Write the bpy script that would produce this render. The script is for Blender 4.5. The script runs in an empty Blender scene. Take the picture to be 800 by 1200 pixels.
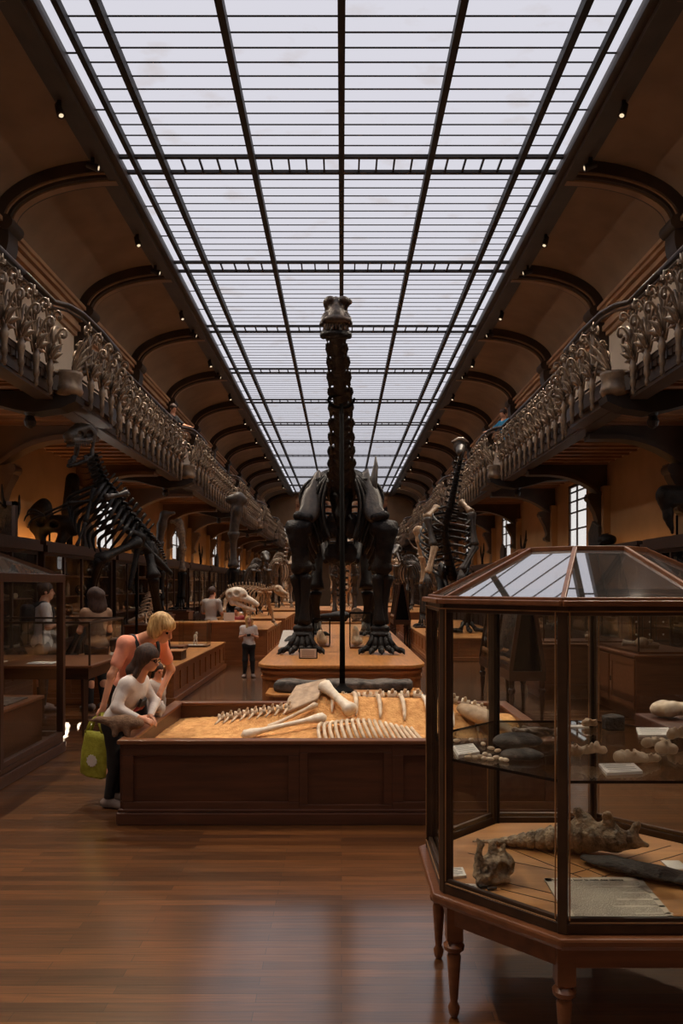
import bpy, math, random
import numpy as np
from mathutils import Vector, Matrix
random.seed(7)
SC = bpy.context.scene
COL = SC.collection
PI = math.pi
F, HZ, CX, EYE = 900.0, 686.0, 400.0, 1.7      # focal length in pixels, horizon row, centre column, eye height

def at(px, py, Y):
    """world point seen at a photo pixel at distance Y down the hall"""
    return Vector(((px - CX) / F * Y, Y, EYE + (HZ - py) / F * Y))

def V(*a): return Vector(a)

# ------------------------------------------------------------------ materials
def lin(c):
    return tuple(((x / 255) / 12.92 if x / 255 <= .04045 else ((x / 255 + .055) / 1.055) ** 2.4) for x in c)

def newmat(name):
    m = bpy.data.materials.new(name); m.use_nodes = True
    nt = m.node_tree; nt.nodes.clear()
    return m, nt, nt.nodes.new, nt.links.new

def mat(name, c1, c2=None, rough=.6, metal=0., scale=8., stretch=(1, 1, 1), bump=0., bscale=None, spec=.5, detail=4., lo=.35, hi=.65):
    m, nt, N, L = newmat(name)
    o = N('ShaderNodeOutputMaterial'); b = N('ShaderNodeBsdfPrincipled'); L(b.outputs[0], o.inputs[0])
    b.inputs['Roughness'].default_value = rough; b.inputs['Metallic'].default_value = metal
    b.inputs['Specular IOR Level'].default_value = spec
    tc = N('ShaderNodeTexCoord'); mp = N('ShaderNodeMapping'); mp.inputs['Scale'].default_value = stretch
    L(tc.outputs['Object'], mp.inputs[0])
    nz = N('ShaderNodeTexNoise'); nz.inputs['Scale'].default_value = scale; nz.inputs['Detail'].default_value = detail
    L(mp.outputs[0], nz.inputs['Vector'])
    r = N('ShaderNodeValToRGB'); r.color_ramp.elements[0].position = lo; r.color_ramp.elements[1].position = hi
    r.color_ramp.elements[0].color = (*lin(c1), 1); r.color_ramp.elements[1].color = (*lin(c2 or c1), 1)
    L(nz.outputs['Fac'], r.inputs[0]); L(r.outputs[0], b.inputs['Base Color'])
    if bump:
        n2 = N('ShaderNodeTexNoise'); n2.inputs['Scale'].default_value = bscale or scale * 3; n2.inputs['Detail'].default_value = 5
        L(mp.outputs[0], n2.inputs['Vector'])
        bp = N('ShaderNodeBump'); bp.inputs['Strength'].default_value = bump; bp.inputs['Distance'].default_value = .02
        L(n2.outputs['Fac'], bp.inputs['Height']); L(bp.outputs[0], b.inputs['Normal'])
    return m

def wood(name, c1, c2, rough=.35, axis=0, scale=3., spec=.5):
    st = [9., 9., 9.]; st[axis] = .8
    return mat(name, c1, c2, rough, 0, scale, st, bump=.06, bscale=scale * 2, spec=spec, detail=6, lo=.3, hi=.7)

def glass(name, ior=1.45, tint=(.93, .95, .94), dust=0., refl=None):
    m, nt, N, L = newmat(name)
    o = N('ShaderNodeOutputMaterial'); mx = N('ShaderNodeMixShader'); t = N('ShaderNodeBsdfTransparent'); g = N('ShaderNodeBsdfGlossy')
    g.inputs['Roughness'].default_value = .015; t.inputs[0].default_value = (*tint, 1)
    fr = N('ShaderNodeFresnel'); fr.inputs['IOR'].default_value = ior
    # thin pane: same reflectance from both sides
    geo = N('ShaderNodeNewGeometry'); vm = N('ShaderNodeVectorMath'); vm.operation = 'DOT_PRODUCT'
    L(geo.outputs['Incoming'], vm.inputs[0]); L(geo.outputs['Normal'], vm.inputs[1])
    ab = N('ShaderNodeMath'); ab.operation = 'ABSOLUTE'; L(vm.outputs['Value'], ab.inputs[0])
    om = N('ShaderNodeMath'); om.operation = 'SUBTRACT'; om.inputs[0].default_value = 1; L(ab.outputs[0], om.inputs[1])
    pw = N('ShaderNodeMath'); pw.operation = 'POWER'; L(om.outputs[0], pw.inputs[0]); pw.inputs[1].default_value = 5
    r0 = ((ior - 1) / (ior + 1)) ** 2 * 1.9 if refl is None else refl
    ma = N('ShaderNodeMath'); ma.operation = 'MULTIPLY_ADD'; L(pw.outputs[0], ma.inputs[0]); ma.inputs[1].default_value = 1 - r0; ma.inputs[2].default_value = r0
    nt.nodes.remove(fr)
    L(ma.outputs[0], mx.inputs[0]); L(t.outputs[0], mx.inputs[1]); L(g.outputs[0], mx.inputs[2])
    out = mx.outputs[0]
    if dust:
        d = N('ShaderNodeBsdfDiffuse'); d.inputs[0].default_value = (.62, .6, .58, 1)
        m2 = N('ShaderNodeMixShader')
        tc = N('ShaderNodeTexCoord'); nz = N('ShaderNodeTexNoise'); nz.inputs['Scale'].default_value = 5; nz.inputs['Detail'].default_value = 5
        L(tc.outputs['Object'], nz.inputs['Vector'])
        mm = N('ShaderNodeMath'); mm.operation = 'MULTIPLY'; mm.inputs[1].default_value = dust * 2; L(nz.outputs['Fac'], mm.inputs[0])
        L(mm.outputs[0], m2.inputs[0]); L(out, m2.inputs[1]); L(d.outputs[0], m2.inputs[2]); out = m2.outputs[0]
    L(out, o.inputs[0])
    return m

def floor_mat():
    m, nt, N, L = newmat('oak_strip_floor')
    o = N('ShaderNodeOutputMaterial'); b = N('ShaderNodeBsdfPrincipled'); L(b.outputs[0], o.inputs[0])
    tc = N('ShaderNodeTexCoord')
    br = N('ShaderNodeTexBrick'); br.offset = .37; br.inputs['Scale'].default_value = 1
    br.inputs['Brick Width'].default_value = .95; br.inputs['Row Height'].default_value = .068
    br.inputs['Mortar Size'].default_value = .0016; br.inputs['Mortar Smooth'].default_value = .3; br.inputs['Bias'].default_value = 0
    br.inputs['Color1'].default_value = (*lin((76, 49, 30)), 1); br.inputs['Color2'].default_value = (*lin((116, 79, 50)), 1)
    br.inputs['Mortar'].default_value = (*lin((34, 20, 13)), 1)
    L(tc.outputs['Object'], br.inputs['Vector'])
    mp = N('ShaderNodeMapping'); mp.inputs['Scale'].default_value = (2.2, 34, 1); L(tc.outputs['Object'], mp.inputs[0])
    nz = N('ShaderNodeTexNoise'); nz.inputs['Scale'].default_value = 1.6; nz.inputs['Detail'].default_value = 7; L(mp.outputs[0], nz.inputs['Vector'])
    r = N('ShaderNodeValToRGB'); r.color_ramp.elements[0].position = .3; r.color_ramp.elements[1].position = .72
    r.color_ramp.elements[0].color = (.5, .47, .45, 1); r.color_ramp.elements[1].color = (1.15, 1.1, 1.05, 1); L(nz.outputs['Fac'], r.inputs[0])
    mx = N('ShaderNodeMix'); mx.data_type = 'RGBA'; mx.blend_type = 'MULTIPLY'; mx.inputs[0].default_value = 1
    L(br.outputs['Color'], mx.inputs[6]); L(r.outputs[0], mx.inputs[7])
    # worn, lighter and darker areas of traffic
    n3 = N('ShaderNodeTexNoise'); n3.inputs['Scale'].default_value = .7; n3.inputs['Detail'].default_value = 3; L(tc.outputs['Object'], n3.inputs['Vector'])
    r3 = N('ShaderNodeValToRGB'); r3.color_ramp.elements[0].position = .35; r3.color_ramp.elements[1].position = .65
    r3.color_ramp.elements[0].color = (.8, .78, .76, 1); r3.color_ramp.elements[1].color = (1.1, 1.08, 1.05, 1); L(n3.outputs['Fac'], r3.inputs[0])
    m3 = N('ShaderNodeMix'); m3.data_type = 'RGBA'; m3.blend_type = 'MULTIPLY'; m3.inputs[0].default_value = 1
    L(mx.outputs[2], m3.inputs[6]); L(r3.outputs[0], m3.inputs[7]); L(m3.outputs[2], b.inputs['Base Color'])
    rr = N('ShaderNodeMapRange'); rr.inputs[3].default_value = .27; rr.inputs[4].default_value = .42; L(nz.outputs['Fac'], rr.inputs[0]); L(rr.outputs[0], b.inputs['Roughness'])
    bp = N('ShaderNodeBump'); bp.inputs['Strength'].default_value = .25; bp.inputs['Distance'].default_value = .004
    ad = N('ShaderNodeMath'); ad.operation = 'SUBTRACT'; L(nz.outputs['Fac'], ad.inputs[0]); L(br.outputs['Fac'], ad.inputs[1]); L(ad.outputs[0], bp.inputs['Height'])
    L(bp.outputs[0], b.inputs['Normal']); b.inputs['Specular IOR Level'].default_value = .5; b.inputs['Coat Weight'].default_value = 1.; b.inputs['Coat Roughness'].default_value = .17; b.inputs['Coat IOR'].default_value = 1.95; b.inputs['Coat Tint'].default_value = (1, .86, .68, 1); b.inputs['Specular Tint'].default_value = (1, .85, .68, 1)
    return m

def emit_mat(name, col, strength, stain=False):
    m, nt, N, L = newmat(name)
    o = N('ShaderNodeOutputMaterial'); e = N('ShaderNodeEmission'); e.inputs[0].default_value = (*col, 1); e.inputs[1].default_value = strength
    if stain:   # dirt on the frosted panes
        tc = N('ShaderNodeTexCoord'); nz = N('ShaderNodeTexNoise'); nz.inputs['Scale'].default_value = 1.1; nz.inputs['Detail'].default_value = 7
        mp = N('ShaderNodeMapping'); mp.inputs['Scale'].default_value = (1.1, 1.3, 1)
        L(tc.outputs['Object'], mp.inputs[0]); L(mp.outputs[0], nz.inputs['Vector'])
        r = N('ShaderNodeValToRGB'); r.color_ramp.elements[0].position = .26; r.color_ramp.elements[1].position = .42
        r.color_ramp.elements[0].color = (col[0] * .88, col[1] * .83, col[2] * .78, 1); r.color_ramp.elements[1].color = (*col, 1)
        L(nz.outputs['Fac'], r.inputs[0]); L(r.outputs[0], e.inputs[0])
    L(e.outputs[0], o.inputs[0])
    return m

def text_mat(name, paper, ink, sx, sy):
    """printed paper: rows of small type"""
    m, nt, N, L = newmat(name)
    o = N('ShaderNodeOutputMaterial'); b = N('ShaderNodeBsdfPrincipled'); L(b.outputs[0], o.inputs[0]); b.inputs['Roughness'].default_value = .6
    tc = N('ShaderNodeTexCoord'); mp = N('ShaderNodeMapping'); mp.inputs['Scale'].default_value = (sx, sy, 1); L(tc.outputs['Object'], mp.inputs[0])
    sp = N('ShaderNodeSeparateXYZ'); L(mp.outputs[0], sp.inputs[0])
    fr = N('ShaderNodeMath'); fr.operation = 'FRACT'; L(sp.outputs[1], fr.inputs[0])
    gt = N('ShaderNodeMath'); gt.operation = 'LESS_THAN'; gt.inputs[1].default_value = .52; L(fr.outputs[0], gt.inputs[0])
    nz = N('ShaderNodeTexNoise'); nz.inputs['Scale'].default_value = 1; nz.inputs['Detail'].default_value = 1; L(mp.outputs[0], nz.inputs['Vector'])
    g2 = N('ShaderNodeMath'); g2.operation = 'GREATER_THAN'; g2.inputs[1].default_value = .46; L(nz.outputs['Fac'], g2.inputs[0])
    mu = N('ShaderNodeMath'); mu.operation = 'MULTIPLY'; L(gt.outputs[0], mu.inputs[0]); L(g2.outputs[0], mu.inputs[1])
    mx = N('ShaderNodeMix'); mx.data_type = 'RGBA'; L(mu.outputs[0], mx.inputs[0]); mx.inputs[6].default_value = (*lin(paper), 1); mx.inputs[7].default_value = (*lin(ink), 1)
    L(mx.outputs[2], b.inputs['Base Color'])
    return m

def mural_mat():
    m, nt, N, L = newmat('mural')
    o = N('ShaderNodeOutputMaterial'); b = N('ShaderNodeBsdfPrincipled'); L(b.outputs[0], o.inputs[0]); b.inputs['Roughness'].default_value = .8
    tc = N('ShaderNodeTexCoord'); nz = N('ShaderNodeTexNoise'); nz.inputs['Scale'].default_value = .9; nz.inputs['Detail'].default_value = 5; nz.inputs['Distortion'].default_value = 1.2
    L(tc.outputs['Object'], nz.inputs['Vector'])
    r = N('ShaderNodeValToRGB'); e = r.color_ramp.elements
    e[0].position = .40; e[0].color = (*lin((30, 20, 15)), 1); e[1].position = .7; e[1].color = (*lin((225, 190, 150)), 1)
    k = e.new(.46); k.color = (*lin((150, 90, 55)), 1); k = e.new(.56); k.color = (*lin((200, 140, 95)), 1)
    L(nz.outputs['Fac'], r.inputs[0]); L(r.outputs[0], b.inputs['Base Color'])
    return m

M = {}
M['floor'] = floor_mat()
M['skylight'] = emit_mat('frosted_skylight_glass', (.70, .69, .76), 1.0, True)
M['bar'] = mat('skylight_iron', (30, 24, 21), (38, 30, 26), .6)
M['cove'] = mat('cove_paint', (132, 108, 88), (146, 120, 98), .8, scale=1.5, bump=.03)
M['rib'] = mat('rib_paint', (56, 44, 36), (72, 57, 46), .45, scale=2)
M['ribtrim'] = mat('rib_moulding', (130, 98, 72), (150, 114, 84), .4, scale=2)
M['cornice'] = mat('cornice_paint', (172, 132, 98), (190, 148, 112), .6, scale=2)
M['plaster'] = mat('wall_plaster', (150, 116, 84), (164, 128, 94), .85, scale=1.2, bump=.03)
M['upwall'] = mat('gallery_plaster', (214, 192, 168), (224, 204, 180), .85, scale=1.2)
M['iron'] = mat('balcony_iron', (58, 44, 35), (74, 56, 44), .5, scale=2)
M['bronze'] = mat('railing_bronze', (152, 130, 106), (98, 80, 64), .4, .2, scale=6)
M['handrail'] = mat('handrail_dark', (44, 32, 26), (54, 38, 30), .35)
M['ceilboard'] = mat('balcony_soffit', (120, 84, 58), (140, 98, 68), .6, scale=2)
M['mahog'] = wood('dark_mahogany', (54, 32, 20), (78, 47, 29), .36, 0)
M['mahogz'] = wood('dark_mahogany_upright', (52, 31, 20), (74, 45, 28), .36, 2)
M['sandbox'] = wood('stained_box_wood', (60, 31, 18), (82, 44, 26), .42, 0)
M['oak'] = wood('oak_platform', (176, 114, 58), (206, 142, 78), .3, 1)
M['oakx'] = wood('oak_platform_front', (142, 86, 46), (172, 108, 60), .36, 0)
M['tray'] = wood('tray_oak', (166, 112, 64), (192, 136, 82), .4, 0, 2.)
M['casewood'] = wood('case_wood', (98, 58, 34), (124, 76, 46), .34, 0)
M['caseframe'] = mat('case_frame', (54, 39, 29), (72, 52, 38), .34, .2, scale=10)
M['dark'] = wood('wall_case_wood', (50, 32, 22), (70, 44, 30), .4, 2)
M['glass'] = glass('case_glass')
M['roofglass'] = glass('case_roof_glass', 2.3, (.97, .97, .97), .03, .74)
M['winglass'] = glass('window_glass', 1.3, (.97, .98, 1.))
M['blackbone'] = mat('dark_fossil_bone', (19, 14, 12), (34, 26, 21), .55, scale=9, bump=.6, bscale=40, spec=.28)
M['skullbone'] = mat('brown_fossil_bone', (92, 74, 58), (142, 118, 94), .5, scale=16, bump=.7)
M['greybone'] = mat('grey_fossil_bone', (50, 42, 36), (78, 66, 56), .5, scale=9, bump=.3)
M['tanbone'] = mat('tan_bone', (150, 118, 86), (186, 152, 116), .5, scale=14, bump=.25)
M['palebone'] = mat('pale_bone', (196, 168, 136), (226, 204, 176), .5, scale=14, bump=.2)
M['whitebone'] = mat('white_bone', (224, 204, 178), (246, 232, 212), .5, scale=20, bump=.15)
M['sand'] = mat('excavation_sand', (200, 140, 80), (228, 172, 108), .95, scale=18, bump=.8, bscale=60)
M['rock'] = mat('grey_rock', (56, 50, 46), (104, 94, 86), .85, scale=9, bump=.8)
M['darkrock'] = mat('dark_rock', (44, 39, 36), (66, 58, 52), .8, scale=16, bump=.8)
M['steel'] = mat('dark_steel', (15, 12, 11), (20, 17, 15), .9, .0, spec=.1)
M['paper'] = mat('paper', (226, 216, 206), (234, 226, 216), .6)
M['print'] = text_mat('printed_card', (226, 216, 206), (120, 108, 100), 300, 110)
M['bigprint'] = text_mat('printed_panel', (202, 186, 166), (92, 80, 70), 380, 125)
M['ink'] = mat('ink', (40, 32, 28))
M['skin'] = mat('skin', (214, 150, 116), (222, 160, 126), .5)
M['blond'] = mat('blond_hair', (176, 122, 62), (240, 200, 134), .4, scale=12, stretch=(6, 6, 1), bump=.3)
M['brownhair'] = mat('dark_brown_hair', (46, 28, 20), (78, 50, 35), .65, scale=14, stretch=(6, 6, 1), bump=.3)
M['pink'] = mat('pink_cotton', (250, 158, 126), (254, 172, 142), .8, scale=7, bump=.3)
M['white'] = mat('white_cotton', (220, 205, 196), (232, 220, 212), .8, scale=7, bump=.3)
M['greyt'] = mat('grey_cotton', (168, 156, 148), (182, 170, 162), .8, scale=7, bump=.3)
M['tancloth'] = mat('tan_cotton', (138, 104, 78), (156, 120, 92), .8, scale=7, bump=.3)
M['blue'] = mat('blue_cotton', (28, 112, 150), (40, 128, 166), .8)
M['black'] = mat('black_cloth', (26, 22, 22), (36, 30, 30), .8)
M['shoe'] = mat('shoe', (110, 92, 84), (150, 130, 120), .7)
M['lime'] = mat('lime_fabric', (148, 144, 34), (172, 166, 52), .75, scale=30, bump=.2)
M['plush'] = mat('brown_plush', (112, 84, 64), (138, 106, 82), .95, scale=40, bump=.6)
M['red'] = mat('red_print', (150, 36, 30))
M['green'] = mat('green_cloth', (40, 110, 60), (52, 130, 74), .7)
M['cab'] = mat('lamp_metal', (48, 38, 32), (58, 46, 38), .4, .5)
M['lamp'] = emit_mat('warm_lamp_face', (1., .78, .5), 1.)
M['caseback'] = mat('case_back_paint', (150, 122, 92), (166, 136, 104), .8, scale=3)
M['litrib'] = mat('window_lit_rib_paint', (226, 206, 180), (232, 214, 190), .6)  # window light on the last rib, put into its colour
M['traybone'] = mat('mottled_fossil_bone', (96, 76, 58), (188, 160, 128), .55, scale=22, bump=.8, bscale=70)
M['girder'] = mat('girder_iron', (92, 68, 50), (108, 80, 60), .55, scale=2)
M['gilt'] = mat('worn_brass', (150, 112, 76), (176, 134, 92), .35, .4, scale=12)
M['corbel'] = mat('corbel_iron', (30, 23, 19), (40, 31, 25), .6)
M['mural'] = mural_mat()
M['eye'] = mat('eye_dark', (24, 18, 16), None, .2)
# ------------------------------------------------------------------ objects
def wloc(o):
    p = Vector((0, 0, 0))
    while o is not None:
        p = p + o.location; o = o.parent
    return p

def tag(o, label=None, cat=None, group=None, kind=None):
    if label: o['label'] = label
    if cat: o['category'] = cat
    if group: o['group'] = group
    if kind: o['kind'] = kind
    return o

def thing(name, label, cat, loc=(0, 0, 0), group=None):
    o = bpy.data.objects.new(name, None); COL.objects.link(o); o.empty_display_size = .1
    o.location = loc
    return tag(o, label, cat, group)

def link_mesh(name, me, material, parent):
    me.materials.append(material)
    o = bpy.data.objects.new(name, me); COL.objects.link(o)
    if parent is not None: o.parent = parent
    return o

def copy_tree(o, parent=None):
    c = o.copy(); COL.objects.link(c)
    if parent is not None: c.parent = parent
    for ch in list(o.children): copy_tree(ch, c)
    return c

class MB:
    """collects shapes and links them as ONE mesh object"""
    def __init__(s): s.v = []; s.f = []
    def add(s, vs, fs):
        b = len(s.v); s.v.extend([tuple(p) for p in vs]); s.f.extend([tuple(i + b for i in f) for f in fs]); return s
    def box(s, x0, x1, y0, y1, z0, z1):
        return s.add([(x0, y0, z0), (x1, y0, z0), (x1, y1, z0), (x0, y1, z0), (x0, y0, z1), (x1, y0, z1), (x1, y1, z1), (x0, y1, z1)],
                     [(0, 3, 2, 1), (4, 5, 6, 7), (0, 1, 5, 4), (1, 2, 6, 5), (2, 3, 7, 6), (3, 0, 4, 7)])
    def bar(s, a, b, w, h, up=(0, 0, 1)):
        a, b = Vector(a), Vector(b); d = (b - a).normalized(); u = Vector(up)
        if abs(d.dot(u)) > .98: u = Vector((0, 1, 0))
        r = d.cross(u).normalized() * (w / 2); u = r.cross(d).normalized() * (h / 2)
        vs = [a - r - u, a + r - u, a + r + u, a - r + u, b - r - u, b + r - u, b + r + u, b - r + u]
        return s.add(vs, [(0, 1, 2, 3), (7, 6, 5, 4), (0, 4, 5, 1), (1, 5, 6, 2), (2, 6, 7, 3), (3, 7, 4, 0)])
    def prism(s, poly, axis, t0, t1):
        """poly: 2D points in the plane across axis (x: y,z  y: x,z  z: x,y), extruded from t0 to t1"""
        def P(p, t): return {'x': (t, p[0], p[1]), 'y': (p[0], t, p[1]), 'z': (p[0], p[1], t)}[axis]
        n = len(poly); vs = [P(p, t0) for p in poly] + [P(p, t1) for p in poly]
        return s.add(vs, [tuple(range(n))[::-1], tuple(range(n, 2 * n))] + [(i, (i + 1) % n, n + (i + 1) % n, n + i) for i in range(n)])
    def strip(s, outer, inner, axis, t0, t1):
        """solid between two parallel 2D lines"""
        n = len(outer)
        def P(p, t): return {'x': (t, p[0], p[1]), 'y': (p[0], t, p[1]), 'z': (p[0], p[1], t)}[axis]
        vs = [P(p, t0) for p in outer] + [P(p, t0) for p in inner] + [P(p, t1) for p in outer] + [P(p, t1) for p in inner]
        fs = []
        for i in range(n - 1):
            a, b, c, d = i, i + 1, n + i + 1, n + i
            fs += [(a, b, c, d), (2 * n + d, 2 * n + c, 2 * n + b, 2 * n + a), (b, a, 2 * n + a, 2 * n + b), (d, c, 2 * n + c, 2 * n + d)]
        fs += [(0, n, 3 * n, 2 * n), (n - 1, 3 * n - 1, 4 * n - 1, 2 * n - 1)]
        return s.add(vs, fs)
    def loft(s, rings, cap=True):
        n = len(rings[0]); vs = [p for r in rings for p in r]; fs = []
        for k in range(len(rings) - 1):
            for i in range(n):
                j = (i + 1) % n; fs.append((k * n + i, k * n + j, (k + 1) * n + j, (k + 1) * n + i))
        if cap: fs += [tuple(range(n))[::-1], tuple(range((len(rings) - 1) * n, len(rings) * n))]
        return s.add(vs, fs)
    def tube(s, pts, r, n=8, flat=1., side=None):
        """r: radius or one per point; flat squeezes the section along its second axis"""
        pts = [Vector(p) for p in pts]; m = len(pts)
        if not hasattr(r, '__len__'): r = [r] * m
        rings = []; u = None
        for i, p in enumerate(pts):
            d = (pts[min(i + 1, m - 1)] - pts[max(i - 1, 0)])
            d = d.normalized() if d.length > 1e-9 else Vector((0, 0, 1))
            if u is None:
                u = Vector(side) if side is not None else (Vector((1, 0, 0)) if abs(d.x) < .8 else Vector((0, 1, 0)))
            u = u - d * u.dot(d)
            u = u.normalized() if u.length > 1e-6 else d.orthogonal().normalized()
            w = d.cross(u)
            rings.append([p + u * (r[i] * math.cos(2 * PI * k / n)) + w * (r[i] * flat * math.sin(2 * PI * k / n)) for k in range(n)])
        return s.loft(rings)
    def lathe(s, prof, c=(0, 0, 0), n=16, ax=None):
        """prof: (radius, height) pairs about the vertical through c"""
        rings = []
        for r, z in prof:
            rings.append([(c[0] + r * math.cos(2 * PI * k / n), c[1] + r * math.sin(2 * PI * k / n), c[2] + z) for k in range(n)])
        return s.loft(rings)
    def ell(s, c, r, n=10, m=7, rot=None):
        rings = []
        for j in range(m):
            t = PI * (j + .12) / (m - 1 + .24); q = math.sin(t)
            ring = []
            for k in range(n):
                p = Vector((r[0] * q * math.cos(2 * PI * k / n), r[1] * q * math.sin(2 * PI * k / n), -r[2] * math.cos(t)))
                if rot is not None: p = rot @ p
                ring.append(Vector(c) + p)
            rings.append(ring)
        return s.loft(rings)
    def quad(s, a, b, c, d): return s.add([a, b, c, d], [(0, 1, 2, 3)])
    def build(s, name, material, parent=None, smooth=False, bevel=0, world=True):
        me = bpy.data.meshes.new(name)
        o = wloc(parent) if (parent is not None and world) else Vector((0, 0, 0))
        me.from_pydata([(p[0] - o.x, p[1] - o.y, p[2] - o.z) for p in s.v], [], s.f); me.update()
        if smooth: me.polygons.foreach_set('use_smooth', [True] * len(me.polygons))
        ob = link_mesh(name, me, material, parent)
        if smooth == 'auto':
            me.set_sharp_from_angle(angle=.7)
        if bevel:
            b = ob.modifiers.new('bevel', 'BEVEL'); b.width = bevel; b.segments = 2; b.limit_method = 'ANGLE'; b.angle_limit = .6
        return ob

def curve(pts, n):
    """Catmull-Rom through pts, n+1 samples"""
    P = [Vector(p) for p in pts]; out = []; m = len(P) - 1
    for i in range(n + 1):
        t = i / n * m; k = min(int(t), m - 1); u = t - k
        p0, p1, p2, p3 = P[max(k - 1, 0)], P[k], P[k + 1], P[min(k + 2, m)]
        out.append(.5 * ((2 * p1) + (p2 - p0) * u + (2 * p0 - 5 * p1 + 4 * p2 - p3) * u * u + (3 * p1 - p0 - 3 * p2 + p3) * u ** 3))
    return out

# ------------------------------------------------------------------ implicit surfaces
def _v(p): return np.array(p, dtype=np.float32)
def cap(a, b, ra, rb=None):
    a, b = _v(a), _v(b); rb = ra if rb is None else rb; ba = b - a; q = max(float(ba @ ba), 1e-9); R = max(ra, rb)
    def f(p):
        h = np.clip(((p - a) @ ba) / q, 0, 1)
        return np.linalg.norm(p - a - h[:, None] * ba, axis=1) - (ra + (rb - ra) * h)
    f.lo = np.minimum(a, b) - R; f.hi = np.maximum(a, b) + R; return f
def ell(c, r, rot=None):
    c, r = _v(c), _v(r); m = None if rot is None else np.array(rot.to_3x3(), dtype=np.float32)
    def f(p):
        q = p - c
        if m is not None: q = q @ m
        k0 = np.linalg.norm(q / r, axis=1); k1 = np.linalg.norm(q / (r * r), axis=1) + 1e-9
        return k0 * (k0 - 1) / k1
    R = float(r.max()) if rot is not None else r
    f.lo = c - R; f.hi = c + R; return f
def rbox(c, half, rad, rot=None):
    c, half = _v(c), _v(half); m = None if rot is None else np.array(rot.to_3x3(), dtype=np.float32)
    def f(p):
        q = p - c
        if m is not None: q = q @ m
        d = np.abs(q) - (half - rad)
        return np.linalg.norm(np.maximum(d, 0), axis=1) + np.minimum(d.max(axis=1), 0) - rad
    R = float(np.linalg.norm(half)) if rot is not None else half
    f.lo = c - R; f.hi = c + R; return f
def smin(a, b, k):
    h = np.clip(.5 + .5 * (b - a) / k, 0, 1); return b + (a - b) * h - k * h * (1 - h)
def union(fs, k=.02):
    def f(p):
        d = fs[0](p)
        for g in fs[1:]: d = smin(d, g(p), k)
        return d
    f.lo = np.min([g.lo for g in fs], axis=0); f.hi = np.max([g.hi for g in fs], axis=0); return f
def minus(f0, gs, k=.01):
    def f(p):
        d = f0(p)
        for g in gs: d = -smin(-d, g(p), k)
        return d
    f.lo, f.hi = f0.lo, f0.hi; return f
def grow(f0, r):
    def f(p): return f0(p) - r
    f.lo, f.hi = f0.lo - r, f0.hi + r; return f
def clip(f0, planes):
    """keep the side of each (point, normal) plane that the normal points away from"""
    def f(p):
        d = f0(p)
        for c, n in planes:
            n = _v(n); d = np.maximum(d, (p - _v(c)) @ (n / np.linalg.norm(n)))
        return d
    f.lo, f.hi = f0.lo, f0.hi; return f
def rough(f0, amp, freq, seed=0):
    rs = np.random.RandomState(seed); W = rs.normal(size=(14, 3)).astype(np.float32); W *= (freq * (.5 + rs.rand(14) * 1.8) / np.linalg.norm(W, axis=1))[:, None]; ph = rs.rand(14) * 6.28
    am = (freq / np.linalg.norm(W, axis=1)); am = am / am.sum() * 2
    def f(p): return f0(p) + amp * (np.sin(p @ W.T + ph) * am).sum(axis=1)
    f.lo, f.hi = f0.lo - amp, f0.hi + amp; return f

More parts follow.
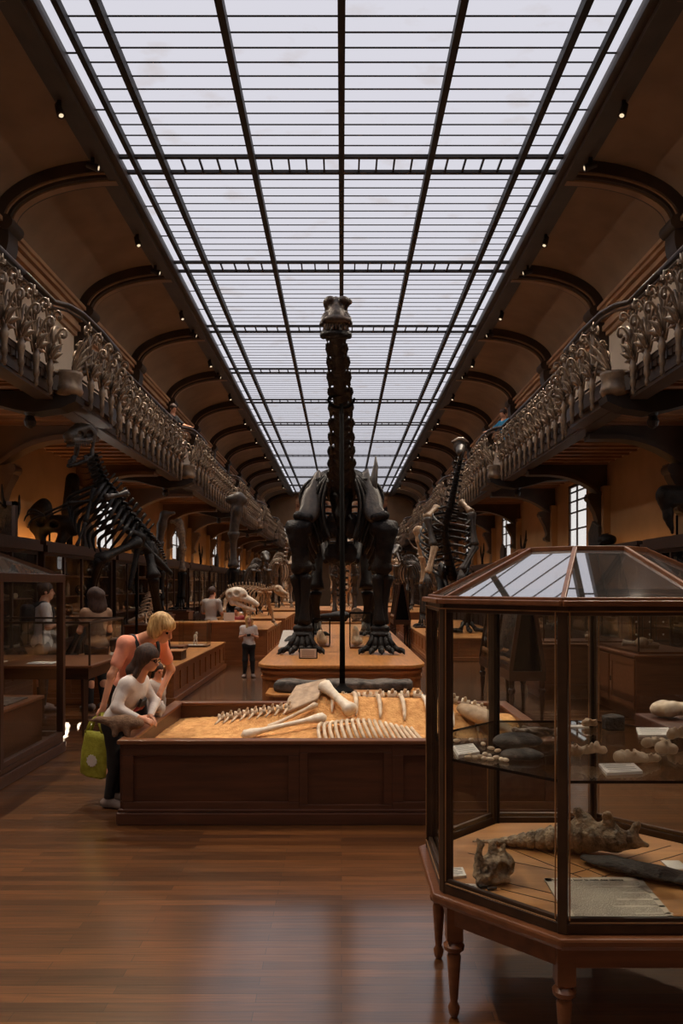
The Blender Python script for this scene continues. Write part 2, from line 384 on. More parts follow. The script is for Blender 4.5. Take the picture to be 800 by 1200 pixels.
def sdf_obj(name, f, res, material, parent=None, world=True):
    """closed surface of f = 0 (surface nets), linked as one smooth mesh"""
    lo = np.asarray(f.lo, dtype=np.float32) - 2.5 * res; hi = np.asarray(f.hi, dtype=np.float32) + 2.5 * res
    n = np.ceil((hi - lo) / res).astype(int) + 1
    ax = [lo[i] + res * np.arange(n[i], dtype=np.float32) for i in range(3)]
    P = np.stack(np.meshgrid(*ax, indexing='ij'), -1).reshape(-1, 3)
    D = np.concatenate([f(q) for q in np.array_split(P, max(1, len(P) // 200000))]).reshape(n).astype(np.float32)
    S = D < 0
    sh = tuple(n - 1); cnt = np.zeros(sh, np.float32); acc = np.zeros(sh + (3,), np.float32)
    for a in range(3):
        b, c = [k for k in range(3) if k != a]
        for ob in (0, 1):
            for oc in (0, 1):
                s0 = [slice(0, -1)] * 3; s1 = [slice(0, -1)] * 3
                s1[a] = slice(1, None)
                for (k, o) in ((b, ob), (c, oc)):
                    if o: s0[k] = slice(1, None); s1[k] = slice(1, None)
                d0, d1 = D[tuple(s0)], D[tuple(s1)]; x = (d0 < 0) != (d1 < 0)
                t = np.where(x, d0 / np.where(x, d0 - d1, 1), 0)
                cnt += x; acc[..., a] += np.where(x, t, 0); acc[..., b] += x * ob; acc[..., c] += x * oc
    act = cnt > 0; idx = -np.ones(sh, np.int64); k = np.argwhere(act); idx[act] = np.arange(len(k))
    verts = lo + res * (k + acc[act] / cnt[act][:, None]) if len(k) else np.zeros((0, 3))
    faces = []
    for a in range(3):
        b, c = (a + 1) % 3, (a + 2) % 3
        s0 = [slice(None)] * 3; s1 = [slice(None)] * 3; s0[a] = slice(0, -1); s1[a] = slice(1, None)
        x = S[tuple(s0)] != S[tuple(s1)]; e = np.argwhere(x)
        e = e[(e[:, b] > 0) & (e[:, c] > 0) & (e[:, b] < n[b] - 1) & (e[:, c] < n[c] - 1)]
        if not len(e): continue
        inside = S[tuple(e.T)]
        def ID(db, dc):
            q = e.copy(); q[:, b] -= db; q[:, c] -= dc; return idx[tuple(q.T)]
        q = np.stack([ID(1, 1), ID(0, 1), ID(0, 0), ID(1, 0)], 1)
        q[~inside] = q[~inside][:, ::-1]; faces.append(q)
    faces = np.concatenate(faces); faces = faces[(faces >= 0).all(axis=1)]
    if parent is not None and world: verts = verts - np.array(wloc(parent))
    me = bpy.data.meshes.new(name); nv, nf = len(verts), len(faces)
    me.vertices.add(nv); me.vertices.foreach_set('co', verts.astype(np.float32).ravel())
    me.loops.add(nf * 4); me.loops.foreach_set('vertex_index', faces.astype(np.int32).ravel())
    me.polygons.add(nf); me.polygons.foreach_set('loop_start', np.arange(0, nf * 4, 4, dtype=np.int32)); me.polygons.foreach_set('loop_total', np.full(nf, 4, np.int32))
    me.update(calc_edges=True); me.validate(); me.polygons.foreach_set('use_smooth', [True] * len(me.polygons))
    return link_mesh(name, me, material, parent)
ORD = ['first', 'second', 'third', 'fourth', 'fifth', 'sixth', 'seventh', 'eighth', 'ninth', 'tenth', 'eleventh', 'twelfth', 'thirteenth', 'fourteenth', 'fifteenth', 'sixteenth', 'seventeenth', 'eighteenth', 'nineteenth', 'twentieth']
# ------------------------------------------------------------------ the hall
BAY = 4.37
def YG(k): return .52 + BAY * k          # structural grid down the hall
K0, K1 = -1, 14
YEND = YG(K1) + .4
HX = 6.2                                 # half width of the hall
ZS = 9.2                                 # skylight height
WINY = [11.5 + 8.74 * k for k in range(-1, 6)]
WZ0, WZ1, WHW = 2.62, 4.4, .78

def struct(o, ): o['kind'] = 'structure'; return o

fl = MB().box(-HX - .3, HX + .3, -6, YEND + .3, -.12, 0)
struct(fl.build('floor', M['floor']))

for s, nm in ((-1, 'left'), (1, 'right')):
    w = MB(); up = MB()
    x0, x1 = sorted((s * HX, s * (HX + .07)))
    w.box(x0, x1, -6, YEND, 0, WZ0); w.box(x0, x1, -6, YEND, WZ1, 4.55)
    edges = [-6.] + [e for y in WINY for e in (y - WHW, y + WHW)] + [YEND]
    for i in range(0, len(edges), 2): w.box(x0, x1, edges[i], edges[i + 1], WZ0, WZ1)
    for y in [YG(k) for k in range(K0, K1)]:                  # pilasters under the balcony
        a, b = sorted((s * HX, s * (HX - .16))); w.box(a, b, y - .3, y + .3, 0, 4.0)
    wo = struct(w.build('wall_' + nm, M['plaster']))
    up.box(x0, x1, -6, YEND, 4.55, 8.2)
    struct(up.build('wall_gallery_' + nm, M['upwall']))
    # cove
    prof = [(3.98 + 2.12 * math.sin(PI / 2 * i / 16), 8.08 + 1.05 * math.cos(PI / 2 * i / 16)) for i in range(17)]
    outer = [(x + .18 * math.sin(PI / 2 * i / 16), z + .18 * math.cos(PI / 2 * i / 16)) for i, (x, z) in enumerate(prof)]
    c = MB().strip([(s * x, z) for x, z in outer], [(s * x, z) for x, z in prof], 'y', -6, YEND)
    c.box(*sorted((s * 6.1, s * 6.5)), -6, YEND, 8.0, 8.3)
    struct(c.build('ceiling_' + nm, M['cove'], smooth='auto'))
    # cornice at the foot of the cove
    t = MB()
    for (d, z0, z1) in ((.08, 7.48, 7.58), (.16, 7.58, 7.70), (.11, 7.70, 7.80), (.20, 7.80, 7.88), (.15, 7.88, 7.97), (.24, 7.97, 8.05), (.30, 8.05, 8.13), (.16, 8.13, 8.2)):
        t.box(*sorted((s * HX, s * (HX - d))), -6, YEND, z0, z1)
    struct(t.build('trim_cornice_' + nm, M['cornice']))
    # curb of the skylight
    t = MB()
    for (xa, xb, z0, z1) in ((3.86, 4.16, 8.98, 9.3), (3.80, 4.22, 8.92, 9.0), (3.92, 4.10, 8.84, 8.93), (4.16, 4.3, 8.96, 9.2)):
        t.box(*sorted((s * xa, s * xb)), -6, YEND, z0, z1)
    struct(t.build('trim_skylight_curb_' + nm, M['rib']))
    for k in range(K0, K1 + 1):
        y = YG(k); r = MB(); n = 18
        def off(d): return [(s * (3.98 + (2.12 - d) * math.sin(PI / 2 * i / n)), 8.08 + (1.05 - d) * math.cos(PI / 2 * i / n)) for i in range(n + 1)]
        r.strip(off(-.02), off(.20), 'y', y - .24, y + .24)
        r.strip(off(.19), off(.27), 'y', y - .15, y + .15)
        # console at the foot: S curve swinging out from the wall
        a = [(s * (5.86 - .16 * math.sin(PI * i / 10) + .03 * i), 8.1 - .10 * i) for i in range(11)]
        b = [(s * HX, 8.1 - .10 * i) for i in range(11)]
        r.strip(b, a, 'y', y - .20, y + .20)
        r.tube([(s * 5.86, y - .25, 8.05), (s * 5.86, y + .25, 8.05)], .13, 12)
        rb = struct(r.build('trim_rib_%s_%d' % (nm, k - K0 + 1), M['litrib'] if k == K1 - 1 else M['rib'], smooth='auto'))
        e = MB(); e.strip(off(.265), off(.30), 'y', y - .075, y + .075)
        for d in (-.19, .19): e.strip(off(.195), off(.225), 'y', y + d - .025, y + d + .025)
        e.build('moulding', M['ribtrim'], rb, smooth='auto', world=False)

# skylight: one glazed bay at a time
XB = [0, 1.55, 3.12, 3.63]
wn = 0
for k in range(K0, K1):
    y0, y1 = YG(k), YG(k + 1); f = MB(); wn += 1; ym = (y0 + y1) / 2
    for x in {0, 1.55, -1.55, 3.12, -3.12}: f.box(x - .05, x + .05, y0, y1, ZS - .16, ZS - .01)
    for x in (3.63, -3.63): f.box(x - .04, x + .04, y0, y1, ZS - .13, ZS - .01)
    cb = .25                              # half width of the double cross beam
    for y in (y0 + cb, y1 - cb): f.box(-3.9, 3.9, y - .035, y + .035, ZS - .06, ZS - .005)
    for y, e in ((y0, 1), (y1, -1)):      # ties of the ladder beam, half in each bay
        for (xa, xb) in ((0, 1.55), (1.55, 3.12)):
            for i in range(1, 5):
                for sg in (-1, 1):
                    x = sg * (xa + (xb - xa) * i / 5)
                    f.box(x - .015, x + .015, *sorted((y, y + e * cb)), ZS - .05, ZS - .005)
    npn = 13; L0, L1 = y0 + cb, y1 - cb
    for i in range(1, npn):
        y = L0 + (L1 - L0) * i / npn
        f.box(-3.6, 3.6, y - .012, y + .012, ZS - .014, ZS - .003)
    for i in (1, 2):
        y = L0 + (L1 - L0) * i / 3
        for sg in (-1, 1): f.box(*sorted((sg * 3.63, sg * 3.9)), y - .012, y + .012, ZS - .02, ZS - .005)
    fr = struct(f.build('window_%d' % wn, M['bar']))
    MB().quad((-3.95, y0, ZS), (-3.95, y1, ZS), (3.95, y1, ZS), (3.95, y0, ZS)).build('pane', M['skylight'], fr, world=False)
e = MB().box(-4.2, 4.2, -6, YG(K0), ZS - .1, ZS + .2); struct(e.build('ceiling_near_end', M['cove']))
e = MB().box(-4.2, 4.2, YG(K1), YEND + .3, ZS - .1, ZS + .2); struct(e.build('ceiling_far_end', M['cove']))

# end walls
e = MB().box(-6.6, 6.6, -6.3, -6, 0, 9.6); struct(e.build('wall_behind', M['plaster']))
e = MB(); YE = YEND
e.box(-6.6, 6.6, YE, YE + .3, 0, 9.6)
we = struct(e.build('wall_end', M['plaster']))
m_ = MB().box(-3.7, 3.7, YE - .06, YE - .005, 6.5, 8.9)
mu = tag(m_.build('mural_painting', M['mural']), 'wide ochre mural with dark branching shapes high on the end wall', 'painting')
g = MB()
for i in range(5):
    x0 = -5.2 + i * 2.1; g.box(x0, x0 + 1.9, YE - .06, YE - .03, 5.55, 6.35)
wn += 1
f = MB()
f.box(-5.5, 5.5, YE - .1, YE - .02, 6.35, 6.47); f.box(-5.5, 5.5, YE - .1, YE - .02, 5.43, 5.55)
for i in range(6): f.box(-5.4 + i * 2.1, -5.2 + i * 2.1, YE - .1, YE - .02, 5.5, 6.4)
fr = struct(f.build('window_%d' % wn, M['rib']))
g.build('pane', emit_mat('daylit_transom_glass', (.9, .84, .76), .8), fr, world=False)
# balcony across the end
b = MB().box(-4.2, 4.2, YE - 2.4, YE, 4.5, 4.72); b.box(-4.2, 4.2, YE - 2.5, YE - 2.35, 4.34, 4.8)
struct(b.build('balcony_floor_end', M['iron']))

# windows of the ground floor
for s in (-1, 1):
    for y in WINY:
        wn += 1; f = MB(); xa, xb = sorted((s * (HX + .02), s * (HX + .06)))
        f.box(xa, xb, y - WHW, y - WHW + .07, WZ0, WZ1); f.box(xa, xb, y + WHW - .07, y + WHW, WZ0, WZ1)
        f.box(xa, xb, y - WHW, y + WHW, WZ0, WZ0 + .07); f.box(xa, xb, y - WHW, y + WHW, WZ1 - .07, WZ1)
        for q in (.1,): f.box(xa, xb, y + q - .025, y + q + .025, WZ0, WZ1)
        for z in (3.2, 3.65, 3.95, 4.2): f.box(xa, xb, y - WHW, y + WHW, z - .02, z + .02)  # cross bars added to cut the sun patch on the floor into bands
        fr = struct(f.build('window_%d' % wn, M['dark']))
        x = s * (HX + .04)
        MB().quad((x, y - WHW, WZ0), (x, y + WHW, WZ0), (x, y + WHW, WZ1), (x, y - WHW, WZ1)).build('pane', M['winglass'], fr, world=False)

# balconies
XR = 4.15                                 # line of the railing
for s, nm in ((-1, 'left'), (1, 'right')):
    b = MB()
    b.box(*sorted((s * XR, s * HX)), -6, YEND, 4.62, 4.74)
    bo = struct(b.build('balcony_floor_' + nm, M['iron']))
    j = MB(); y = -5.8
    while y < YEND:                       # moulded boards of the soffit
        j.box(*sorted((s * (XR + .22), s * HX)), y, y + .26, 4.56, 4.621); j.box(*sorted((s * (XR + .3), s * HX)), y + .06, y + .2, 4.52, 4.561); y += .437
    j.build('soffit_board', M['ceilboard'], bo, world=False)
    q = MB()
    q.box(*sorted((s * (XR + .03), s * (XR + .24))), -6, YEND, 4.46, 4.76)
    q.box(*sorted((s * (XR - .02), s * (XR + .1))), -6, YEND, 4.7, 4.76)
    q.box(*sorted((s * (XR + .05), s * (XR + .3))), -6, YEND, 4.41, 4.47)
    y = -5.9
    while y < 60:
        q.box(*sorted((s * (XR - .01), s * (XR + .03))), y, y + .07, 4.6, 4.7); y += .16
    q.build('fascia_beam', M['iron'], bo, world=False)
    for k in range(K0, K1):
        y = YG(k); t = MB(); n = 14
        top = [(s * (XR + .2 + (HX - XR - .2) * i / n), 4.62) for i in range(n + 1)]
        low = [(s * (XR + .2 + (HX - XR - .2) * i / n), 4.34 if i < 3 else 4.34 - .62 * ((i - 3) / (n - 3)) ** 2.2) for i in range(n + 1)]
        t.strip(top, low, 'y', y - .06, y + .06)
        lo2 = [(x, z - .07) for x, z in low]; t.strip([(x, z + .02) for x, z in low], lo2, 'y', y - .16, y + .16)
        # wall console: scrolled bracket
        cs = [(s * HX, 3.8), (s * (HX - .46), 3.84), (s * (HX - .42), 3.62), (s * (HX - .30), 3.4), (s * (HX - .24), 3.2), (s * (HX - .28), 3.06), (s * (HX - .2), 2.96), (s * HX, 3.0)]
        t.prism(cs, 'y', y - .13, y + .13)
        t.tube([(s * (HX - .24), y - .15, 3.06), (s * (HX - .24), y + .15, 3.06)], .07, 12)
        t.tube([(s * (HX - .38), y - .15, 3.75), (s * (HX - .38), y + .15, 3.75)], .1, 12)
        struct(t.build('trim_arched_girder_%s_%d' % (nm, k - K0 + 1), M['girder'] if s < 0 else M['iron'], smooth='auto'))

# ------------------------------------------------------------------ railings
def leaf(mb, base, d, up, L, w, curl):
    base, d, up = Vector(base), Vector(d).normalized(), Vector(up).normalized()
    side = d.cross(up).normalized(); pts = []; n = 5
    for i in range(n + 1):
        t = i / n; pts.append(base + d * (L * t) + up * (curl * L * (t * t) - 0))
    rr = [w * x for x in (.35, .8, 1., .8, .5, .05)]
    mb.tube(pts, rr, 4, .3, side)

def make_baluster():
    mb = MB()
    # hanging foot and tapering pot, clear of the slab edge
    mb.lathe([(.01, 4.36), (.024, 4.38), (.034, 4.42), (.02, 4.46), (.036, 4.50), (.044, 4.54), (.034, 4.60), (.042, 4.68), (.058, 4.74), (.045, 4.78), (.03, 4.86)], (.02, 0, 0), 9)
    for q in (-.022, .0, .022):                       # bundle of reeds
        mb.tube([(0, q, 4.82), (0, q * .8, 5.2), (0, q * 1.3, 5.5)], [.02, .017, .014], 5)
    mb.tube([(0, 0, 5.4), (0, 0, 5.71)], [.014, .012], 5)
    for sg in (-1, 1):
        # arching fronds with curled tips meeting the neighbour
        mb.tube(curve([(0, sg * .03, 4.9), (0, sg * .07, 5.12), (0, sg * .14, 5.30), (-.01, sg * .21, 5.33), (-.01, sg * .235, 5.24), (0, sg * .2, 5.17), (0, sg * .17, 5.21)], 14), [.018] * 15, 5)
        mb.tube(curve([(0, sg * .02, 5.2), (0, sg * .06, 5.42), (0, sg * .12, 5.55), (0, sg * .19, 5.58), (0, sg * .235, 5.50), (0, sg * .2, 5.45)], 12), [.016] * 13, 5)
        mb.tube(curve([(0, sg * .06, 4.8), (.02, sg * .15, 4.86), (.02, sg * .215, 4.97), (.0, sg * .18, 5.06), (0, sg * .13, 5.0)], 10), [.017] * 11, 5)
        leaf(mb, (.03, 0, 4.88), (.25, sg * .75, .5), (1, 0, 0), .2, .055, .3)
        leaf(mb, (.03, 0, 4.96), (.3, sg * .5, .7), (1, 0, 0), .19, .046, .4)
        leaf(mb, (.03, 0, 4.88), (.1, sg * .9, -.1), (1, 0, 0), .17, .045, .2)
        mb.ell((.01, sg * .2, 5.20), (.026, .026, .026), 6, 4); mb.ell((.01, sg * .2, 5.48), (.024, .024, .024), 6, 4)
        leaf(mb, (0, 0, 5.56), (.1, sg * .85, .4), (0, 0, -1), .13, .036, .5)
        leaf(mb, (0, 0, 5.60), (.1, sg * .6, .8), (0, 0, -1), .11, .03, .2)
    # fronds curling out over the hall
    mb.tube(curve([(.02, 0, 4.9), (.07, .02, 5.1), (.15, .03, 5.27), (.23, .03, 5.28), (.24, .02, 5.19), (.19, .01, 5.16), (.18, .01, 5.21)], 14), [.018] * 15, 5)
    mb.tube(curve([(.0, 0, 5.15), (.04, -.02, 5.36), (.10, -.03, 5.5), (.17, -.03, 5.51), (.19, -.02, 5.43), (.15, -.01, 5.40)], 12), [.016] * 13, 5)
    mb.tube(curve([(.0, 0, 5.0), (-.05, .02, 5.25), (-.12, .02, 5.42), (-.18, .01, 5.38), (-.15, 0, 5.32)], 10), [.015] * 11, 5)
    mb.ell((.19, .01, 5.19), (.03, .03, .03), 6, 4); mb.ell((.16, -.02, 5.43), (.028, .028, .028), 6, 4)
    for a in range(5):
        q = 2 * PI * a / 5; leaf(mb, (.01, 0, 5.55), (.8 * math.cos(q), .8 * math.sin(q), .45), (0, 0, -1), .12, .034, .55)
    leaf(mb, (.03, 0, 4.84), (.3, 0, 1), (1, 0, 0), .24, .06, .35)
    leaf(mb, (.02, 0, 5.54), (.6, 0, .5), (0, 0, -1), .11, .032, .4)
    mb.ell((.01, 0, 5.60), (.032, .036, .05), 7, 5)
    return mb
def make_panel_ornament():
    """the broad palm leaf with a spiral at a bulge, on its drum"""
    mb = MB()
    mb.lathe([(.12, 4.46), (.2, 4.5), (.225, 4.56), (.21, 4.6), (.2, 4.72), (.22, 4.78), (.22, 4.82), (.12, 4.84)], (0, 0, 0), 18)
    for i in range(9):
        a = math.radians(-74 + 148 * i / 8)
        leaf(mb, (.08, 0, 4.82), (.2, math.sin(a), math.cos(a)), (1, 0, 0), .56 - .16 * abs(i - 4) / 4, .06, .25)
    for sg in (-1, 1):
        pts = []
        for i in range(22):
            t = i / 21; a = t * 2.6 * PI; r = .2 * (1 - .75 * t)
            pts.append((.0, sg * (.40 + r * math.sin(a)), 5.16 + r * math.cos(a)))
        mb.tube(pts, .024, 6)
    return mb
BAL = make_baluster(); ORN = make_panel_ornament()
bal_me = orn_me = rail_me = None
for s, nm in ((-1, 'left'), (1, 'right')):
    for j in range(-1, 11):
        y0 = 10.0 + BAY * j; bulge = j % 2 == 0
        lab = '%s %s of bronze plant-scroll railing from the near end of the %s gallery' % (ORD[j + 1], 'bowed bay' if bulge else 'straight bay', nm)
        t = thing('balcony_railing', lab, 'railing', (s * XR, y0, 0), 'railing bays of the galleries')
        if bulge: path = [(0, 0), (0, 1.05), (.16, 1.2), (.25, 1.55), (.28, 2.4), (.25, 3.35), (0, 3.8), (0, BAY)]
        else: path = [(0, 0), (0, BAY)]
        def off(y):
            for (a, ya), (b, yb) in zip(path, path[1:]):
                if ya <= y <= yb: return a + (b - a) * (y - ya) / (yb - ya)
            return 0
        h = MB(); h.tube([(-s * a, y, 5.78) for a, y in path], .05, 8, .8)
        h.build('handrail', M['handrail'], t, smooth=True, world=False)
        h = MB()
        for z in (4.78, 5.7): h.tube([(-s * a, y, z) for a, y in path], .017, 6)
        if bulge:
            h.prism([(-s * (a + .0), y) for a, y in path[1:7]] + [(s * .06, 3.8), (s * .06, 1.05)], 'z', 4.52, 4.74)
            h.prism([(-s * (a - .08), y) for a, y in path[2:6]] + [(s * .1, 3.3), (s * .1, 1.25)], 'z', 4.42, 4.52)
        h.build('rail_base', M['iron'], t, world=False)
        if bulge:
            h = MB()
            for yy in (1.35,):
                h.prism([(-s * .30, 4.47), (-s * .28, 4.38), (-s * .05, 4.28), (s * .35, 4.22), (s * .6, 4.26), (s * 1.2, 4.42), (s * 2.0, 4.46), (s * 2.0, 4.56), (s * .2, 4.52)], 'y', yy - .17, yy + .17)
                h.lathe([(.02, 4.02), (.07, 4.05), (.09, 4.12), (.06, 4.2), (.09, 4.26)], (s * .45, yy, 0), 12)
            h.build('corbel', M['corbel'], t, world=False)
        nb = 9
        ys = [(i + .5) * BAY / nb for i in range(nb)]
        if bulge: ys = [y for y in ys if abs(y - 1.4) > .2]
        for y in ys:
            if bal_me is None:
                o = BAL.build('baluster', M['bronze'], t, smooth=True, world=False); bal_me = o
            else:
                o = bal_me.copy(); COL.objects.link(o); o.parent = t
            o.location = (-s * (off(y) + .06), y, 0); o.rotation_euler = (0, 0, 0 if s < 0 else PI)
        if bulge:
            if orn_me is None:
                o = ORN.build('palm_leaf_ornament', M['bronze'], t, smooth=True, world=False); orn_me = o
            else:
                o = orn_me.copy(); COL.objects.link(o); o.parent = t
            o.location = (-s * .12, 1.3, 0); o.rotation_euler = (0, 0, 0 if s < 0 else PI)
t = thing('balcony_railing', 'bronze railing running across the end wall between both galleries', 'railing', (0, YE - 2.42, 0), 'railing bays of the galleries')
h = MB().tube([(-4.1, 0, 5.78), (4.1, 0, 5.78)], .05, 8); h.build('handrail', M['handrail'], t, world=False)
for i in range(17):
    o = bal_me.copy(); COL.objects.link(o); o.parent = t; o.location = (-3.95 + .494 * i, 0, 0); o.rotation_euler = (0, 0, -PI / 2)

# spotlights along the skylight curb
WD, WA = 1100, 300
def spot(x, y, z, lab, aim, watts=0, cone=75):
    t = thing('spotlight', lab, 'lamp', (x, y, z), 'spotlights along the skylight curb')
    d = Vector(aim).normalized()
    MB().box(-.03, .03, -.03, .03, .0, .14).build('bracket', M['cab'], t, world=False)
    MB().tube([d * -.1, d * .1], [.05, .065], 10).build('lamp_housing', M['cab'], t, world=False)
    MB().tube([d * .095, d * .104], [.035, .035], 10).build('lamp_face', M['lamp'], t, world=False)
    if watts:
        l = bpy.data.lights.new('spotlight_beam', 'SPOT'); l.energy = watts; l.spot_size = math.radians(cone); l.spot_blend = 1.; l.shadow_soft_size = .05; l.color = (1., .85, .68)
        o = bpy.data.objects.new('spotlight_beam', l); COL.objects.link(o); o.location = Vector((x, y, z)) + d * .14; o.rotation_euler = (-d).to_track_quat('Z', 'Y').to_euler()
for s, nm in ((-1, 'left'), (1, 'right')):
    n = 0
    for k in range(-1, 13):
        for qi, q in enumerate((.5, .85) if k in (1, 2, 3, 4, 5, 7) else (.5,)):
            down = qi == 0
            aim = (-s * .36, -.25, -1) if down else (-s * 1., .1, -.28)
            spot(s * 4.2, YG(k) + BAY * q, 8.78, ('%s small black spotlight in view from the near end under the %s skylight curb' % (ORD[n], nm)) if k > 1 else 'small black spotlight under the %s skylight curb nearer than the picture shows' % nm, aim, WD if down else WA, 86 if down else 64); n += k > 1
# ------------------------------------------------------------------ furniture
def panel_front(mb, axis, fixed, a0, a1, z0, z1, n, out, st=.07, dp=.018):
    """stiles and rails standing proud of a face: axis 'x' runs along x at y=fixed, 'y' along y at x=fixed"""
    def bx(p0, p1, q0, q1):
        f0, f1 = sorted((fixed, fixed + out * dp))
        if axis == 'x': mb.box(p0, p1, f0, f1, q0, q1)
        else: mb.box(f0, f1, p0, p1, q0, q1)
    bx(a0, a1, z0, z0 + st); bx(a0, a1, z1 - st, z1)
    for i in range(n + 1):
        c = a0 + (a1 - a0) * i / n; p0 = max(a0, c - st / 2) if i else a0; p1 = min(a1, c + st / 2) if i < n else a1
        if i == 0: p1 = a0 + st
        if i == n: p0 = a1 - st
        bx(p0, p1, z0 + st, z1 - st)

def platform(name, label, x0, x1, y0, y1, h, nx, ny, group=None, body='oakx', top='oak'):
    t = thing(name, label, 'platform', ((x0 + x1) / 2, (y0 + y1) / 2, 0), group)
    b = MB().box(x0, x1, y0, y1, 0, h - .035)
    for (ax, fx, a0, a1, n, o) in (('x', y0, x0, x1, nx, -1), ('y', x0, y0, y1, ny, -1), ('y', x1, y0, y1, ny, 1)):
        panel_front(b, ax, fx, a0, a1, .09, h - .035, n, o)
    b.build('body', M[body], t)
    MB().box(x0 - .035, x1 + .035, y0 - .035, y1 + .035, h - .035, h).build('top', M[top], t, bevel=.01)
    MB().box(x0 - .05, x1 + .05, y0 - .05, y1 + .05, 0, .09).build('skirting', M[body], t, bevel=.01)
    return t

# wall cases --------------------------------------------------------------
def make_wall_case():
    t = thing('glazed_cabinet', 'x', 'display case', (0, 0, 0), 'tall glazed wall cases')
    L = 4.1; b = MB()       # local: front at x=.72, wall at x=0, y -L/2..L/2
    b.box(.02, .70, -L / 2, L / 2, 0, .62); panel_front(b, 'y', .70, -L / 2, L / 2, .08, .62, 4, 1); b.box(.02, .74, -L / 2 - .01, L / 2 + .01, 0, .08)
    b.build('base', M['dark'], t, world=False)
    MB().box(.02, .05, -L / 2, L / 2, .62, 2.3).build('back_panel', M['caseback'], t, world=False)
    b = MB(); b.box(.66, .70, -L / 2, L / 2, .62, .68); b.box(.66, .70, -L / 2, L / 2, 2.24, 2.3); b.box(.02, .70, -L / 2, -L / 2 + .04, .62, 2.3); b.box(.02, .70, L / 2 - .04, L / 2, .62, 2.3)
    for i in range(5):
        y = -L / 2 + .03 + (L - .06) * i / 4; b.box(.66, .70, y - .03, y + .03, .62, 2.3)
    b.build('frame', M['dark'], t, world=False)
    MB().box(.0, .78, -L / 2 - .03, L / 2 + .03, 2.3, 2.42).box(.0, .74, -L / 2, L / 2, 2.42, 2.5).build('cornice', M['dark'], t, world=False)
    for z in (1.05, 1.48, 1.9): MB().box(.05, .62, -L / 2 + .04, L / 2 - .04, z - .02, z).build('shelf', M['casewood'], t, world=False)
    MB().quad((.68, -L / 2, .62), (.68, L / 2, .62), (.68, L / 2, 2.3), (.68, -L / 2, 2.3)).build('glass_pane', M['glass'], t, world=False)
    return t
def bone_lump(seed, kind):
    rs = random.Random(seed); m = MB()
    if kind == 'skull':
        m.ell((0, 0, .075), (.09, .07, .07), 9, 6); m.ell((.12, 0, .05), (.1, .045, .04), 8, 5); m.ell((.1, .035, .1), (.025, .02, .02), 6, 4); m.ell((.1, -.035, .1), (.025, .02, .02), 6, 4); m.tube([(.0, 0, .034), (.2, 0, .02)], [.03, .015], 6)
    elif kind == 'bone':
        m.tube([(0, -.16, .04), (0, -.12, .035), (0, 0, .03), (0, .12, .035), (0, .16, .04)], [.04, .03, .02, .03, .042], 8)
    elif kind == 'jar':
        m.lathe([(.05, 0), (.055, .02), (.055, .2), (.04, .24), (.045, .25), (.045, .28)], (0, 0, 0), 12)
    elif kind == 'ammonite':
        pts = [(.11 * (1 - i / 40) * math.cos(i * .42), .0, .13 + .11 * (1 - i / 40) * math.sin(i * .42)) for i in range(36)]
        m.tube(pts, [.04 * (1 - i / 42) for i in range(36)], 7)
        m.box(-.06, .06, -.04, .04, 0, .03)
    else:
        m.prism([(-.13, 0), (.12, 0), (.14, .1), (.06, .2), (-.05, .22), (-.12, .13)], 'y', -.02, .02); m.box(-.1, .1, -.05, .05, 0, .025)
    return m
KINDS = [('fossil_skull', 'skull', 'tanbone', 'skull'), ('long_bone', 'bone', 'palebone', 'bone'), ('specimen_jar', 'jar', 'tanbone', 'jar'), ('ammonite', 'ammonite', 'greybone', 'fossil'), ('fossil_slab', 'slab', 'rock', 'fossil')]
KADJ = {'fossil_skull': 'small tan fossil skull', 'long_bone': 'pale long bone', 'specimen_jar': 'tan specimen jar', 'ammonite': 'grey coiled ammonite', 'fossil_slab': 'upright grey fossil slab'}
protos = {}
def specimen(ki, loc, rz, sc, label, group):
    nm, kd, mt, cat = KINDS[ki]
    if nm not in protos:
        o = bone_lump(ki, kd).build(nm, M[mt], None, smooth='auto'); protos[nm] = o
    else:
        o = protos[nm].copy(); COL.objects.link(o)
    o.location = loc; o.rotation_euler = (0, 0, rz); o.scale = (sc,) * 3
    return tag(o, label, cat, group)
wc = make_wall_case(); first = True
rs = random.Random(3)
for s, nm in ((-1, 'left'), (1, 'right')):
    n = 0
    for k in range(2, 14):
        yc = YG(k) + BAY / 2 + .0
        o = wc if first else copy_tree(wc); first = False
        o.location = (s * (HX - .17), yc, 0); o.rotation_euler = (0, 0, 0 if s < 0 else PI)
        o['label'] = '%s tall dark glazed case along the %s wall counting from the near end' % (ORD[n], nm)
        if k < 7:
            for zi, (z, sh) in enumerate(((.62, 'bottom'), (1.05, 'second'), (1.48, 'third'), (1.9, 'top'))):
                order = list(range(5)); rs.shuffle(order)
                for q, ki in enumerate(order[:(5 if k < 5 else 4)]):
                    y = yc - 1.7 + .82 * q + rs.uniform(-.1, .1)
                    specimen(ki, (s * (HX - .55), y, z + .002), rs.uniform(0, 6), rs.uniform(.9, 1.25),
                             '%s on the %s shelf of the %s case along the %s wall' % (KADJ[KINDS[ki][0]], sh, ORD[n], nm), 'specimens in the wall cases')
        n += 1
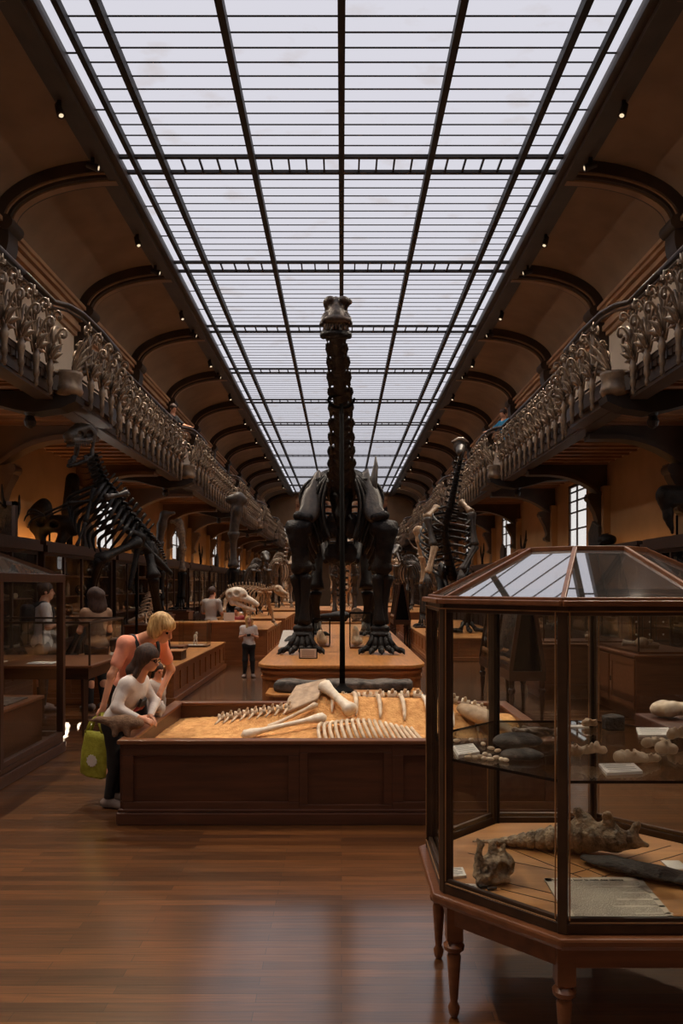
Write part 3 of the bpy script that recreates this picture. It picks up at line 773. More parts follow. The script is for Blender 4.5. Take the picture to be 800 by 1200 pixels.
# warm lamps standing on the wall cases, washing the wall behind
for s in (-1, 1):
    for k in range(1, 13):
        l = bpy.data.lights.new('case_top_lamp', 'AREA'); l.shape = 'RECTANGLE'; l.size = 3.6; l.size_y = .08; l.energy = (14 if k < 4 else 6) if s < 0 else 2.5; l.color = (1., .50, .15)
        o = bpy.data.objects.new('case_top_lamp', l); COL.objects.link(o); o.location = (s * (HX - .24), YG(k) + BAY / 2, 2.53)
        o.rotation_euler = (0, s * math.radians(155), PI / 2) if False else (math.radians(180), 0, PI / 2)
        d = Vector((s * .55, 0, 1)); o.rotation_euler = (-d).to_track_quat('Z', 'Y').to_euler()
        # keep the long side along the hall
        zq = -d.normalized(); xq = Vector((0, 1, 0)); yq = zq.cross(xq)
        o.matrix_world = Matrix.Translation(o.location) @ Matrix((xq, yq, zq)).transposed().to_4x4()

# sand box ---------------------------------------------------------------
sx0, sx1, sy0, sy1, sh = -1.56, 1.53, 5.48, 7.28, .60
t = thing('sand_box', 'large dark panelled wooden box filled with sand and fossil bones in mid floor', 'box', (0, 6.38, 0))
b = MB(); w = .05
b.box(sx0, sx1, sy0, sy0 + w, 0, sh - .03); b.box(sx0, sx1, sy1 - w, sy1, 0, sh - .03); b.box(sx0, sx0 + w, sy0 + w, sy1 - w, 0, sh - .03); b.box(sx1 - w, sx1, sy0 + w, sy1 - w, 0, sh - .03); b.box(sx0, sx1, sy0, sy1, .02, .06)
for (a0, a1) in ((sx0, -.30), (-.30, .36), (.36, sx1)): panel_front(b, 'x', sy0, a0, a1, .08, sh - .03, 1, -1, .08 if a1 - a0 > 1 else .06, .02)
panel_front(b, 'y', sx0, sy0, sy1, .08, sh - .03, 2, -1, .08, .02); panel_front(b, 'y', sx1, sy0, sy1, .08, sh - .03, 2, 1, .08, .02)
b.build('side_panels', M['sandbox'], t, bevel=.004)
r = MB(); o_ = .035
r.box(sx0 - o_, sx1 + o_, sy0 - o_, sy0 + w + .012, sh - .03, sh); r.box(sx0 - o_, sx1 + o_, sy1 - w - .012, sy1 + o_, sh - .03, sh)
r.box(sx0 - o_, sx0 + w + .012, sy0 + w + .012, sy1 - w - .012, sh - .03, sh); r.box(sx1 - w - .012, sx1 + o_, sy0 + w + .012, sy1 - w - .012, sh - .03, sh)
r.build('rim', M['casewood'], t, bevel=.008)
r = MB(); r.box(sx0 - .04, sx1 + .04, sy0 - .04, sy1 + .04, 0, .085); r.box(sx0 - .028, sx1 + .028, sy0 - .028, sy1 + .028, .085, .11)
r.build('skirting', M['sandbox'], t, bevel=.008)
def sand_z(x, y):
    z = .455 + .02 * math.sin(3 * x + 1) * math.cos(4 * y)
    z += .27 * math.exp(-((y - 6.70 + .05 * x) / .36) ** 2) * (1 / (1 + math.exp(-(x + .45) * 5))) * (1 - .55 / (1 + math.exp(-(x - 1.05) * 9)))
    z += .10 * math.exp(-((x + .22) / .30) ** 2 - ((y - 6.6) / .4) ** 2)
    z += .11 * math.exp(-((x - .20) / .36) ** 2 - ((y - 5.98) / .26) ** 2)
    z += .09 * math.exp(-((x + .75) / .45) ** 2 - ((y - 6.5) / .45) ** 2)
    z += .05 * math.exp(-((x + .35) / .5) ** 2 - ((y - 6.0) / .2) ** 2)
    return z
nx, ny = 120, 70; g = MB(); rs = random.Random(5)
X = [sx0 + w + (sx1 - sx0 - 2 * w) * i / nx for i in range(nx + 1)]; Y = [sy0 + w + (sy1 - sy0 - 2 * w) * j / ny for j in range(ny + 1)]
vs = [(x, y, sand_z(x, y) + rs.uniform(-.004, .004)) for y in Y for x in X]
g.add(vs, [(j * (nx + 1) + i, j * (nx + 1) + i + 1, (j + 1) * (nx + 1) + i + 1, (j + 1) * (nx + 1) + i) for j in range(ny) for i in range(nx)])
nb = len(g.v); g.add([(sx0 + w, sy0 + w, .07), (sx1 - w, sy0 + w, .07), (sx1 - w, sy1 - w, .07), (sx0 + w, sy1 - w, .07)], [(3, 2, 1, 0)])
tag(g.build('sand', M['sand'], None, smooth=True), 'orange yellow sand mounded around the bones in the dark wooden box', 'sand', kind='stuff')

# bones lying in the sand
def shaft(mb, a, b, r, e=1.7, bow=(0, 0, 0), n=9):
    a, b, bow = Vector(a), Vector(b), Vector(bow); pts = []; rr = []
    for i, (t_, q) in enumerate(((0, .55), (.04, e), (.12, e * .92), (.25, 1.05), (.5, .85), (.75, 1.), (.88, e * .9), (.96, e), (1, .6))):
        pts.append(a.lerp(b, t_) + bow * (4 * t_ * (1 - t_))); rr.append(r * q)
    return mb.tube(pts, rr, n, .85)
def sz(x, y, d=0): return (x, y, sand_z(x, y) + d)
t = thing('fossil_skeleton', 'pale whale-like skeleton half buried in the orange sand of the box', 'skeleton', (0.3, 6.4, .5))
cv = curve([sz(-.30, 6.95, .02), sz(.1, 6.85, .02), sz(.5, 6.75, .02), sz(.9, 6.68, .02), sz(1.2, 6.62, .02)], 15)
for i, p in enumerate(cv):
    m = MB(); d = (cv[min(i + 1, 15)] - cv[max(i - 1, 0)]).normalized()
    m.tube([p - d * .036, p, p + d * .036], [.05, .042, .05], 9); m.tube([p, p + V(0, -.05, .07)], [.028, .012], 6, .5); m.tube([p + V(0, .02, .02), p + V(0, .1, .03)], [.02, .012], 6, .5)
    m.build('vertebra', M['palebone'], t, smooth=True)
for i in range(7):                      # ribs falling forward from the spine
    x = -.12 + .2 * i; m = MB(); pts = []
    for q in range(9):
        u = q / 8; y = 6.84 - .08 * i / 6 - .48 * u; xx = x + .12 * u - .08 * u * u
        pts.append(Vector(sz(xx, y, .012 + .012 * math.sin(PI * u))))
    m.tube(pts, [.012, .018, .02, .021, .021, .02, .018, .015, .008], 7); m.build('rib', M['whitebone'] if i > 3 else M['palebone'], t, smooth=True)
for i in range(18):                      # fan of closely set ribs in front
    x = -.13 + .041 * i; m = MB(); pts = []
    for q in range(9):
        u = q / 8; y = 6.16 - .40 * u + .05 * (i / 17); xx = x - .05 * math.sin(PI * u * .9) + .10 * u * (i / 17)
        pts.append(Vector((xx, y, sand_z(xx, y) + .018 + .03 * math.sin(PI * u))))
    m.tube(pts, [.010] + [.0145] * 7 + [.009], 7); m.build('rib', M['palebone'], t, smooth=True)
m = MB(); shaft(m, sz(-.78, 5.98, .03), sz(-.12, 6.16, .07), .026, 1.9, (0, 0, .01)); m.build('limb_bone', M['whitebone'], t, smooth=True)
m = MB(); shaft(m, sz(-.78, 5.88, .02), sz(-.30, 5.78, .02), .018, 1.7); m.build('limb_bone', M['palebone'], t, smooth=True)
m = MB(); shaft(m, sz(-.60, 6.2, .02), sz(-.2, 6.4, .05), .02, 1.6); m.build('limb_bone', M['palebone'], t, smooth=True)
m = MB(); shaft(m, sz(-.16, 6.62, .07), sz(.09, 6.28, .08), .045, 1.5); m.build('humerus', M['whitebone'], t, smooth=True)
pa, pb, pc, pd = Vector(sz(-.48, 6.42, .03)), Vector(sz(-.4, 6.75, .12)), Vector(sz(-.13, 6.72, .12)), Vector(sz(-.2, 6.46, .05))
m = MB(); m.loft([[pa, pa.lerp(pb, .5) + V(-.02, 0, .01), pb, pc, pd], [p - V(0, 0, .03) for p in (pa, pa.lerp(pb, .5) + V(-.02, 0, .01), pb, pc, pd)]]); m.build('shoulder_blade', M['tanbone'], t, bevel=.01)
for i in range(9):                       # the smaller row of vertebrae on the left
    x = -1.05 + .075 * i; p = Vector(sz(x, 6.72 - .03 * i, .025)); m = MB()
    m.tube([p - V(.028, 0, 0), p, p + V(.028, 0, 0)], [.036, .03, .036], 8); m.tube([p, p + V(.02, -.03, .06)], [.02, .008], 6, .5); m.tube([p, p + V(-.03, -.16, -.03)], [.013, .007], 6)
    m.build('vertebra', M['palebone'], t, smooth=True)
m = MB(); m.tube(curve([sz(1.0, 6.5, .05), sz(1.15, 6.35, .1), sz(1.3, 6.2, .09), sz(1.42, 6.1, .04)], 8), [.05, .08, .1, .1, .08, .06, .05, .04, .02], 9, .6); m.build('skull', M['tanbone'], t, smooth=True)

# central platform ----------------------------------------------------------
def rounded(x0, x1, y0, y1, r, n=8):
    p = [(x1, y1), (x0, y1)]
    for i in range(n + 1): a = PI + PI / 2 * i / n; p.append((x0 + r + r * math.cos(a), y0 + r + r * math.sin(a)))
    for i in range(n + 1): a = 1.5 * PI + PI / 2 * i / n; p.append((x1 - r + r * math.cos(a), y0 + r + r * math.sin(a)))
    return p
DH = .66; DY0, DY1 = 10.0, 20.5
t = thing('skeleton_platform', 'long oak platform with rounded front corners under the giant long-necked skeleton', 'platform', (0, 15, 0))
MB().prism(rounded(-1.07, 1.07, DY0 + .04, DY1, .34), 'z', 0, DH - .05).build('body', M['oakx'], t, smooth='auto')
MB().prism(rounded(-1.12, 1.12, DY0, DY1 + .04, .36), 'z', DH - .05, DH).build('top', M['oak'], t, bevel=.012)
r = MB(); r.prism(rounded(-1.10, 1.10, DY0 + .012, DY1, .35), 'z', 0, .1); r.prism(rounded(-1.09, 1.09, DY0 + .02, DY1, .35), 'z', DH - .12, DH - .08)
r.prism(rounded(-1.085, 1.085, DY0 + .025, DY1, .35), 'z', DH - .2, DH - .17)
r.build('moulding', M['oakx'], t, smooth='auto')
t = thing('bench_step', 'low oak bench step against the front of the skeleton platform carrying a rock slab', 'platform', (0, 9.7, 0))
MB().prism([(-.9, 9.98), (-.9, 9.5), (-.82, 9.4), (.9, 9.4), (.97, 9.5), (.97, 9.98)], 'z', 0, .335).build('body', M['oakx'], t)
MB().prism([(-.94, 9.99), (-.94, 9.48), (-.84, 9.36), (.92, 9.36), (1.01, 9.48), (1.01, 9.99)], 'z', .335, .37).build('top', M['oak'], t, bevel=.008)
t = thing('lectern_box', 'small pale-topped oak box before the bench step, under the steel pole', 'box', (0, 9.1, 0))
MB().box(-.42, .44, 8.98, 9.34, 0, .40).build('body', M['oakx'], t); MB().box(-.47, .49, 8.93, 9.35, .40, .43).build('top', M['tray'], t, bevel=.008)
f = rough(rbox((.02, 9.68, .44), (.86, .17, .065), .04), .022, 16, 3)
tag(sdf_obj('rock_slab', f, .022, M['rock']), 'long flat grey fossil rock slab lying on the bench step', 'rock')
t = thing('support_pole', 'tall black steel pole on a round foot propping the giant neck', 'pole', (.01, 9.16, .43))
MB().lathe([(.14, .43), (.14, .45), (.1, .47), (.05, .5), (.03, .54)], (.01, 9.16, 0), 16).build('foot', M['steel'], t, smooth='auto')
MB().tube([(.01, 9.16, .5), (.01, 9.16, 1.3), (.0, 9.16, 3.86)], [.034, .03, .026], 10).build('shaft', M['steel'], t, smooth=True)
m = MB().tube(curve([(.0, 9.16, 3.98), (-.16, 9.16, 3.93), (-.1, 9.16, 3.84), (0, 9.16, 3.82), (.1, 9.16, 3.84), (.16, 9.16, 3.93)], 12), .018, 6); m.build('cradle', M['steel'], t, smooth=True)
# things on the platform
t = thing('drawing_board', 'white board with a dark dinosaur sketch leaning beside the left forefoot', 'picture', at(340, 750, 13.2))
c0 = at(340, 750, 13.2); zb = DH
MB().add([(c0.x - .19, 12.95, zb), (c0.x + .19, 12.95, zb), (c0.x + .26, 13.2, zb + .27), (c0.x - .12, 13.2, zb + .27), (c0.x - .19, 12.97, zb - .0), (c0.x + .19, 12.97, zb), (c0.x + .26, 13.22, zb + .26), (c0.x - .12, 13.22, zb + .26)], [(0, 1, 2, 3), (7, 6, 5, 4), (0, 4, 5, 1), (1, 5, 6, 2), (2, 6, 7, 3), (3, 7, 4, 0)]).build('board', M['paper'], t)
def onb(u, v): a = V(c0.x - .19 + .38 * u + .07 * v, 12.95 + .25 * v, zb + .27 * v + .006); return a + V(0, -.006, .0)
m = MB(); m.tube([onb(.2, .35), onb(.4, .5), onb(.6, .62), onb(.8, .75)], [.012, .05, .045, .012], 6, .15, (1, 0, 0)); m.tube([onb(.45, .5), onb(.42, .2)], .012, 5, .2); m.tube([onb(.6, .6), onb(.68, .3)], .012, 5, .2); m.build('drawing', M['ink'], t)
t = thing('name_plate', 'small cream label in a dark frame standing on the platform before the left forefoot', 'sign', at(361, 775, 10.9))
p = at(361, 775, 10.9); MB().box(p.x - .13, p.x + .13, 10.9, 10.92, DH, DH + .155).build('frame', M['steel'], t)
MB().box(p.x - .115, p.x + .115, 10.885, 10.901, DH + .015, DH + .14).build('card', M['paper'], t)
m = MB()
for i in range(4): m.box(p.x - .09, p.x + .09, 10.8835, 10.8855, DH + .03 + .025 * i, DH + .038 + .025 * i)
m.build('printed_lines', M['casewood'], t)
t = thing('prop_rod', 'slanting black rod lying from the platform to the left foreleg', 'rod', at(324, 768, 11.3))
MB().tube([at(323, 769, 11.6) , at(352, 745, 12.1)], .022, 8).build('rod', M['steel'], t)
def glass_box(label, x0, x1, y0, y1, z0, z1, fr='steel', grp=None, base=.03, th=.008):
    t = thing('glass_case', label, 'display case', ((x0 + x1) / 2, (y0 + y1) / 2, z0), grp)
    MB().box(x0, x1, y0, y1, z0, z0 + base).build('base', M['casewood'], t)
    f = MB()
    for x in (x0, x1):
        for y in (y0, y1): f.bar((x, y, z0 + base), (x, y, z1), th * 2, th * 2)
        f.bar((x, y0, z1), (x, y1, z1), th * 2, th * 2)
    for y in (y0, y1): f.bar((x0, y, z1), (x1, y, z1), th * 2, th * 2)
    f.build('frame', M[fr], t)
    g = MB()
    for a, b in (((x0, y0), (x1, y0)), ((x1, y0), (x1, y1)), ((x1, y1), (x0, y1)), ((x0, y1), (x0, y0))): g.quad((*a, z0), (*b, z0), (*b, z1), (*a, z1))
    g.quad((x0, y0, z1), (x1, y0, z1), (x1, y1, z1), (x0, y1, z1)); g.build('glass_pane', M['glass'], t)
    return t
glass_box('small glass cube case on the platform between the giant forefeet, left one', -.48, -.2, 12.9, 13.3, DH, DH + .47)
glass_box('small glass cube case on the platform between the giant forefeet, right one', .14, .5, 12.6, 13.0, DH, DH + .58)
tag(sdf_obj('fossil_skull', union([ell((-.36, 13.1, DH + .16), (.07, .07, .13)), ell((-.3, 13.1, DH + .1), (.06, .06, .07))], .05), .015, M['palebone']), 'pale skull inside the left small glass cube between the forefeet', 'skull')
tag(sdf_obj('fossil_skull', rough(union([ell((.26, 12.8, DH + .11), (.1, .09, .08)), ell((.24, 12.8, DH + .25), (.06, .06, .12))], .05), .01, 40), .015, M['palebone']), 'pale tan skull inside the right small glass cube between the forefeet', 'skull')

# left platform, with its pieces ------------------------------------------
AH = .54
platform('display_platform', 'long oak platform with panelled side behind the blonde visitor', -4.4, -2.42, 11.0, 15.8, AH, 4, 9, 'oak platforms')
t = thing('display_stand', 'small wooden block holding a dark upright bone on the left platform', 'stand', at(205, 773, 12.0))
p = at(204, 775, 12.); MB().box(p.x - .15, p.x + .13, 11.9, 12.3, AH, AH + .13).build('block', M['mahog'], t); MB().box(p.x - .16, p.x + .14, 11.89, 12.31, AH + .13, AH + .145).build('top', M['tray'], t)
m = MB().tube([(p.x - .1, 12.05, AH + .145), (p.x - .12, 12.05, AH + .25), (p.x - .16, 12.05, AH + .36)], [.035, .05, .03], 8); m.build('bone', M['blackbone'], t, smooth=True)
p = at(229, 755, 14.6)
glass_box('clear glass box over a white figurine on the far end of the left platform', p.x - .27, p.x + .25, 14.4, 14.8, AH, AH + .5, 'glass')
t = thing('figurine', 'tiny white standing animal figurine under the clear glass box', 'figurine', (p.x, 14.6, AH + .03))
m = MB(); m.tube([(p.x - .03, 14.6, AH + .03), (p.x - .02, 14.6, AH + .14)], .012, 6); m.tube([(p.x + .03, 14.6, AH + .03), (p.x + .02, 14.6, AH + .14)], .012, 6); m.ell((p.x, 14.6, AH + .18), (.04, .03, .06), 8, 6); m.ell((p.x + .02, 14.6, AH + .25), (.025, .02, .03), 8, 6); m.build('body', M['whitebone'], t, smooth=True)
MB().box(p.x - .14, p.x + .16, 14.5, 14.7, AH + .03, AH + .034).build('paper_base', M['paper'], t)
t = thing('flat_box', 'low closed wooden box lying behind the glass box on the left platform', 'box', at(207, 757, 14)); p = at(207, 757, 13.9)
MB().box(p.x - .2, p.x + .16, 13.7, 14.1, AH, AH + .06).build('body', M['mahog'], t); MB().box(p.x - .21, p.x + .17, 13.69, 14.11, AH + .06, AH + .075).build('lid', M['casewood'], t)
p = at(132, 770, 11.35); t = thing('text_stand', 'cream text panel leaning upright on the near end of the left platform', 'sign', (p.x, 11.2, AH))
MB().add([(p.x - .05, 11.1, AH), (p.x + .32, 11.25, AH), (p.x + .42, 11.55, AH + .38), (p.x + .06, 11.4, AH + .38), (p.x - .05, 11.12, AH), (p.x + .32, 11.27, AH), (p.x + .42, 11.57, AH + .375), (p.x + .06, 11.42, AH + .375)], [(0, 1, 2, 3), (7, 6, 5, 4), (0, 4, 5, 1), (1, 5, 6, 2), (2, 6, 7, 3), (3, 7, 4, 0)]).build('panel', M['paper'], t)

# further platforms ----------------------------------------------------------
BH = .70
platform('display_platform', 'oak platform left of centre carrying the pale splay-legged skeleton', -3.9, -1.72, 17.6, 21.6, BH, 3, 7, 'oak platforms')
t = thing('display_counter', 'plain oak counter in front of the pale splay-legged skeleton platform', 'counter', (-2.5, 16.5, 0))
b = MB().box(-2.75, -1.98, 16.25, 16.82, 0, .9); b.box(-3.6, -2.86, 16.3, 16.82, 0, .88); b.build('body', M['oakx'], t)
MB().box(-2.8, -1.93, 16.2, 16.84, .9, .94).box(-3.65, -2.83, 16.25, 16.84, .88, .92).build('top', M['oak'], t, bevel=.008)
MB().box(-2.77, -1.96, 16.23, 16.84, 0, .1).box(-3.62, -2.85, 16.28, 16.84, 0, .1).build('skirting', M['oakx'], t)
p = at(268, 722, 16.4); t = thing('label_card', 'white label card standing on the plain oak counter', 'sign', (p.x, 16.4, .94)); MB().box(p.x - .11, p.x + .12, 16.4, 16.42, .94, 1.12).build('card', M['paper'], t)
PH = .53
platform('display_platform', 'oak platform on the right carrying the upright dark skeleton', 1.97, 4.0, 17.2, 26.0, PH, 3, 12, 'oak platforms')
for i, (x0, x1, y0, y1, h, lab) in enumerate(((-3.9, -1.75, 23.5, 29, .7, 'oak platform second beyond the plain counter on the left'), (-3.9, -1.75, 31.5, 38, .7, 'oak platform third beyond the plain counter on the left'),
        (1.8, 3.9, 29, 35, .7, 'oak platform behind the upright dark skeleton platform on the right'), (1.8, 3.9, 38, 44, .7, 'far oak platform last in the right row'),
        (-.95, .95, 22.6, 27.5, .62, 'oak platform directly behind the giant skeleton platform'), (-1.1, 1.1, 31, 37, .7, 'oak platform second behind the giant skeleton in the middle aisle'), (-3.9, -1.75, 41, 47, .7, 'far oak platform last in the left row'))):
    platform('display_platform', lab, x0, x1, y0, y1, h, 3, 6, 'oak platforms')

# right cabinets -------------------------------------------------------------
def cabinet(label, x0, x1, y0, y1, h, doors_axis, n):
    t = thing('cabinet', label, 'cabinet', ((x0 + x1) / 2, (y0 + y1) / 2, 0), 'low cabinets on the right')
    MB().box(x0, x1, y0, y1, .1, h - .03).box(x0 + .03, x1, y0 + .03, y1, 0, .1).build('body', M['casewood'], t)
    MB().box(x0 - .03, x1, y0 - .03, y1, h - .03, h).build('top', M['casewood'], t, bevel=.006)
    for i in range(n):
        d = MB()
        if doors_axis == 'y':
            a0 = y0 + (y1 - y0) * i / n + .02; a1 = y0 + (y1 - y0) * (i + 1) / n - .02; panel_front(d, 'y', x0, a0, a1, .14, h - .06, 1, -1, .08, .02); d.box(x0 - .008, x0, a0 + .08, a1 - .08, .2, h - .14)
        else:
            a0 = x0 + (x1 - x0) * i / n + .02; a1 = x0 + (x1 - x0) * (i + 1) / n - .02; panel_front(d, 'x', y0, a0, a1, .14, h - .06, 1, -1, .08, .02); d.box(a0 + .08, a1 - .08, y0 - .008, y0, .2, h - .14)
        do = d.build('door', M['casewood'], t)
        k = MB()
        if doors_axis == 'y': k.box(x0 - .03, x0 - .018, a1 - .06, a1 - .04, h * .5, h * .5 + .06)
        else: k.box(a1 - .06, a1 - .04, y0 - .03, y0 - .018, h * .5, h * .5 + .06)
        k.build('handle', M['steel'], do)
cabinet('low wooden cabinet with two doors facing the aisle at right', 3.67, 4.6, 9.57, 11.4, .83, 'y', 2)
cabinet('wide low dark cabinet behind the two-door cabinet at right', 2.95, 4.6, 11.45, 12.3, .83, 'x', 2)
def drawer_chest(label, x0, x1, y0, y1, z0, z1, nx, nz):
    t = thing('drawer_chest', label, 'chest', ((x0 + x1) / 2, (y0 + y1) / 2, z0))
    MB().box(x0, x1, y0, y1, z0, z1).build('body', M['mahog'], t)
    for i in range(nx):
        for j in range(nz):
            a0 = x0 + (x1 - x0) * (i + .05) / nx; a1 = x0 + (x1 - x0) * (i + .95) / nx; b0 = z0 + (z1 - z0) * (j + .06) / nz; b1 = z0 + (z1 - z0) * (j + .94) / nz
            d = MB().box(a0, a1, y0 - .015, y0, b0, b1).build('drawer', M['casewood'], t)
            MB().ell(((a0 + a1) / 2, y0 - .025, (b0 + b1) / 2), (.016, .016, .016), 8, 6).build('knob', M['whitebone'], d)
t_ = drawer_chest('chest of small drawers with pale knobs behind the low right cabinet', 4.62, 5.27, 12.35, 12.8, 0, 1.62, 3, 8)
glass_box('long low glass case on top of the two-door cabinet at right', 3.75, 4.55, 9.7, 11.3, .83, 1.35, 'caseframe')
glass_box('glass case on top of the wide low dark cabinet at right', 3.05, 4.4, 11.6, 12.2, .83, 1.45, 'caseframe')
for i, (x, y, lab) in enumerate(((3.95, 10.1, 'tan fossil skull in the glass case on the two-door cabinet, nearest'), (4.1, 10.7, 'pale long bone in the glass case on the two-door cabinet'), (3.4, 11.9, 'grey coiled ammonite in the glass case on the wide dark cabinet'), (3.9, 11.9, 'tan fossil skull in the glass case on the wide dark cabinet'))):
    specimen((0, 1, 3, 0)[i], (x, y, .862), i * 1.3, 1.1, lab, None)

# A-frame desk cases ----------------------------------------------------------
def turned_leg(x, y, z, name, parent, material, sc=1.):
    q = [(.018, 0), (.026, .02), (.024, .05), (.016, .07), (.022, .09), (.036, z - .20), (.026, z - .17), (.046, z - .14), (.046, z - .11), (.026, z - .095), (.034, z - .08), (.034, z)]
    return MB().lathe([(r * sc, h) for r, h in q], (x, y, 0), 12).build(name, material, parent, smooth='auto')
def aframe(label, x0, x1, y0, y1, zt, za):
    t = thing('desk_case', label, 'display case', ((x0 + x1) / 2, (y0 + y1) / 2, 0), 'tent-shaped desk cases')
    xm = (x0 + x1) / 2
    MB().box(x0, x1, y0, y1, zt - .12, zt).build('apron', M['mahog'], t)
    f = MB()
    for y in (y0 + .02, y1 - .02):
        f.bar((x0 + .02, y, zt), (xm - .06, y, za), .05, .05, (0, 1, 0)); f.bar((x1 - .02, y, zt), (xm + .06, y, za), .05, .05, (0, 1, 0)); f.bar((xm - .08, y, za), (xm + .08, y, za), .05, .05)
    f.bar((xm - .06, y0, za), (xm - .06, y1, za), .04, .04); f.bar((xm + .06, y0, za), (xm + .06, y1, za), .04, .04)
    for x, xx in ((x0 + .02, xm - .06), (x1 - .02, xm + .06)): f.bar((x, (y0 + y1) / 2, zt), (xx, (y0 + y1) / 2, za), .035, .035, (0, 1, 0))
    f.build('frame', M['mahogz'], t)
    MB().prism([(x0 + .05, zt), (x1 - .05, zt), (xm + .05, za), (xm - .05, za)], 'y', y0 + .05, y0 + .06).build('end_panel', M['steel'], t)
    MB().prism([(x0 + .05, zt), (x1 - .05, zt), (xm + .05, za), (xm - .05, za)], 'y', y1 - .06, y1 - .05).build('end_panel', M['steel'], t)
    MB().box(x0 + .12, x1 - .12, y0 + .07, y1 - .07, zt, zt + .02).prism([(xm - .03, zt + .02), (xm + .03, zt + .02), (xm, za - .05)], 'y', y0 + .07, y1 - .07).build('display_back', M['rock'], t)
    MB().quad((x0, y0, zt), (x0, y1, zt), (xm - .06, y1, za), (xm - .06, y0, za)).quad((x1, y0, zt), (x1, y1, zt), (xm + .06, y1, za), (xm + .06, y0, za)).build('glass_pane', M['glass'], t)
    for x in (x0 + .04, x1 - .04):
        for y in (y0 + .04, (y0 + y1) / 2, y1 - .04): turned_leg(x, y, zt - .12, 'leg', t, M['mahogz'])
aframe('tent-shaped desk case on turned legs seen behind the eight-sided glass case', 2.1, 2.56, 9.62, 11.7, .62, 1.62)
aframe('far tent-shaped desk case on turned legs right of the giant skeleton', 1.42, 1.9, 21.0, 22.6, .75, 1.75)

# near left floor case ----------------------------------------------------------
t = thing('hall_case', 'tall glazed wooden case at the left edge with a low glass roof', 'display case', (-3.8, 6.5, 0))
lx0, lx1, ly0, ly1 = -4.75, -2.87, 4.9, 7.86; LZ = 1.78
MB().box(lx0 - .04, lx1 + .04, ly0 - .04, ly1 + .04, 0, .1).box(lx0 - .02, lx1 + .02, ly0 - .02, ly1 + .02, .1, .16).build('plinth', M['mahog'], t, bevel=.01)
f = MB()
for x in (lx0, lx1):
    for y in (ly0, 6.42, ly1): f.box(x - .035, x + .035, y - .035, y + .035, .16, LZ)
    f.box(x - .04, x + .04, ly0, ly1, LZ - .05, LZ + .03); f.box(x - .03, x + .03, ly0, ly1, .16, .21)
for y in (ly0, ly1): f.box(lx0, lx1, y - .04, y + .04, LZ - .05, LZ + .03); f.box(lx0, lx1, y - .03, y + .03, .16, .21)
f.build('frame', M['mahogz'], t, bevel=.006)
ra, rb_ = (-4.35, 5.4), (-3.27, 7.3); RZ = 2.0
f = MB()
for a, b in (((lx0, ly0), (ra[0], ra[1])), ((lx1, ly0), (rb_[0], ra[1])), ((lx1, ly1), (rb_[0], rb_[1])), ((lx0, ly1), (ra[0], rb_[1]))): f.bar((*a, LZ + .02), (*b, RZ), .035, .035)
for a, b in (((ra[0], ra[1]), (rb_[0], ra[1])), ((rb_[0], ra[1]), (rb_[0], rb_[1])), ((rb_[0], rb_[1]), (ra[0], rb_[1])), ((ra[0], rb_[1]), (ra[0], ra[1]))): f.bar((*a, RZ), (*b, RZ), .035, .035)
f.build('roof_frame', M['mahog'], t)
g = MB()
c4 = [(lx0, ly0), (lx1, ly0), (lx1, ly1), (lx0, ly1)]; r4 = [(ra[0], ra[1]), (rb_[0], ra[1]), (rb_[0], rb_[1]), (ra[0], rb_[1])]
for i in range(4): g.quad((*c4[i], LZ), (*c4[(i + 1) % 4], LZ), (*r4[(i + 1) % 4], RZ), (*r4[i], RZ))
g.quad(*[(*p, RZ) for p in r4]); g.build('roof_glass', M['roofglass'], t)
g = MB()
for i in range(4): g.quad((*c4[i], .2), (*c4[(i + 1) % 4], .2), (*c4[(i + 1) % 4], LZ), (*c4[i], LZ))
g.build('glass_pane', M['glass'], t)
MB().box(lx0 + .1, -2.97, 5.1, 7.62, .16, .58).build('display_block', M['mahog'], t); MB().box(lx0 + .08, -2.95, 5.08, 7.64, .58, .61).build('block_top', M['casewood'], t, bevel=.006)
tag(MB().box(-3.35, -3.02, 6.9, 7.4, .612, .625).build('information_sheet', M['rock'], None), 'dark flat panel lying on the wooden block inside the left edge case', 'sign')
tag(sdf_obj('fossil_skull', rough(union([ell((-3.9, 6.6, .80), (.2, .3, .15)), ell((-3.7, 6.3, .75), (.14, .2, .1))], .08), .02, 18, 2), .025, M['skullbone']), 'large brown skull on the wooden block inside the left edge case', 'skull')

# table case behind it ----------------------------------------------------------
t = thing('table_case', 'wooden table with a glass box top in front of the backpack visitor', 'display case', (-4, 9.2, 0))
tx0, tx1, ty0, ty1, tz = -4.95, -2.8, 8.6, 9.95, .80
MB().box(tx0, tx1, ty0, ty1, tz - .03, tz).build('table_top', M['casewood'], t, bevel=.006); MB().box(tx0 + .05, tx1 - .05, ty0 + .05, ty1 - .05, tz - .16, tz - .03).build('apron', M['mahog'], t)
for x in (tx0 + .1, -3.85, tx1 - .1):
    for y in (ty0 + .08, ty1 - .08): MB().tube([(x, y, 0), (x, y, tz - .16)], [.03, .045], 4).build('leg', M['mahogz'], t)
f = MB(); z1 = 1.28
for x in (tx0 + .03, -3.85, tx1 - .03):
    for y in (ty0 + .03, ty1 - .03): f.bar((x, y, tz), (x, y, z1), .02, .02)
for y in (ty0 + .03, ty1 - .03): f.bar((tx0 + .03, y, z1), (tx1 - .03, y, z1), .025, .025)
for x in (tx0 + .03, tx1 - .03): f.bar((x, ty0, z1), (x, ty1, z1), .025, .025)
f.build('glass_frame', M['caseframe'], t)
g = MB(); a, b, c, d = tx0 + .03, tx1 - .03, ty0 + .03, ty1 - .03
for p, q in (((a, c), (b, c)), ((b, c), (b, d)), ((b, d), (a, d)), ((a, d), (a, c))): g.quad((*p, tz), (*q, tz), (*q, z1), (*p, z1))
g.quad((a, c, z1), (b, c, z1), (b, d, z1), (a, d, z1)); g.build('glass_pane', M['glass'], t)
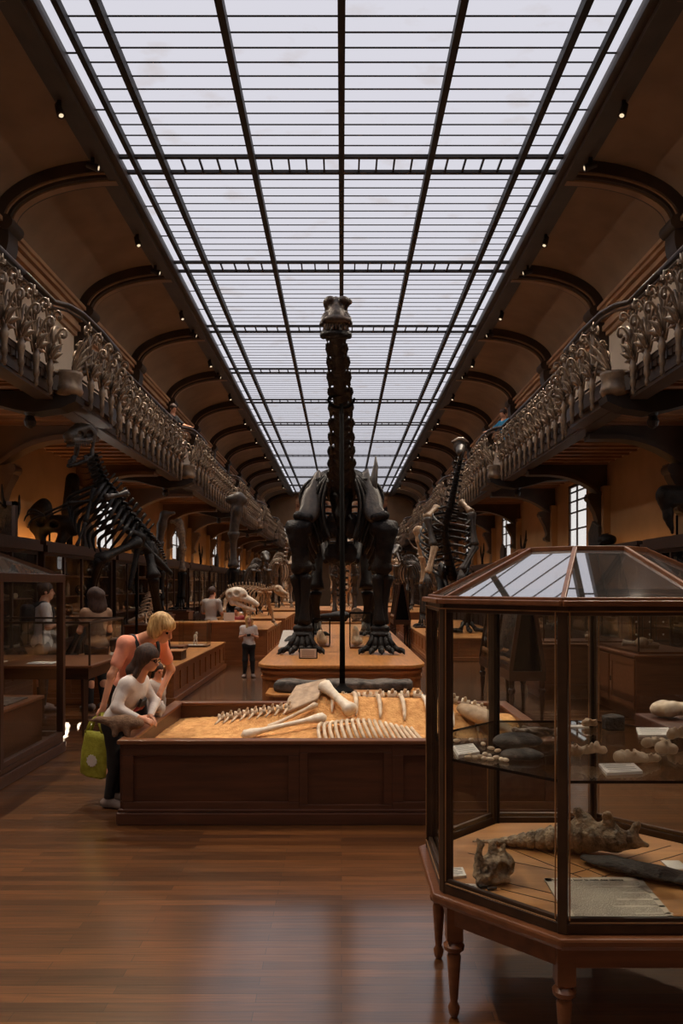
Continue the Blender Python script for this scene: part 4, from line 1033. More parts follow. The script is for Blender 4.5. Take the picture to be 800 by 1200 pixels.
tag(MB().box(-3.6, -3.3, 8.75, 9.0, tz + .001, tz + .008).build('label_card', M['paper'], None), 'white card inside the table case near its front', 'sign')
tag(MB().box(-4.4, -3.95, 8.75, 9.1, tz + .001, tz + .008).build('label_card', M['paper'], None), 'wide white card inside the table case on its left half', 'sign')

# right low pedestal table with a large bone ----------------------------------
t = thing('pedestal_table', 'low table with a wide overhanging top seen through the right of the eight-sided case', 'table', (3.3, 5.2, 0))
MB().box(2.98, 4.2, 4.9, 5.5, 0, .64).build('pedestal', M['mahog'], t); MB().box(2.18, 4.4, 4.5, 5.72, .64, .75).build('top', M['sandbox'], t, bevel=.01)
f = rough(union([cap((2.32, 5.50, .815), (3.2, 5.2, .83), .045, .07), ell((2.29, 5.52, .815), (.07, .06, .06)), ell((2.33, 5.44, .825), (.06, .05, .055)), ell((2.52, 5.43, .85), (.1, .05, .04))], .03), .014, 30, 4)
tag(sdf_obj('long_bone', f, .018, M['palebone']), 'thick pale limb bone lying on the low overhanging table', 'bone')
# ------------------------------------------------------------------ eight-sided glass case in front
OX, OY = 1.018, 3.265
def octo(ap, c=(OX, OY)):
    s = ap * math.tan(PI / 8)
    return [(c[0] + x * ap if abs(x) == 1 else c[0] + x * s, c[1] + y * ap if abs(y) == 1 else c[1] + y * s)
            for x, y in ((-.5, -1), (.5, -1), (1, -.5), (1, .5), (.5, 1), (-.5, 1), (-1, .5), (-1, -.5))] if False else \
           [(c[0] + a, c[1] + b) for a, b in ((-s, -ap), (s, -ap), (ap, -s), (ap, s), (s, ap), (-s, ap), (-ap, s), (-ap, -s))]
t = thing('octagonal_case', 'large eight-sided glass case on turned legs with a sloping glass roof', 'display case', (OX, OY, 0))
TZ = .50
MB().prism(octo(.60), 'z', TZ - .13, TZ - .035).build('apron', M['casewood'], t, bevel=.004)
b = MB(); b.prism(octo(.664), 'z', TZ - .035, TZ); b.prism(octo(.635), 'z', TZ - .055, TZ - .035); b.build('table_edge', M['casewood'], t, bevel=.012)
b = MB(); b.prism(octo(.57), 'z', TZ, TZ + .014); b.build('tray', M['tray'], t)
s_ = MB()                               # dark inlay seams of the parquet tray
for (a, c) in (((.70, 3.55), (1.06, 2.98)), ((.78, 3.6), (1.14, 3.02)), ((.95, 3.16), (1.5, 3.5)), ((1.02, 3.1), (1.55, 3.42)), ((.62, 3.0), (.9, 2.8)), ((.66, 3.06), (.95, 2.86)), ((.56, 3.4), (.95, 3.16))):
    s_.bar((*a, TZ + .0145), (*c, TZ + .0145), .004, .002)
s_.build('parquet_seams', M['mahog'], t)
for i, (x, y) in enumerate(octo(.575)):
    MB().box(x - .032, x + .032, y - .032, y + .032, TZ - .19, TZ - .04).build('leg_block', M['casewood'], t)
    q = [(.012, 0), (.02, .015), (.024, .04), (.014, .06), (.017, .08), (.024, .18), (.028, .24), (.022, .255), (.04, .27), (.042, .285), (.028, .30), (.034, .31)]
    MB().lathe(q, (x, y, 0), 16).build('leg', M['casewood'], t, smooth='auto')
ZT = 1.632                              # eaves
f = MB(); oc = octo(.612); oi = octo(.60)
for i in range(8):
    a, b_ = oc[i], oc[(i + 1) % 8]
    m_x = Vector((a[0] - OX, a[1] - OY, 0)).normalized()
    f.bar((*a, TZ), (*a, ZT), .034, .034, m_x)
    f.bar((a[0] - m_x.x * .022, a[1] - m_x.y * .022, TZ), (a[0] - m_x.x * .022, a[1] - m_x.y * .022, ZT), .03, .016, m_x)
    f.bar((*a, TZ + .018), (*b_, TZ + .018), .036, .036); f.bar((*a, TZ + .045), (*b_, TZ + .045), .018, .02)
    f.bar((*a, ZT - .02), (*b_, ZT - .02), .03, .035)
f.build('frame', M['caseframe'], t, bevel=.004)
f = MB()
for i in range(8):                       # worn brass fillets
    a, b_ = octo(.6325)[i], octo(.6325)[(i + 1) % 8]; av, bv = Vector((*a, 0)), Vector((*b_, 0)); e = (bv - av).normalized() * .026
    for q in (av + e, bv - e): f.bar((q.x, q.y, TZ + .05), (q.x, q.y, ZT - .02), .004, .004)
    f.bar((*a, ZT - .022), (*b_, ZT - .022), .004, .005); f.bar((av.x + e.x, av.y + e.y, TZ + .042), (bv.x - e.x, bv.y - e.y, TZ + .042), .004, .004)
f.build('brass_fillet', M['gilt'], t)
f = MB(); o2 = octo(.632)
for i in range(8): f.bar((*o2[i], ZT + .006), (*o2[(i + 1) % 8], ZT + .006), .034, .02); f.bar((*oc[i], ZT + .02), (*oc[(i + 1) % 8], ZT + .02), .022, .014)
f.build('cornice', M['casewood'], t, bevel=.004)
RZ = 1.846; orr = octo(.235)
f = MB()
for i in range(8):
    f.bar((*oc[i], ZT + .015), (*orr[i], RZ), .018, .02); f.bar((*orr[i], RZ), (*orr[(i + 1) % 8], RZ), .022, .02)
f.build('roof_bars', M['gilt'] if False else M['casewood'], t, bevel=.003)
g = MB()
for i in range(8): j = (i + 1) % 8; g.quad((*oc[i], ZT + .012), (*oc[j], ZT + .012), (*orr[j], RZ - .003), (*orr[i], RZ - .003))
g.add([(*p, RZ) for p in orr], [tuple(range(8))]); g.build('roof_glass', M['roofglass'], t)
g = MB()
for i in range(8): j = (i + 1) % 8; g.quad((*oi[i], TZ + .03), (*oi[j], TZ + .03), (*oi[j], ZT), (*oi[i], ZT))
g.build('side_glass', M['glass'], t)
SZ = 1.02
g = MB(); g.prism(octo(.592), 'z', SZ - .008, SZ); sg = g.build('glass_shelf', M['glass'], t)
f = MB(); q = octo(.594)
for i in range(8): f.bar((*q[i], SZ - .004), (*q[(i + 1) % 8], SZ - .004), .004, .010)
f.build('shelf_edge', M['steel'], t)
f = MB()
for i in (4, 5, 6): x, y = octo(.57)[i]; f.tube([(x, y, TZ + .014), (x, y, ZT - .05)], .008, 8)
f.build('shelf_uprights', M['steel'], t)
f = MB()                                 # little metal shelf brackets and lock
for x, y in octo(.588): f.box(x - .012, x + .012, y - .012, y + .012, SZ - .02, SZ - .008)
f.build('shelf_bracket', M['caseframe'], t)

TT = TZ + .0145                          # top of the tray
def card(label, pts, z, th, material, name='label_card', cat='sign', lines=0):
    t = thing(name, label, cat, (sum(p[0] for p in pts) / 4, sum(p[1] for p in pts) / 4, z))
    MB().prism(pts, 'z', z, z + th).build('card', M[material], t)
    if lines:
        a, b, c, d = [Vector((*p, z + th + .0006)) for p in pts]; m = MB()      # a,b near edge; d,c far edge
        for i in range(lines):
            v = .12 + .76 * i / max(1, lines - 1); l = a.lerp(d, v); r = b.lerp(c, v); e = .9 if i % 3 else .7
            m.bar(l.lerp(r, .1), l.lerp(r, e), .0028, .0006)
        m.build('printed_lines', M['rock'], t)
    return t
# the big printed panel
pts = [(.80, 2.715), (1.182, 2.725), (1.205, 3.105), (.815, 3.09)]
t = thing('information_board', 'large cream printed panel lying at the front of the eight-sided case', 'sign', (1, 2.9, TT))
MB().prism(pts, 'z', TT, TT + .008).build('board', M['paper'] if False else M['bigprint'], t, world=True)
fc = bpy.data.curves.new('heading_font', 'FONT'); fc.body = 'Mettre au jour la nuit des temps'; fc.size = .0225; fc.extrude = .0004
fo = bpy.data.objects.new('heading_font', fc); COL.objects.link(fo); bpy.context.view_layer.update()
me = bpy.data.meshes.new_from_object(fo.evaluated_get(bpy.context.evaluated_depsgraph_get())); bpy.data.objects.remove(fo)
# bold it by joining two offset copies, then lay it on the board
vs = [v.co.copy() for v in me.vertices]; fs = [tuple(p.vertices) for p in me.polygons]; m = MB()
for dx in (0, .0006): m.add([(.83 + v.x + dx, 3.062 + v.y + .002 * v.x, TT + .0086 + v.z) for v in vs], fs)
m.build('heading', M['ink'], t)
b = MB(); b.prism([(.81, 3.055), (1.20, 3.065), (1.203, 3.1), (.814, 3.087)], 'z', TT + .008, TT + .0082); b.prism([(.80, 2.715), (1.182, 2.725), (1.183, 2.742), (.801, 2.732)], 'z', TT + .008, TT + .0082)
for i, (e0, e1) in enumerate(((.45, 1.), (.72, 1), (.6, 1), (.5, 1.), (.66, 1))):
    y = 3.0 - .062 * i; b.prism([(.81 + .37 * e0, y), (1.19, y), (1.19, y + .012), (.81 + .37 * e0, y + .012)], 'z', TT + .008, TT + .0082)
b.prism([(.80, 2.715), (.83, 2.716), (.842, 3.09), (.815, 3.09)], 'z', TT + .008, TT + .0082); b.prism([(1.16, 2.725), (1.182, 2.725), (1.205, 3.105), (1.183, 3.105)], 'z', TT + .008, TT + .0082)
b.build('margins', mat('panel_paper', (204, 188, 168)), t)
card('white printed card on the tray beside the small horned skull', [(.405, 3.09), (.505, 3.11), (.505, 3.2), (.415, 3.19)], TT, .012, 'paper', lines=6)
card('small white card nearest the left corner of the tray', [(.45, 2.995), (.53, 2.975), (.53, 3.04), (.45, 3.05)], TT, .004, 'paper', lines=4)
card('small white card at the right edge of the tray behind the dark slab', [(1.37, 3.2), (1.45, 3.2), (1.45, 3.3), (1.37, 3.3)], TT, .004, 'paper')
# small horned skull on the tray
t = thing('horned_skull', 'small brown horned skull standing on the tray of the eight-sided case', 'skull', (.60, 3.07, TT))
c = V(.605, 3.07, TT)
f = union([ell(c + V(.02, .02, .055), (.07, .065, .05)), ell(c + V(-.035, -.03, .04), (.035, .04, .035)), ell(c + V(.06, .03, .075), (.03, .04, .035)), cap(c + V(-.06, -.05, .015), c + V(.05, -.03, .02), .014),
           cap(c + V(-.045, 0, .05), c + V(-.06, .0, .1), .018, .012), cap(c + V(-.06, 0, .1), c + V(-.048, 0, .155), .012, .008), cap(c + V(-.048, 0, .152), c + V(-.062, 0, .172), .008, .005), cap(c + V(-.048, 0, .152), c + V(-.03, 0, .172), .008, .005),
           cap(c + V(.01, .03, .09), c + V(.0, .03, .145), .024, .012), cap(c + V(.04, .03, .09), c + V(.052, .03, .138), .02, .008), cap(c + V(-.06, 0, .06), c + V(-.075, -.01, .03), .02, .01)], .014)
f = minus(rough(rough(f, .004, 90, 4), .0022, 220, 1), [ell(c + V(.035, -.045, .062), (.028, .045, .028)), ell(c + V(-.04, -.05, .068), (.02, .04, .022)), ell(c + V(-.0, -.07, .035), (.02, .025, .012)), ell(c + V(.075, .0, .06), (.018, .03, .016))], .004)
sdf_obj('cranium', f, .0038, M['traybone'], t)
for i, (x, y) in enumerate(((.545, 2.985), (.575, 2.965), (.56, 2.955), (.59, 2.985))):
    pass
for i, (x, y, lab) in enumerate(((.555, 3.0, 'small dark tooth lying before the horned skull, the left one'), (.585, 2.985, 'small dark tooth lying before the horned skull, the right one'))):
    tag(sdf_obj('fossil_tooth', rough(cap((x - .012, y, TT + .008), (x + .014, y + .003, TT + .008), .008, .006), .002, 200, i), .003, M['darkrock']), lab, 'tooth', 'loose teeth on the tray')
# ringed armoured tail
t = thing('tail_club', 'brown armoured tail of widening bony rings with a knobbed end on the tray', 'fossil', (1.0, 3.42, TT))
a, b = V(.70, 3.50, TT + .02), V(1.17, 3.38, TT + .075)
n = 10
for i in range(n):
    u = i / (n - 1); p = a.lerp(b, u * .74); d = (b - a).normalized(); R = .016 + .058 * u ** 1.1; p.z = TT + R * .98
    m = MB(); st = .050 + .006 * u; e = V(0, 0, 1); sd = d.cross(e)
    rings = []
    for (o, k) in ((-.5, .72), (-.3, .98), (.1, 1.06), (.42, .9), (.55, .66)):
        ring = []
        for q in range(20):
            an = 2 * PI * q / 20; kk = k * (1 + (.14 if q % 2 == 0 and abs(o) < .3 else 0)); ring.append(p + d * (st * o) + sd * (R * kk * math.cos(an)) + e * (R * kk * .92 * math.sin(an)))
        rings.append(ring)
    m.loft(rings); m.build('bony_ring', M['traybone'], t, smooth=True)
m = MB().tube([V(.60, 3.52, TT + .012), V(.70, 3.50, TT + .018), V(.72, 3.495, TT + .02)], [.004, .012, .014], 8); m.build('tail_tip', M['traybone'], t, smooth=True)
q0 = a.lerp(b, .80); q0.z = TT + .085
f = union([ell(q0, (.055, .07, .075)), cap(q0, q0 + V(.12, -.03, -.015), .07, .052), cap(q0 + V(.12, -.03, -.015), q0 + V(.205, -.04, -.02), .052, .022), cap(q0 + V(.19, -.04, -.02), q0 + V(.215, -.04, .045), .022, .012), cap(q0 + V(.215, -.04, .045), q0 + V(.225, -.04, .062), .013, .010), cap(q0 + V(.205, -.05, -.02), q0 + V(.25, -.06, -.03), .016, .008),
           cap(q0 + V(.0, 0, .06), q0 + V(-.03, 0, .1), .03, .02), cap(q0 + V(.1, -.03, .045), q0 + V(.085, -.05, .085), .03, .024)], .03)
f = minus(rough(rough(f, .006, 60, 9), .003, 160, 4), [ell(q0 + V(.08, -.07, .085), (.018, .025, .016)), ell(q0 + V(.13, -.09, .02), (.015, .02, .03))], .01)
f = clip(f, [((0, 0, TT + .001), (0, 0, -1))])
sdf_obj('club_end', f, .0055, M['traybone'], t)
# dark slab
f = rough(ell((1.245, 3.13, TT + .024), (.27, .078, .018), Matrix.Rotation(-.62, 3, 'Z')), .006, 30, 5)
tag(sdf_obj('dark_slab', clip(f, [((0, 0, TT + .001), (0, 0, -1))]), .006, M['darkrock']), 'dark grey leaf-shaped stone slab lying behind the printed panel', 'rock')

# the glass shelf ----------------------------------------------------------------
S0 = SZ + .0005
def sp(px, py): Y = F * (EYE - SZ) / (py - HZ); return ((px - CX) / F * Y, Y)
def cardp(label, corners, th, material='paper', lines=0, z=S0): return card(label, [sp(*c) for c in corners], z, th, material, lines=lines)
cardp('white printed block at the left end of the glass shelf', [(537, 889), (562, 885), (554, 875), (530, 878)], .014, lines=5)
cardp('white printed block at the front of the glass shelf', [(711, 909), (753, 907), (742, 897), (701, 898)], .010, lines=5)
cardp('white printed block at the far right of the glass shelf', [(748, 864), (787, 864), (783, 855), (745, 855)], .010, lines=4)
cardp('small white card behind the vertebrae on the glass shelf', [(668, 853), (690, 853), (688, 850.5), (666, 850.5)], .004)
for i, (px, py) in enumerate(((535, 870), (552, 869), (566, 874), (575, 879), (583, 882), (550, 887), (556, 890), (562, 889), (567, 891), (573, 888), (574, 892), (581, 890), (587, 892), (592, 893), (548, 890), (568, 886))):
    x, y = sp(px, py); r = Matrix.Rotation(i * .9, 3, 'Z'); m = MB().ell((x, y, S0 + .008), (.017, .010, .008), 10, 6, r)
    lab = 'pale bean-shaped pebble in the loose pile beside the left printed block' if i >= 5 else 'pale bean-shaped pebble in the thin line behind the left printed block'
    tag(m.build('fossil_pebble', M['palebone'], None, smooth=True), lab, 'fossil', 'pebbles in the loose pile on the glass shelf' if i >= 5 else 'pebbles in the thin line on the glass shelf')
x, y = sp(607, 874); tag(sdf_obj('dark_rock', clip(rough(ell((x, y, S0 + .02), (.108, .075, .036)), .007, 40, 2), [((0, 0, S0), (0, 0, -1))]), .006, M['rock']), 'larger rounded dark grey rock on the glass shelf', 'rock')
x, y = sp(612, 889); tag(sdf_obj('dark_rock', clip(rough(ell((x, y, S0 + .014), (.086, .045, .026)), .006, 50, 6), [((0, 0, S0), (0, 0, -1))]), .005, M['rock']), 'smaller flat dark grey rock in front of the larger one on the glass shelf', 'rock')
x, y = sp(628, 866); rs = random.Random(11)
f = union([cap((x + rs.uniform(-.11, .11), y + rs.uniform(-.03, .03), S0 + .015 + rs.uniform(0, .03)), (x + rs.uniform(-.12, .12), y + rs.uniform(-.03, .03), S0 + .012 + rs.uniform(0, .035)), rs.uniform(.007, .014)) for i in range(16)], .008)
tag(sdf_obj('bone_cluster', rough(f, .003, 120), .0045, M['skullbone']), 'tangled brown bone block standing behind the dark rocks on the glass shelf', 'fossil')
def stand(x, y, z, h, parent): MB().tube([(x, y, z), (x, y, z + h)], .014, 10).build('clear_stand', M['glass'], parent)
def vert_fossil(label, px, py, L, sc, mt='palebone', seed=0, h=.0):
    x, y = sp(px, py); t = thing('fossil_bone', label, 'fossil', (x, y, S0)); z = S0 + h + .022 * sc
    if h:
        for d in (-.3, .3): stand(x + d * L, y, S0, h + .004, t)
    L *= .9; sc *= .82; z = S0 + h + .022 * sc
    rs = random.Random(seed)
    fs = [cap((x - L / 2, y, z), (x + L / 2, y + .01, z), .018 * sc, .014 * sc), ell((x - L / 2, y, z + .004), (.022 * sc, .026 * sc, .022 * sc)), ell((x + L / 2, y + .01, z), (.02 * sc, .02 * sc, .017 * sc))]
    for i in range(4): q = -L / 3 + L * i / 5; fs.append(cap((x + q, y, z + .01), (x + q + rs.uniform(-.01, .01), y + rs.uniform(-.02, .02), z + .028 * sc), .009 * sc, .005))
    sdf_obj('bone', rough(rough(union(fs, .009), .0045, 90, seed), .0025, 210, seed + 3), .004, M[mt], t); return t
vert_fossil('pale lumpy fossil bone raised on clear stands beside the near case post', 690, 891, .13, 1.05, 'palebone', 1, .02)
vert_fossil('brown fossil bone in front of the pale lumpy one near the case post', 671, 897, .055, 1.2, 'tanbone', 2, .03)
vert_fossil('pale oblong fossil bone behind the front printed block', 740, 896, .10, 1.25, 'palebone', 3)
vert_fossil('short pale claw bone at the right end of the oblong one', 764, 894, .05, .9, 'palebone', 4)
vert_fossil('rounded pale fossil towards the right frame on the glass shelf', 767, 876, .08, 1.05, 'palebone', 5)
vert_fossil('pale fossil on clear stands at the right frame edge of the shelf', 781, 899, .05, 1.25, 'palebone', 6, .045)
vert_fossil('pale jaw-like fossil at the far right of the glass shelf', 796, 873, .07, 1.3, 'palebone', 7, .02)
vert_fossil('small tan fossil ring at the back of the glass shelf', 692, 852, .05, .9, 'tanbone', 8)
t_ = tag(sdf_obj('fossil_block', rough(rbox((*sp(718, 856), S0 + .035), (.045, .03, .034), .008), .006, 60, 8), .006, M['darkrock']), 'squarish dark fossil block at the back of the glass shelf', 'fossil')
# ------------------------------------------------------------------ skeletons
def vertebra(mb, p, d, up, r, l, spine, trans, rib=0.):
    p, d, up = Vector(p), Vector(d).normalized(), Vector(up)
    up = (up - d * up.dot(d)).normalized(); s = d.cross(up)
    mb.tube([p - d * l * .5, p - d * l * .42, p, p + d * l * .42, p + d * l * .5], [r * .9, r, r * .68, r, r * .9], 9)
    if spine: mb.tube([p + up * r * .5, p + up * (r + spine * .5) - d * l * .1, p + up * (r + spine) - d * l * .2], [l * .3, l * .2, l * .24], 6, .45, d)
    for sg in (-1, 1):
        if trans: mb.tube([p + up * r * .5, p + up * r * .8 + s * sg * (r + trans * .5), p + up * r * .7 + s * sg * (r + trans)], [l * .24, l * .16, l * .2], 6, .5, d)
        mb.tube([p + up * r * .8 + s * sg * r * .5, p + up * r * 1.25 + s * sg * r * .6 + d * l * .6], [r * .34, r * .2], 6)
        if rib: mb.tube([p + s * sg * r * .8 - up * r * .3, p + s * sg * (r + rib * .35) - up * (r * .6 + rib * .5), p + s * sg * (r + rib * .2) - up * (r + rib) - d * l * .5], [l * .13, l * .12, l * .03], 6, .6)
    return mb
def rib_arc(top, side, fwd, w, h, sweep, n=12, end=2.3):
    top, side, fwd = Vector(top), Vector(side), Vector(fwd); pts = []
    for i in range(n + 1):
        a = end * i / n
        pts.append(top + side * (w * math.sin(min(a, 1.571) if False else a) / 1.0) + V(0, 0, -h * (1 - math.cos(a)) / (1 - math.cos(end))) + fwd * (sweep * (i / n)))
    return pts
def foot(name, c, fwd, n, spread, L, r, material, parent, z0):
    """metapodials fanning down to toes with claws"""
    c, fwd = Vector(c), Vector(fwd).normalized(); s = V(fwd.y, -fwd.x, 0); m = MB()
    for i in range(n):
        u = (i - (n - 1) / 2) / max(1, (n - 1) / 2); d = (fwd * (1 - .35 * abs(u)) + s * spread * u).normalized()
        a = c + s * (u * r * 1.6); k = c + d * L * .55; k.z = z0 + r * 1.25; e = c + d * L; e.z = z0 + r * 1.0
        m.tube([a, a.lerp(k, .5), k], [r * 1.0, r * .7, r * 1.0], 8); m.tube([k, k.lerp(e, .5), e], [r * 1.05, r * .75, r * .95], 8)
        m.tube([e, e + d * r * 1.6 + V(0, 0, -r * .1), e + d * r * 3.0 + V(0, 0, -r * .55)], [r * .8, r * .6, r * .1], 7)
    return m.build(name, material, parent, smooth=True)

# ---- the giant long-necked skeleton ----
t = thing('sauropod_skeleton', 'giant dark long-necked dinosaur skeleton towering on the central platform', 'skeleton', (0, 13, DH))
B = M['blackbone']
neck = curve([(.0, 12.2, 3.2), (0.0, 11.3, 3.40), (0, 10.4, 3.70), (-.01, 9.4, 3.98), (-.04, 8.5, 4.2), (-.06, 7.95, 4.34)], 13)
for i in range(13):
    p = neck[i].lerp(neck[i + 1], .5); d = (neck[i + 1] - neck[i]); L = d.length; d = d.normalized(); u = i / 12; k = 1 - .54 * u ** .75
    sd = d.cross(V(0, 0, 1)).normalized(); up = sd.cross(d); A_, B_ = p - d * L * .46, p + d * L * .46
    fs = [cap(A_, B_, .14 * k, .125 * k), ell(A_, (.165 * k,) * 3), ell(B_ - d * .03, (.145 * k,) * 3), cap(p + up * .1 * k, p - d * .05 + up * .26 * k, .06 * k, .035 * k)]
    for sg in (-1, 1):
        w = p - d * L * .15 + sd * sg * .20 * k
        fs += [cap(p, w - up * .03 * k, .07 * k, .055 * k), cap(w - up * .04 * k + d * .08, w - up * .12 * k - d * L * .62, .05 * k, .022 * k), cap(p + up * .1 * k, p + sd * sg * .13 * k + up * .12 * k + d * L * .5, .05 * k, .04 * k), cap(p + up * .1 * k + sd * sg * .04, p + sd * sg * .07 * k + up * .24 * k - d * .08, .04 * k, .03 * k)]
    sdf_obj('neck_vertebra', rough(union(fs, .05 * k), .012 * k, 26, i), .016, B, t)
back = curve([(0, 12.2, 3.25), (0, 13.2, 3.5), (0, 14.5, 3.5), (0, 15.8, 3.2), (0, 16.8, 2.85)], 14)
for i in range(14):
    p = back[i].lerp(back[i + 1], .5); vertebra(MB(), p, back[i + 1] - back[i], V(0, 0, 1), .17, .3, .42, .24).build('back_vertebra', B, t, smooth=True)
tail = curve([(0, 16.8, 2.85), (0, 17.8, 2.45), (0, 18.8, 1.9), (.0, 19.5, 1.4), (0, 20.2, 1.05)], 14)
for i in range(14):
    u = i / 13; p = tail[i].lerp(tail[i + 1], .5); vertebra(MB(), p, tail[i + 1] - tail[i], V(0, 0, 1), .15 - .1 * u, .27, .25 * (1 - u) + .03, .15 * (1 - u)).build('tail_vertebra', B, t, smooth=True)
for i in range(12):
    y = 12.1 + .3 * i; q = min(1, .62 + .10 * i); zt = 3.42 + .045 * min(i, 6)
    for sg in (-1, 1):
        pts = rib_arc((sg * .10, y, zt), (sg, 0, -.02), (0, 1, 0), .60 * q, 1.2 + .12 * min(i, 4), .2)
        MB().tube(pts, [.07] + [.075] * 10 + [.06, .04], 7, .8, (0, 1, 0)).build('rib', B, t, smooth=True)
for i, (y, x, z) in enumerate(((11.9, .1, 2.55), (12.1, .22, 2.42))):
    pass
for i in range(7):                        # nested front ribs around the base of the neck
    for sg in (-1, 1):
        w = .20 + .062 * i; zt = 3.40 + .035 * i; y = 12.0 + .09 * i
        pts = curve([(sg * .06, y, zt), (sg * (.08 + w * .55), y - .02, zt - .04 - .05 * i * .3), (sg * (.08 + w), y - .06, zt - .38), (sg * (.06 + w * .98), y - .1, zt - .75), (sg * (.05 + w * .7), y - .14, 2.42 - .02 * i)], 14)
        MB().tube(pts, [.05] * 4 + [.045] * 8 + [.04, .035, .03], 7, .7, (0, 1, 0)).build('rib', B, t, smooth=True)
f = union([cap((0, 12.1, 3.3), (0, 12.15, 2.9), .2, .17), cap((0, 12.0, 3.1), (0, 12.1, 2.3), .13, .09)] + [ell((sg * .15, 12.05, 2.62), (.12, .05, .2)) for sg in (-1, 1)] + [ell((sg * .13, 12.15, 2.2), (.13, .05, .17)) for sg in (-1, 1)], .03)
sdf_obj('breastbone', rough(rough(f, .025, 16, 6), .012, 40, 2), .02, B, t)
def plate(pts, Yf, th):
    """rounded bone plate through photo-shaped outline points; Yf gives depth from height"""
    P = [at(x, y, 12.1) for x, y in pts]; P = [V(p.x, Yf(p.z), p.z) for p in curve(P + [P[0]], len(P) * 3)[:-1]]; c = sum(P, V(0, 0, 0)) / len(P); m = MB()
    def ring(k, d): return [c + (p - c) * k + V(0, d + Yf(p.z) * 0, 0) for p in P]
    return m.loft([ring(.55, -th * 1.0), ring(.85, -th * .8), ring(1., 0), ring(.85, th * .8), ring(.55, th)])
for sg in (-1, 1):
    out = [(372, 547), (366, 555), (362, 567), (356, 575), (352, 588), (351, 598), (347, 607), (354, 615), (367, 614), (375, 604), (375, 589), (373, 575), (375, 562), (376, 551)]
    if sg > 0: out = [(800 - x + 0, y) for x, y in out]; out[0] = (432, 545); out = [(441, 533), (436, 550), (431, 556)] + [p for p in out[1:] if p[0] < 452] if False else out
    plate(out, lambda z: 11.86 + (z - 2.7) * .62, .055).build('shoulder_blade', M['greybone'], t, smooth=True)
    f = rough(union([cap((sg * .50, 11.86, 2.74), (sg * .66, 11.84, 2.77), .06, .075)], .04), .016, 24, 3); sdf_obj('shoulder_joint', f, .018, B, t)
    if sg > 0: MB().tube([at(437, 580, 12.15), at(438, 560, 12.25), at(440, 546, 12.3), at(440, 534, 12.35)], [.06, .06, .04, .008], 7, .5).build('blade_spur', M['greybone'], t, smooth=True)
    f = union([rbox((sg * .655, 11.9, 2.58), (.215, .10, .13), .08), cap((sg * .67, 11.9, 2.55), (sg * .65, 11.9, 2.2), .17, .13), cap((sg * .65, 11.9, 2.25), (sg * .62, 11.92, 2.0), .13, .15), cap((sg * .78, 11.84, 2.56), (sg * .74, 11.84, 2.25), .08, .05), ell((sg * .70, 11.92, 1.97), (.09, .11, .09)), ell((sg * .54, 11.92, 1.97), (.09, .11, .09))], .035)
    sdf_obj('humerus', rough(rough(f, .016, 16, 5), .006, 50, 1), .018, B, t)
    m = MB(); shaft(m, (sg * .70, 11.98, 1.88), (sg * .62, 11.98, 1.08), .085, 1.45); m.build('ulna', B, t, smooth=True)
    m = MB(); shaft(m, (sg * .55, 11.88, 1.88), (sg * .58, 11.86, 1.08), .075, 1.4); m.build('radius', B, t, smooth=True)
    f = rough(union([ell((sg * .60, 11.9, 1.03), (.16, .13, .09)), ell((sg * .60, 11.88, .94), (.17, .14, .06))], .03), .01, 20); sdf_obj('wrist', f, .02, B, t)
    m = MB(); 
    for i in range(5):
        u = (i - 2) / 2; a = V(sg * .60 + u * .1, 11.84, .95); k = V(sg * .60 + u * .20, 11.70 - .05 * (1 - abs(u)), DH + .09); e = k + V(u * .09, -.15 + .03 * abs(u), -.03)
        m.tube([a, a.lerp(k, .5), k], [.055, .038, .056], 8); m.tube([k, k.lerp(e, .5), e], [.055, .04, .05], 8); m.tube([e, e + V(u * .03, -.07, .0), e + V(u * .05, -.13, -.045)], [.045, .035, .008], 7)
    m.build('forefoot', B, t, smooth=True)
    # hind leg
    f = union([ell((sg * .34, 16.2, 2.9), (.1, .55, .3)), cap((sg * .36, 16.0, 2.7), (sg * .3, 15.5, 2.2), .1, .08), cap((sg * .36, 16.4, 2.7), (sg * .28, 16.9, 2.2), .09, .07)], .08); sdf_obj('hip_bone', f, .035, B, t)
    m = MB(); shaft(m, (sg * .46, 16.1, 2.65), (sg * .54, 15.9, 1.6), .12, 1.5); m.build('femur', B, t, smooth=True)
    m = MB(); shaft(m, (sg * .54, 15.95, 1.58), (sg * .54, 16.1, .9), .1, 1.4); m.build('tibia', B, t, smooth=True)
    m = MB(); shaft(m, (sg * .64, 16.0, 1.55), (sg * .63, 16.1, .92), .05, 1.4); m.build('fibula', B, t, smooth=True)
    foot('hind_foot', (sg * .55, 16.05, .92), (sg * .15, -1, 0), 5, .6, .4, .05, B, t, DH)
# skull
c = V(-.055, 7.78, 4.47)
M['headbone'] = mat('long_neck_skull_bone', (48, 37, 30), (92, 72, 58), .5, scale=14, bump=.5)
f = union([ell(c + V(0, .05, .02), (.118, .15, .13)), ell(c + V(-.06, .0, .09), (.07, .1, .06)), ell(c + V(.07, .0, .09), (.07, .1, .06)), cap(c + V(0, -.02, .02), c + V(0, -.16, -.10), .085, .07), ell(c + V(0, -.19, -.15), (.135, .07, .045)), cap(c + V(-.10, -.03, -.02), c + V(-.138, -.17, -.18), .03, .028), cap(c + V(.10, -.03, -.02), c + V(.138, -.17, -.18), .03, .028),
           ell(c + V(.135, -.02, .09), (.03, .035, .03)), cap(c + V(0, .0, .13), c + V(.0, -.12, .02), .03, .02), cap(c + V(-.09, .13, -.02), c + V(-.11, .08, -.22), .035, .03), cap(c + V(.09, .13, -.02), c + V(.11, .08, -.22), .035, .03)] + [cap(c + V(q, -.10, -.03), c + V(q * 2.2, -.22, -.165), .016, .014) for q in (-.06, -.03, 0, .03, .06)], .016)
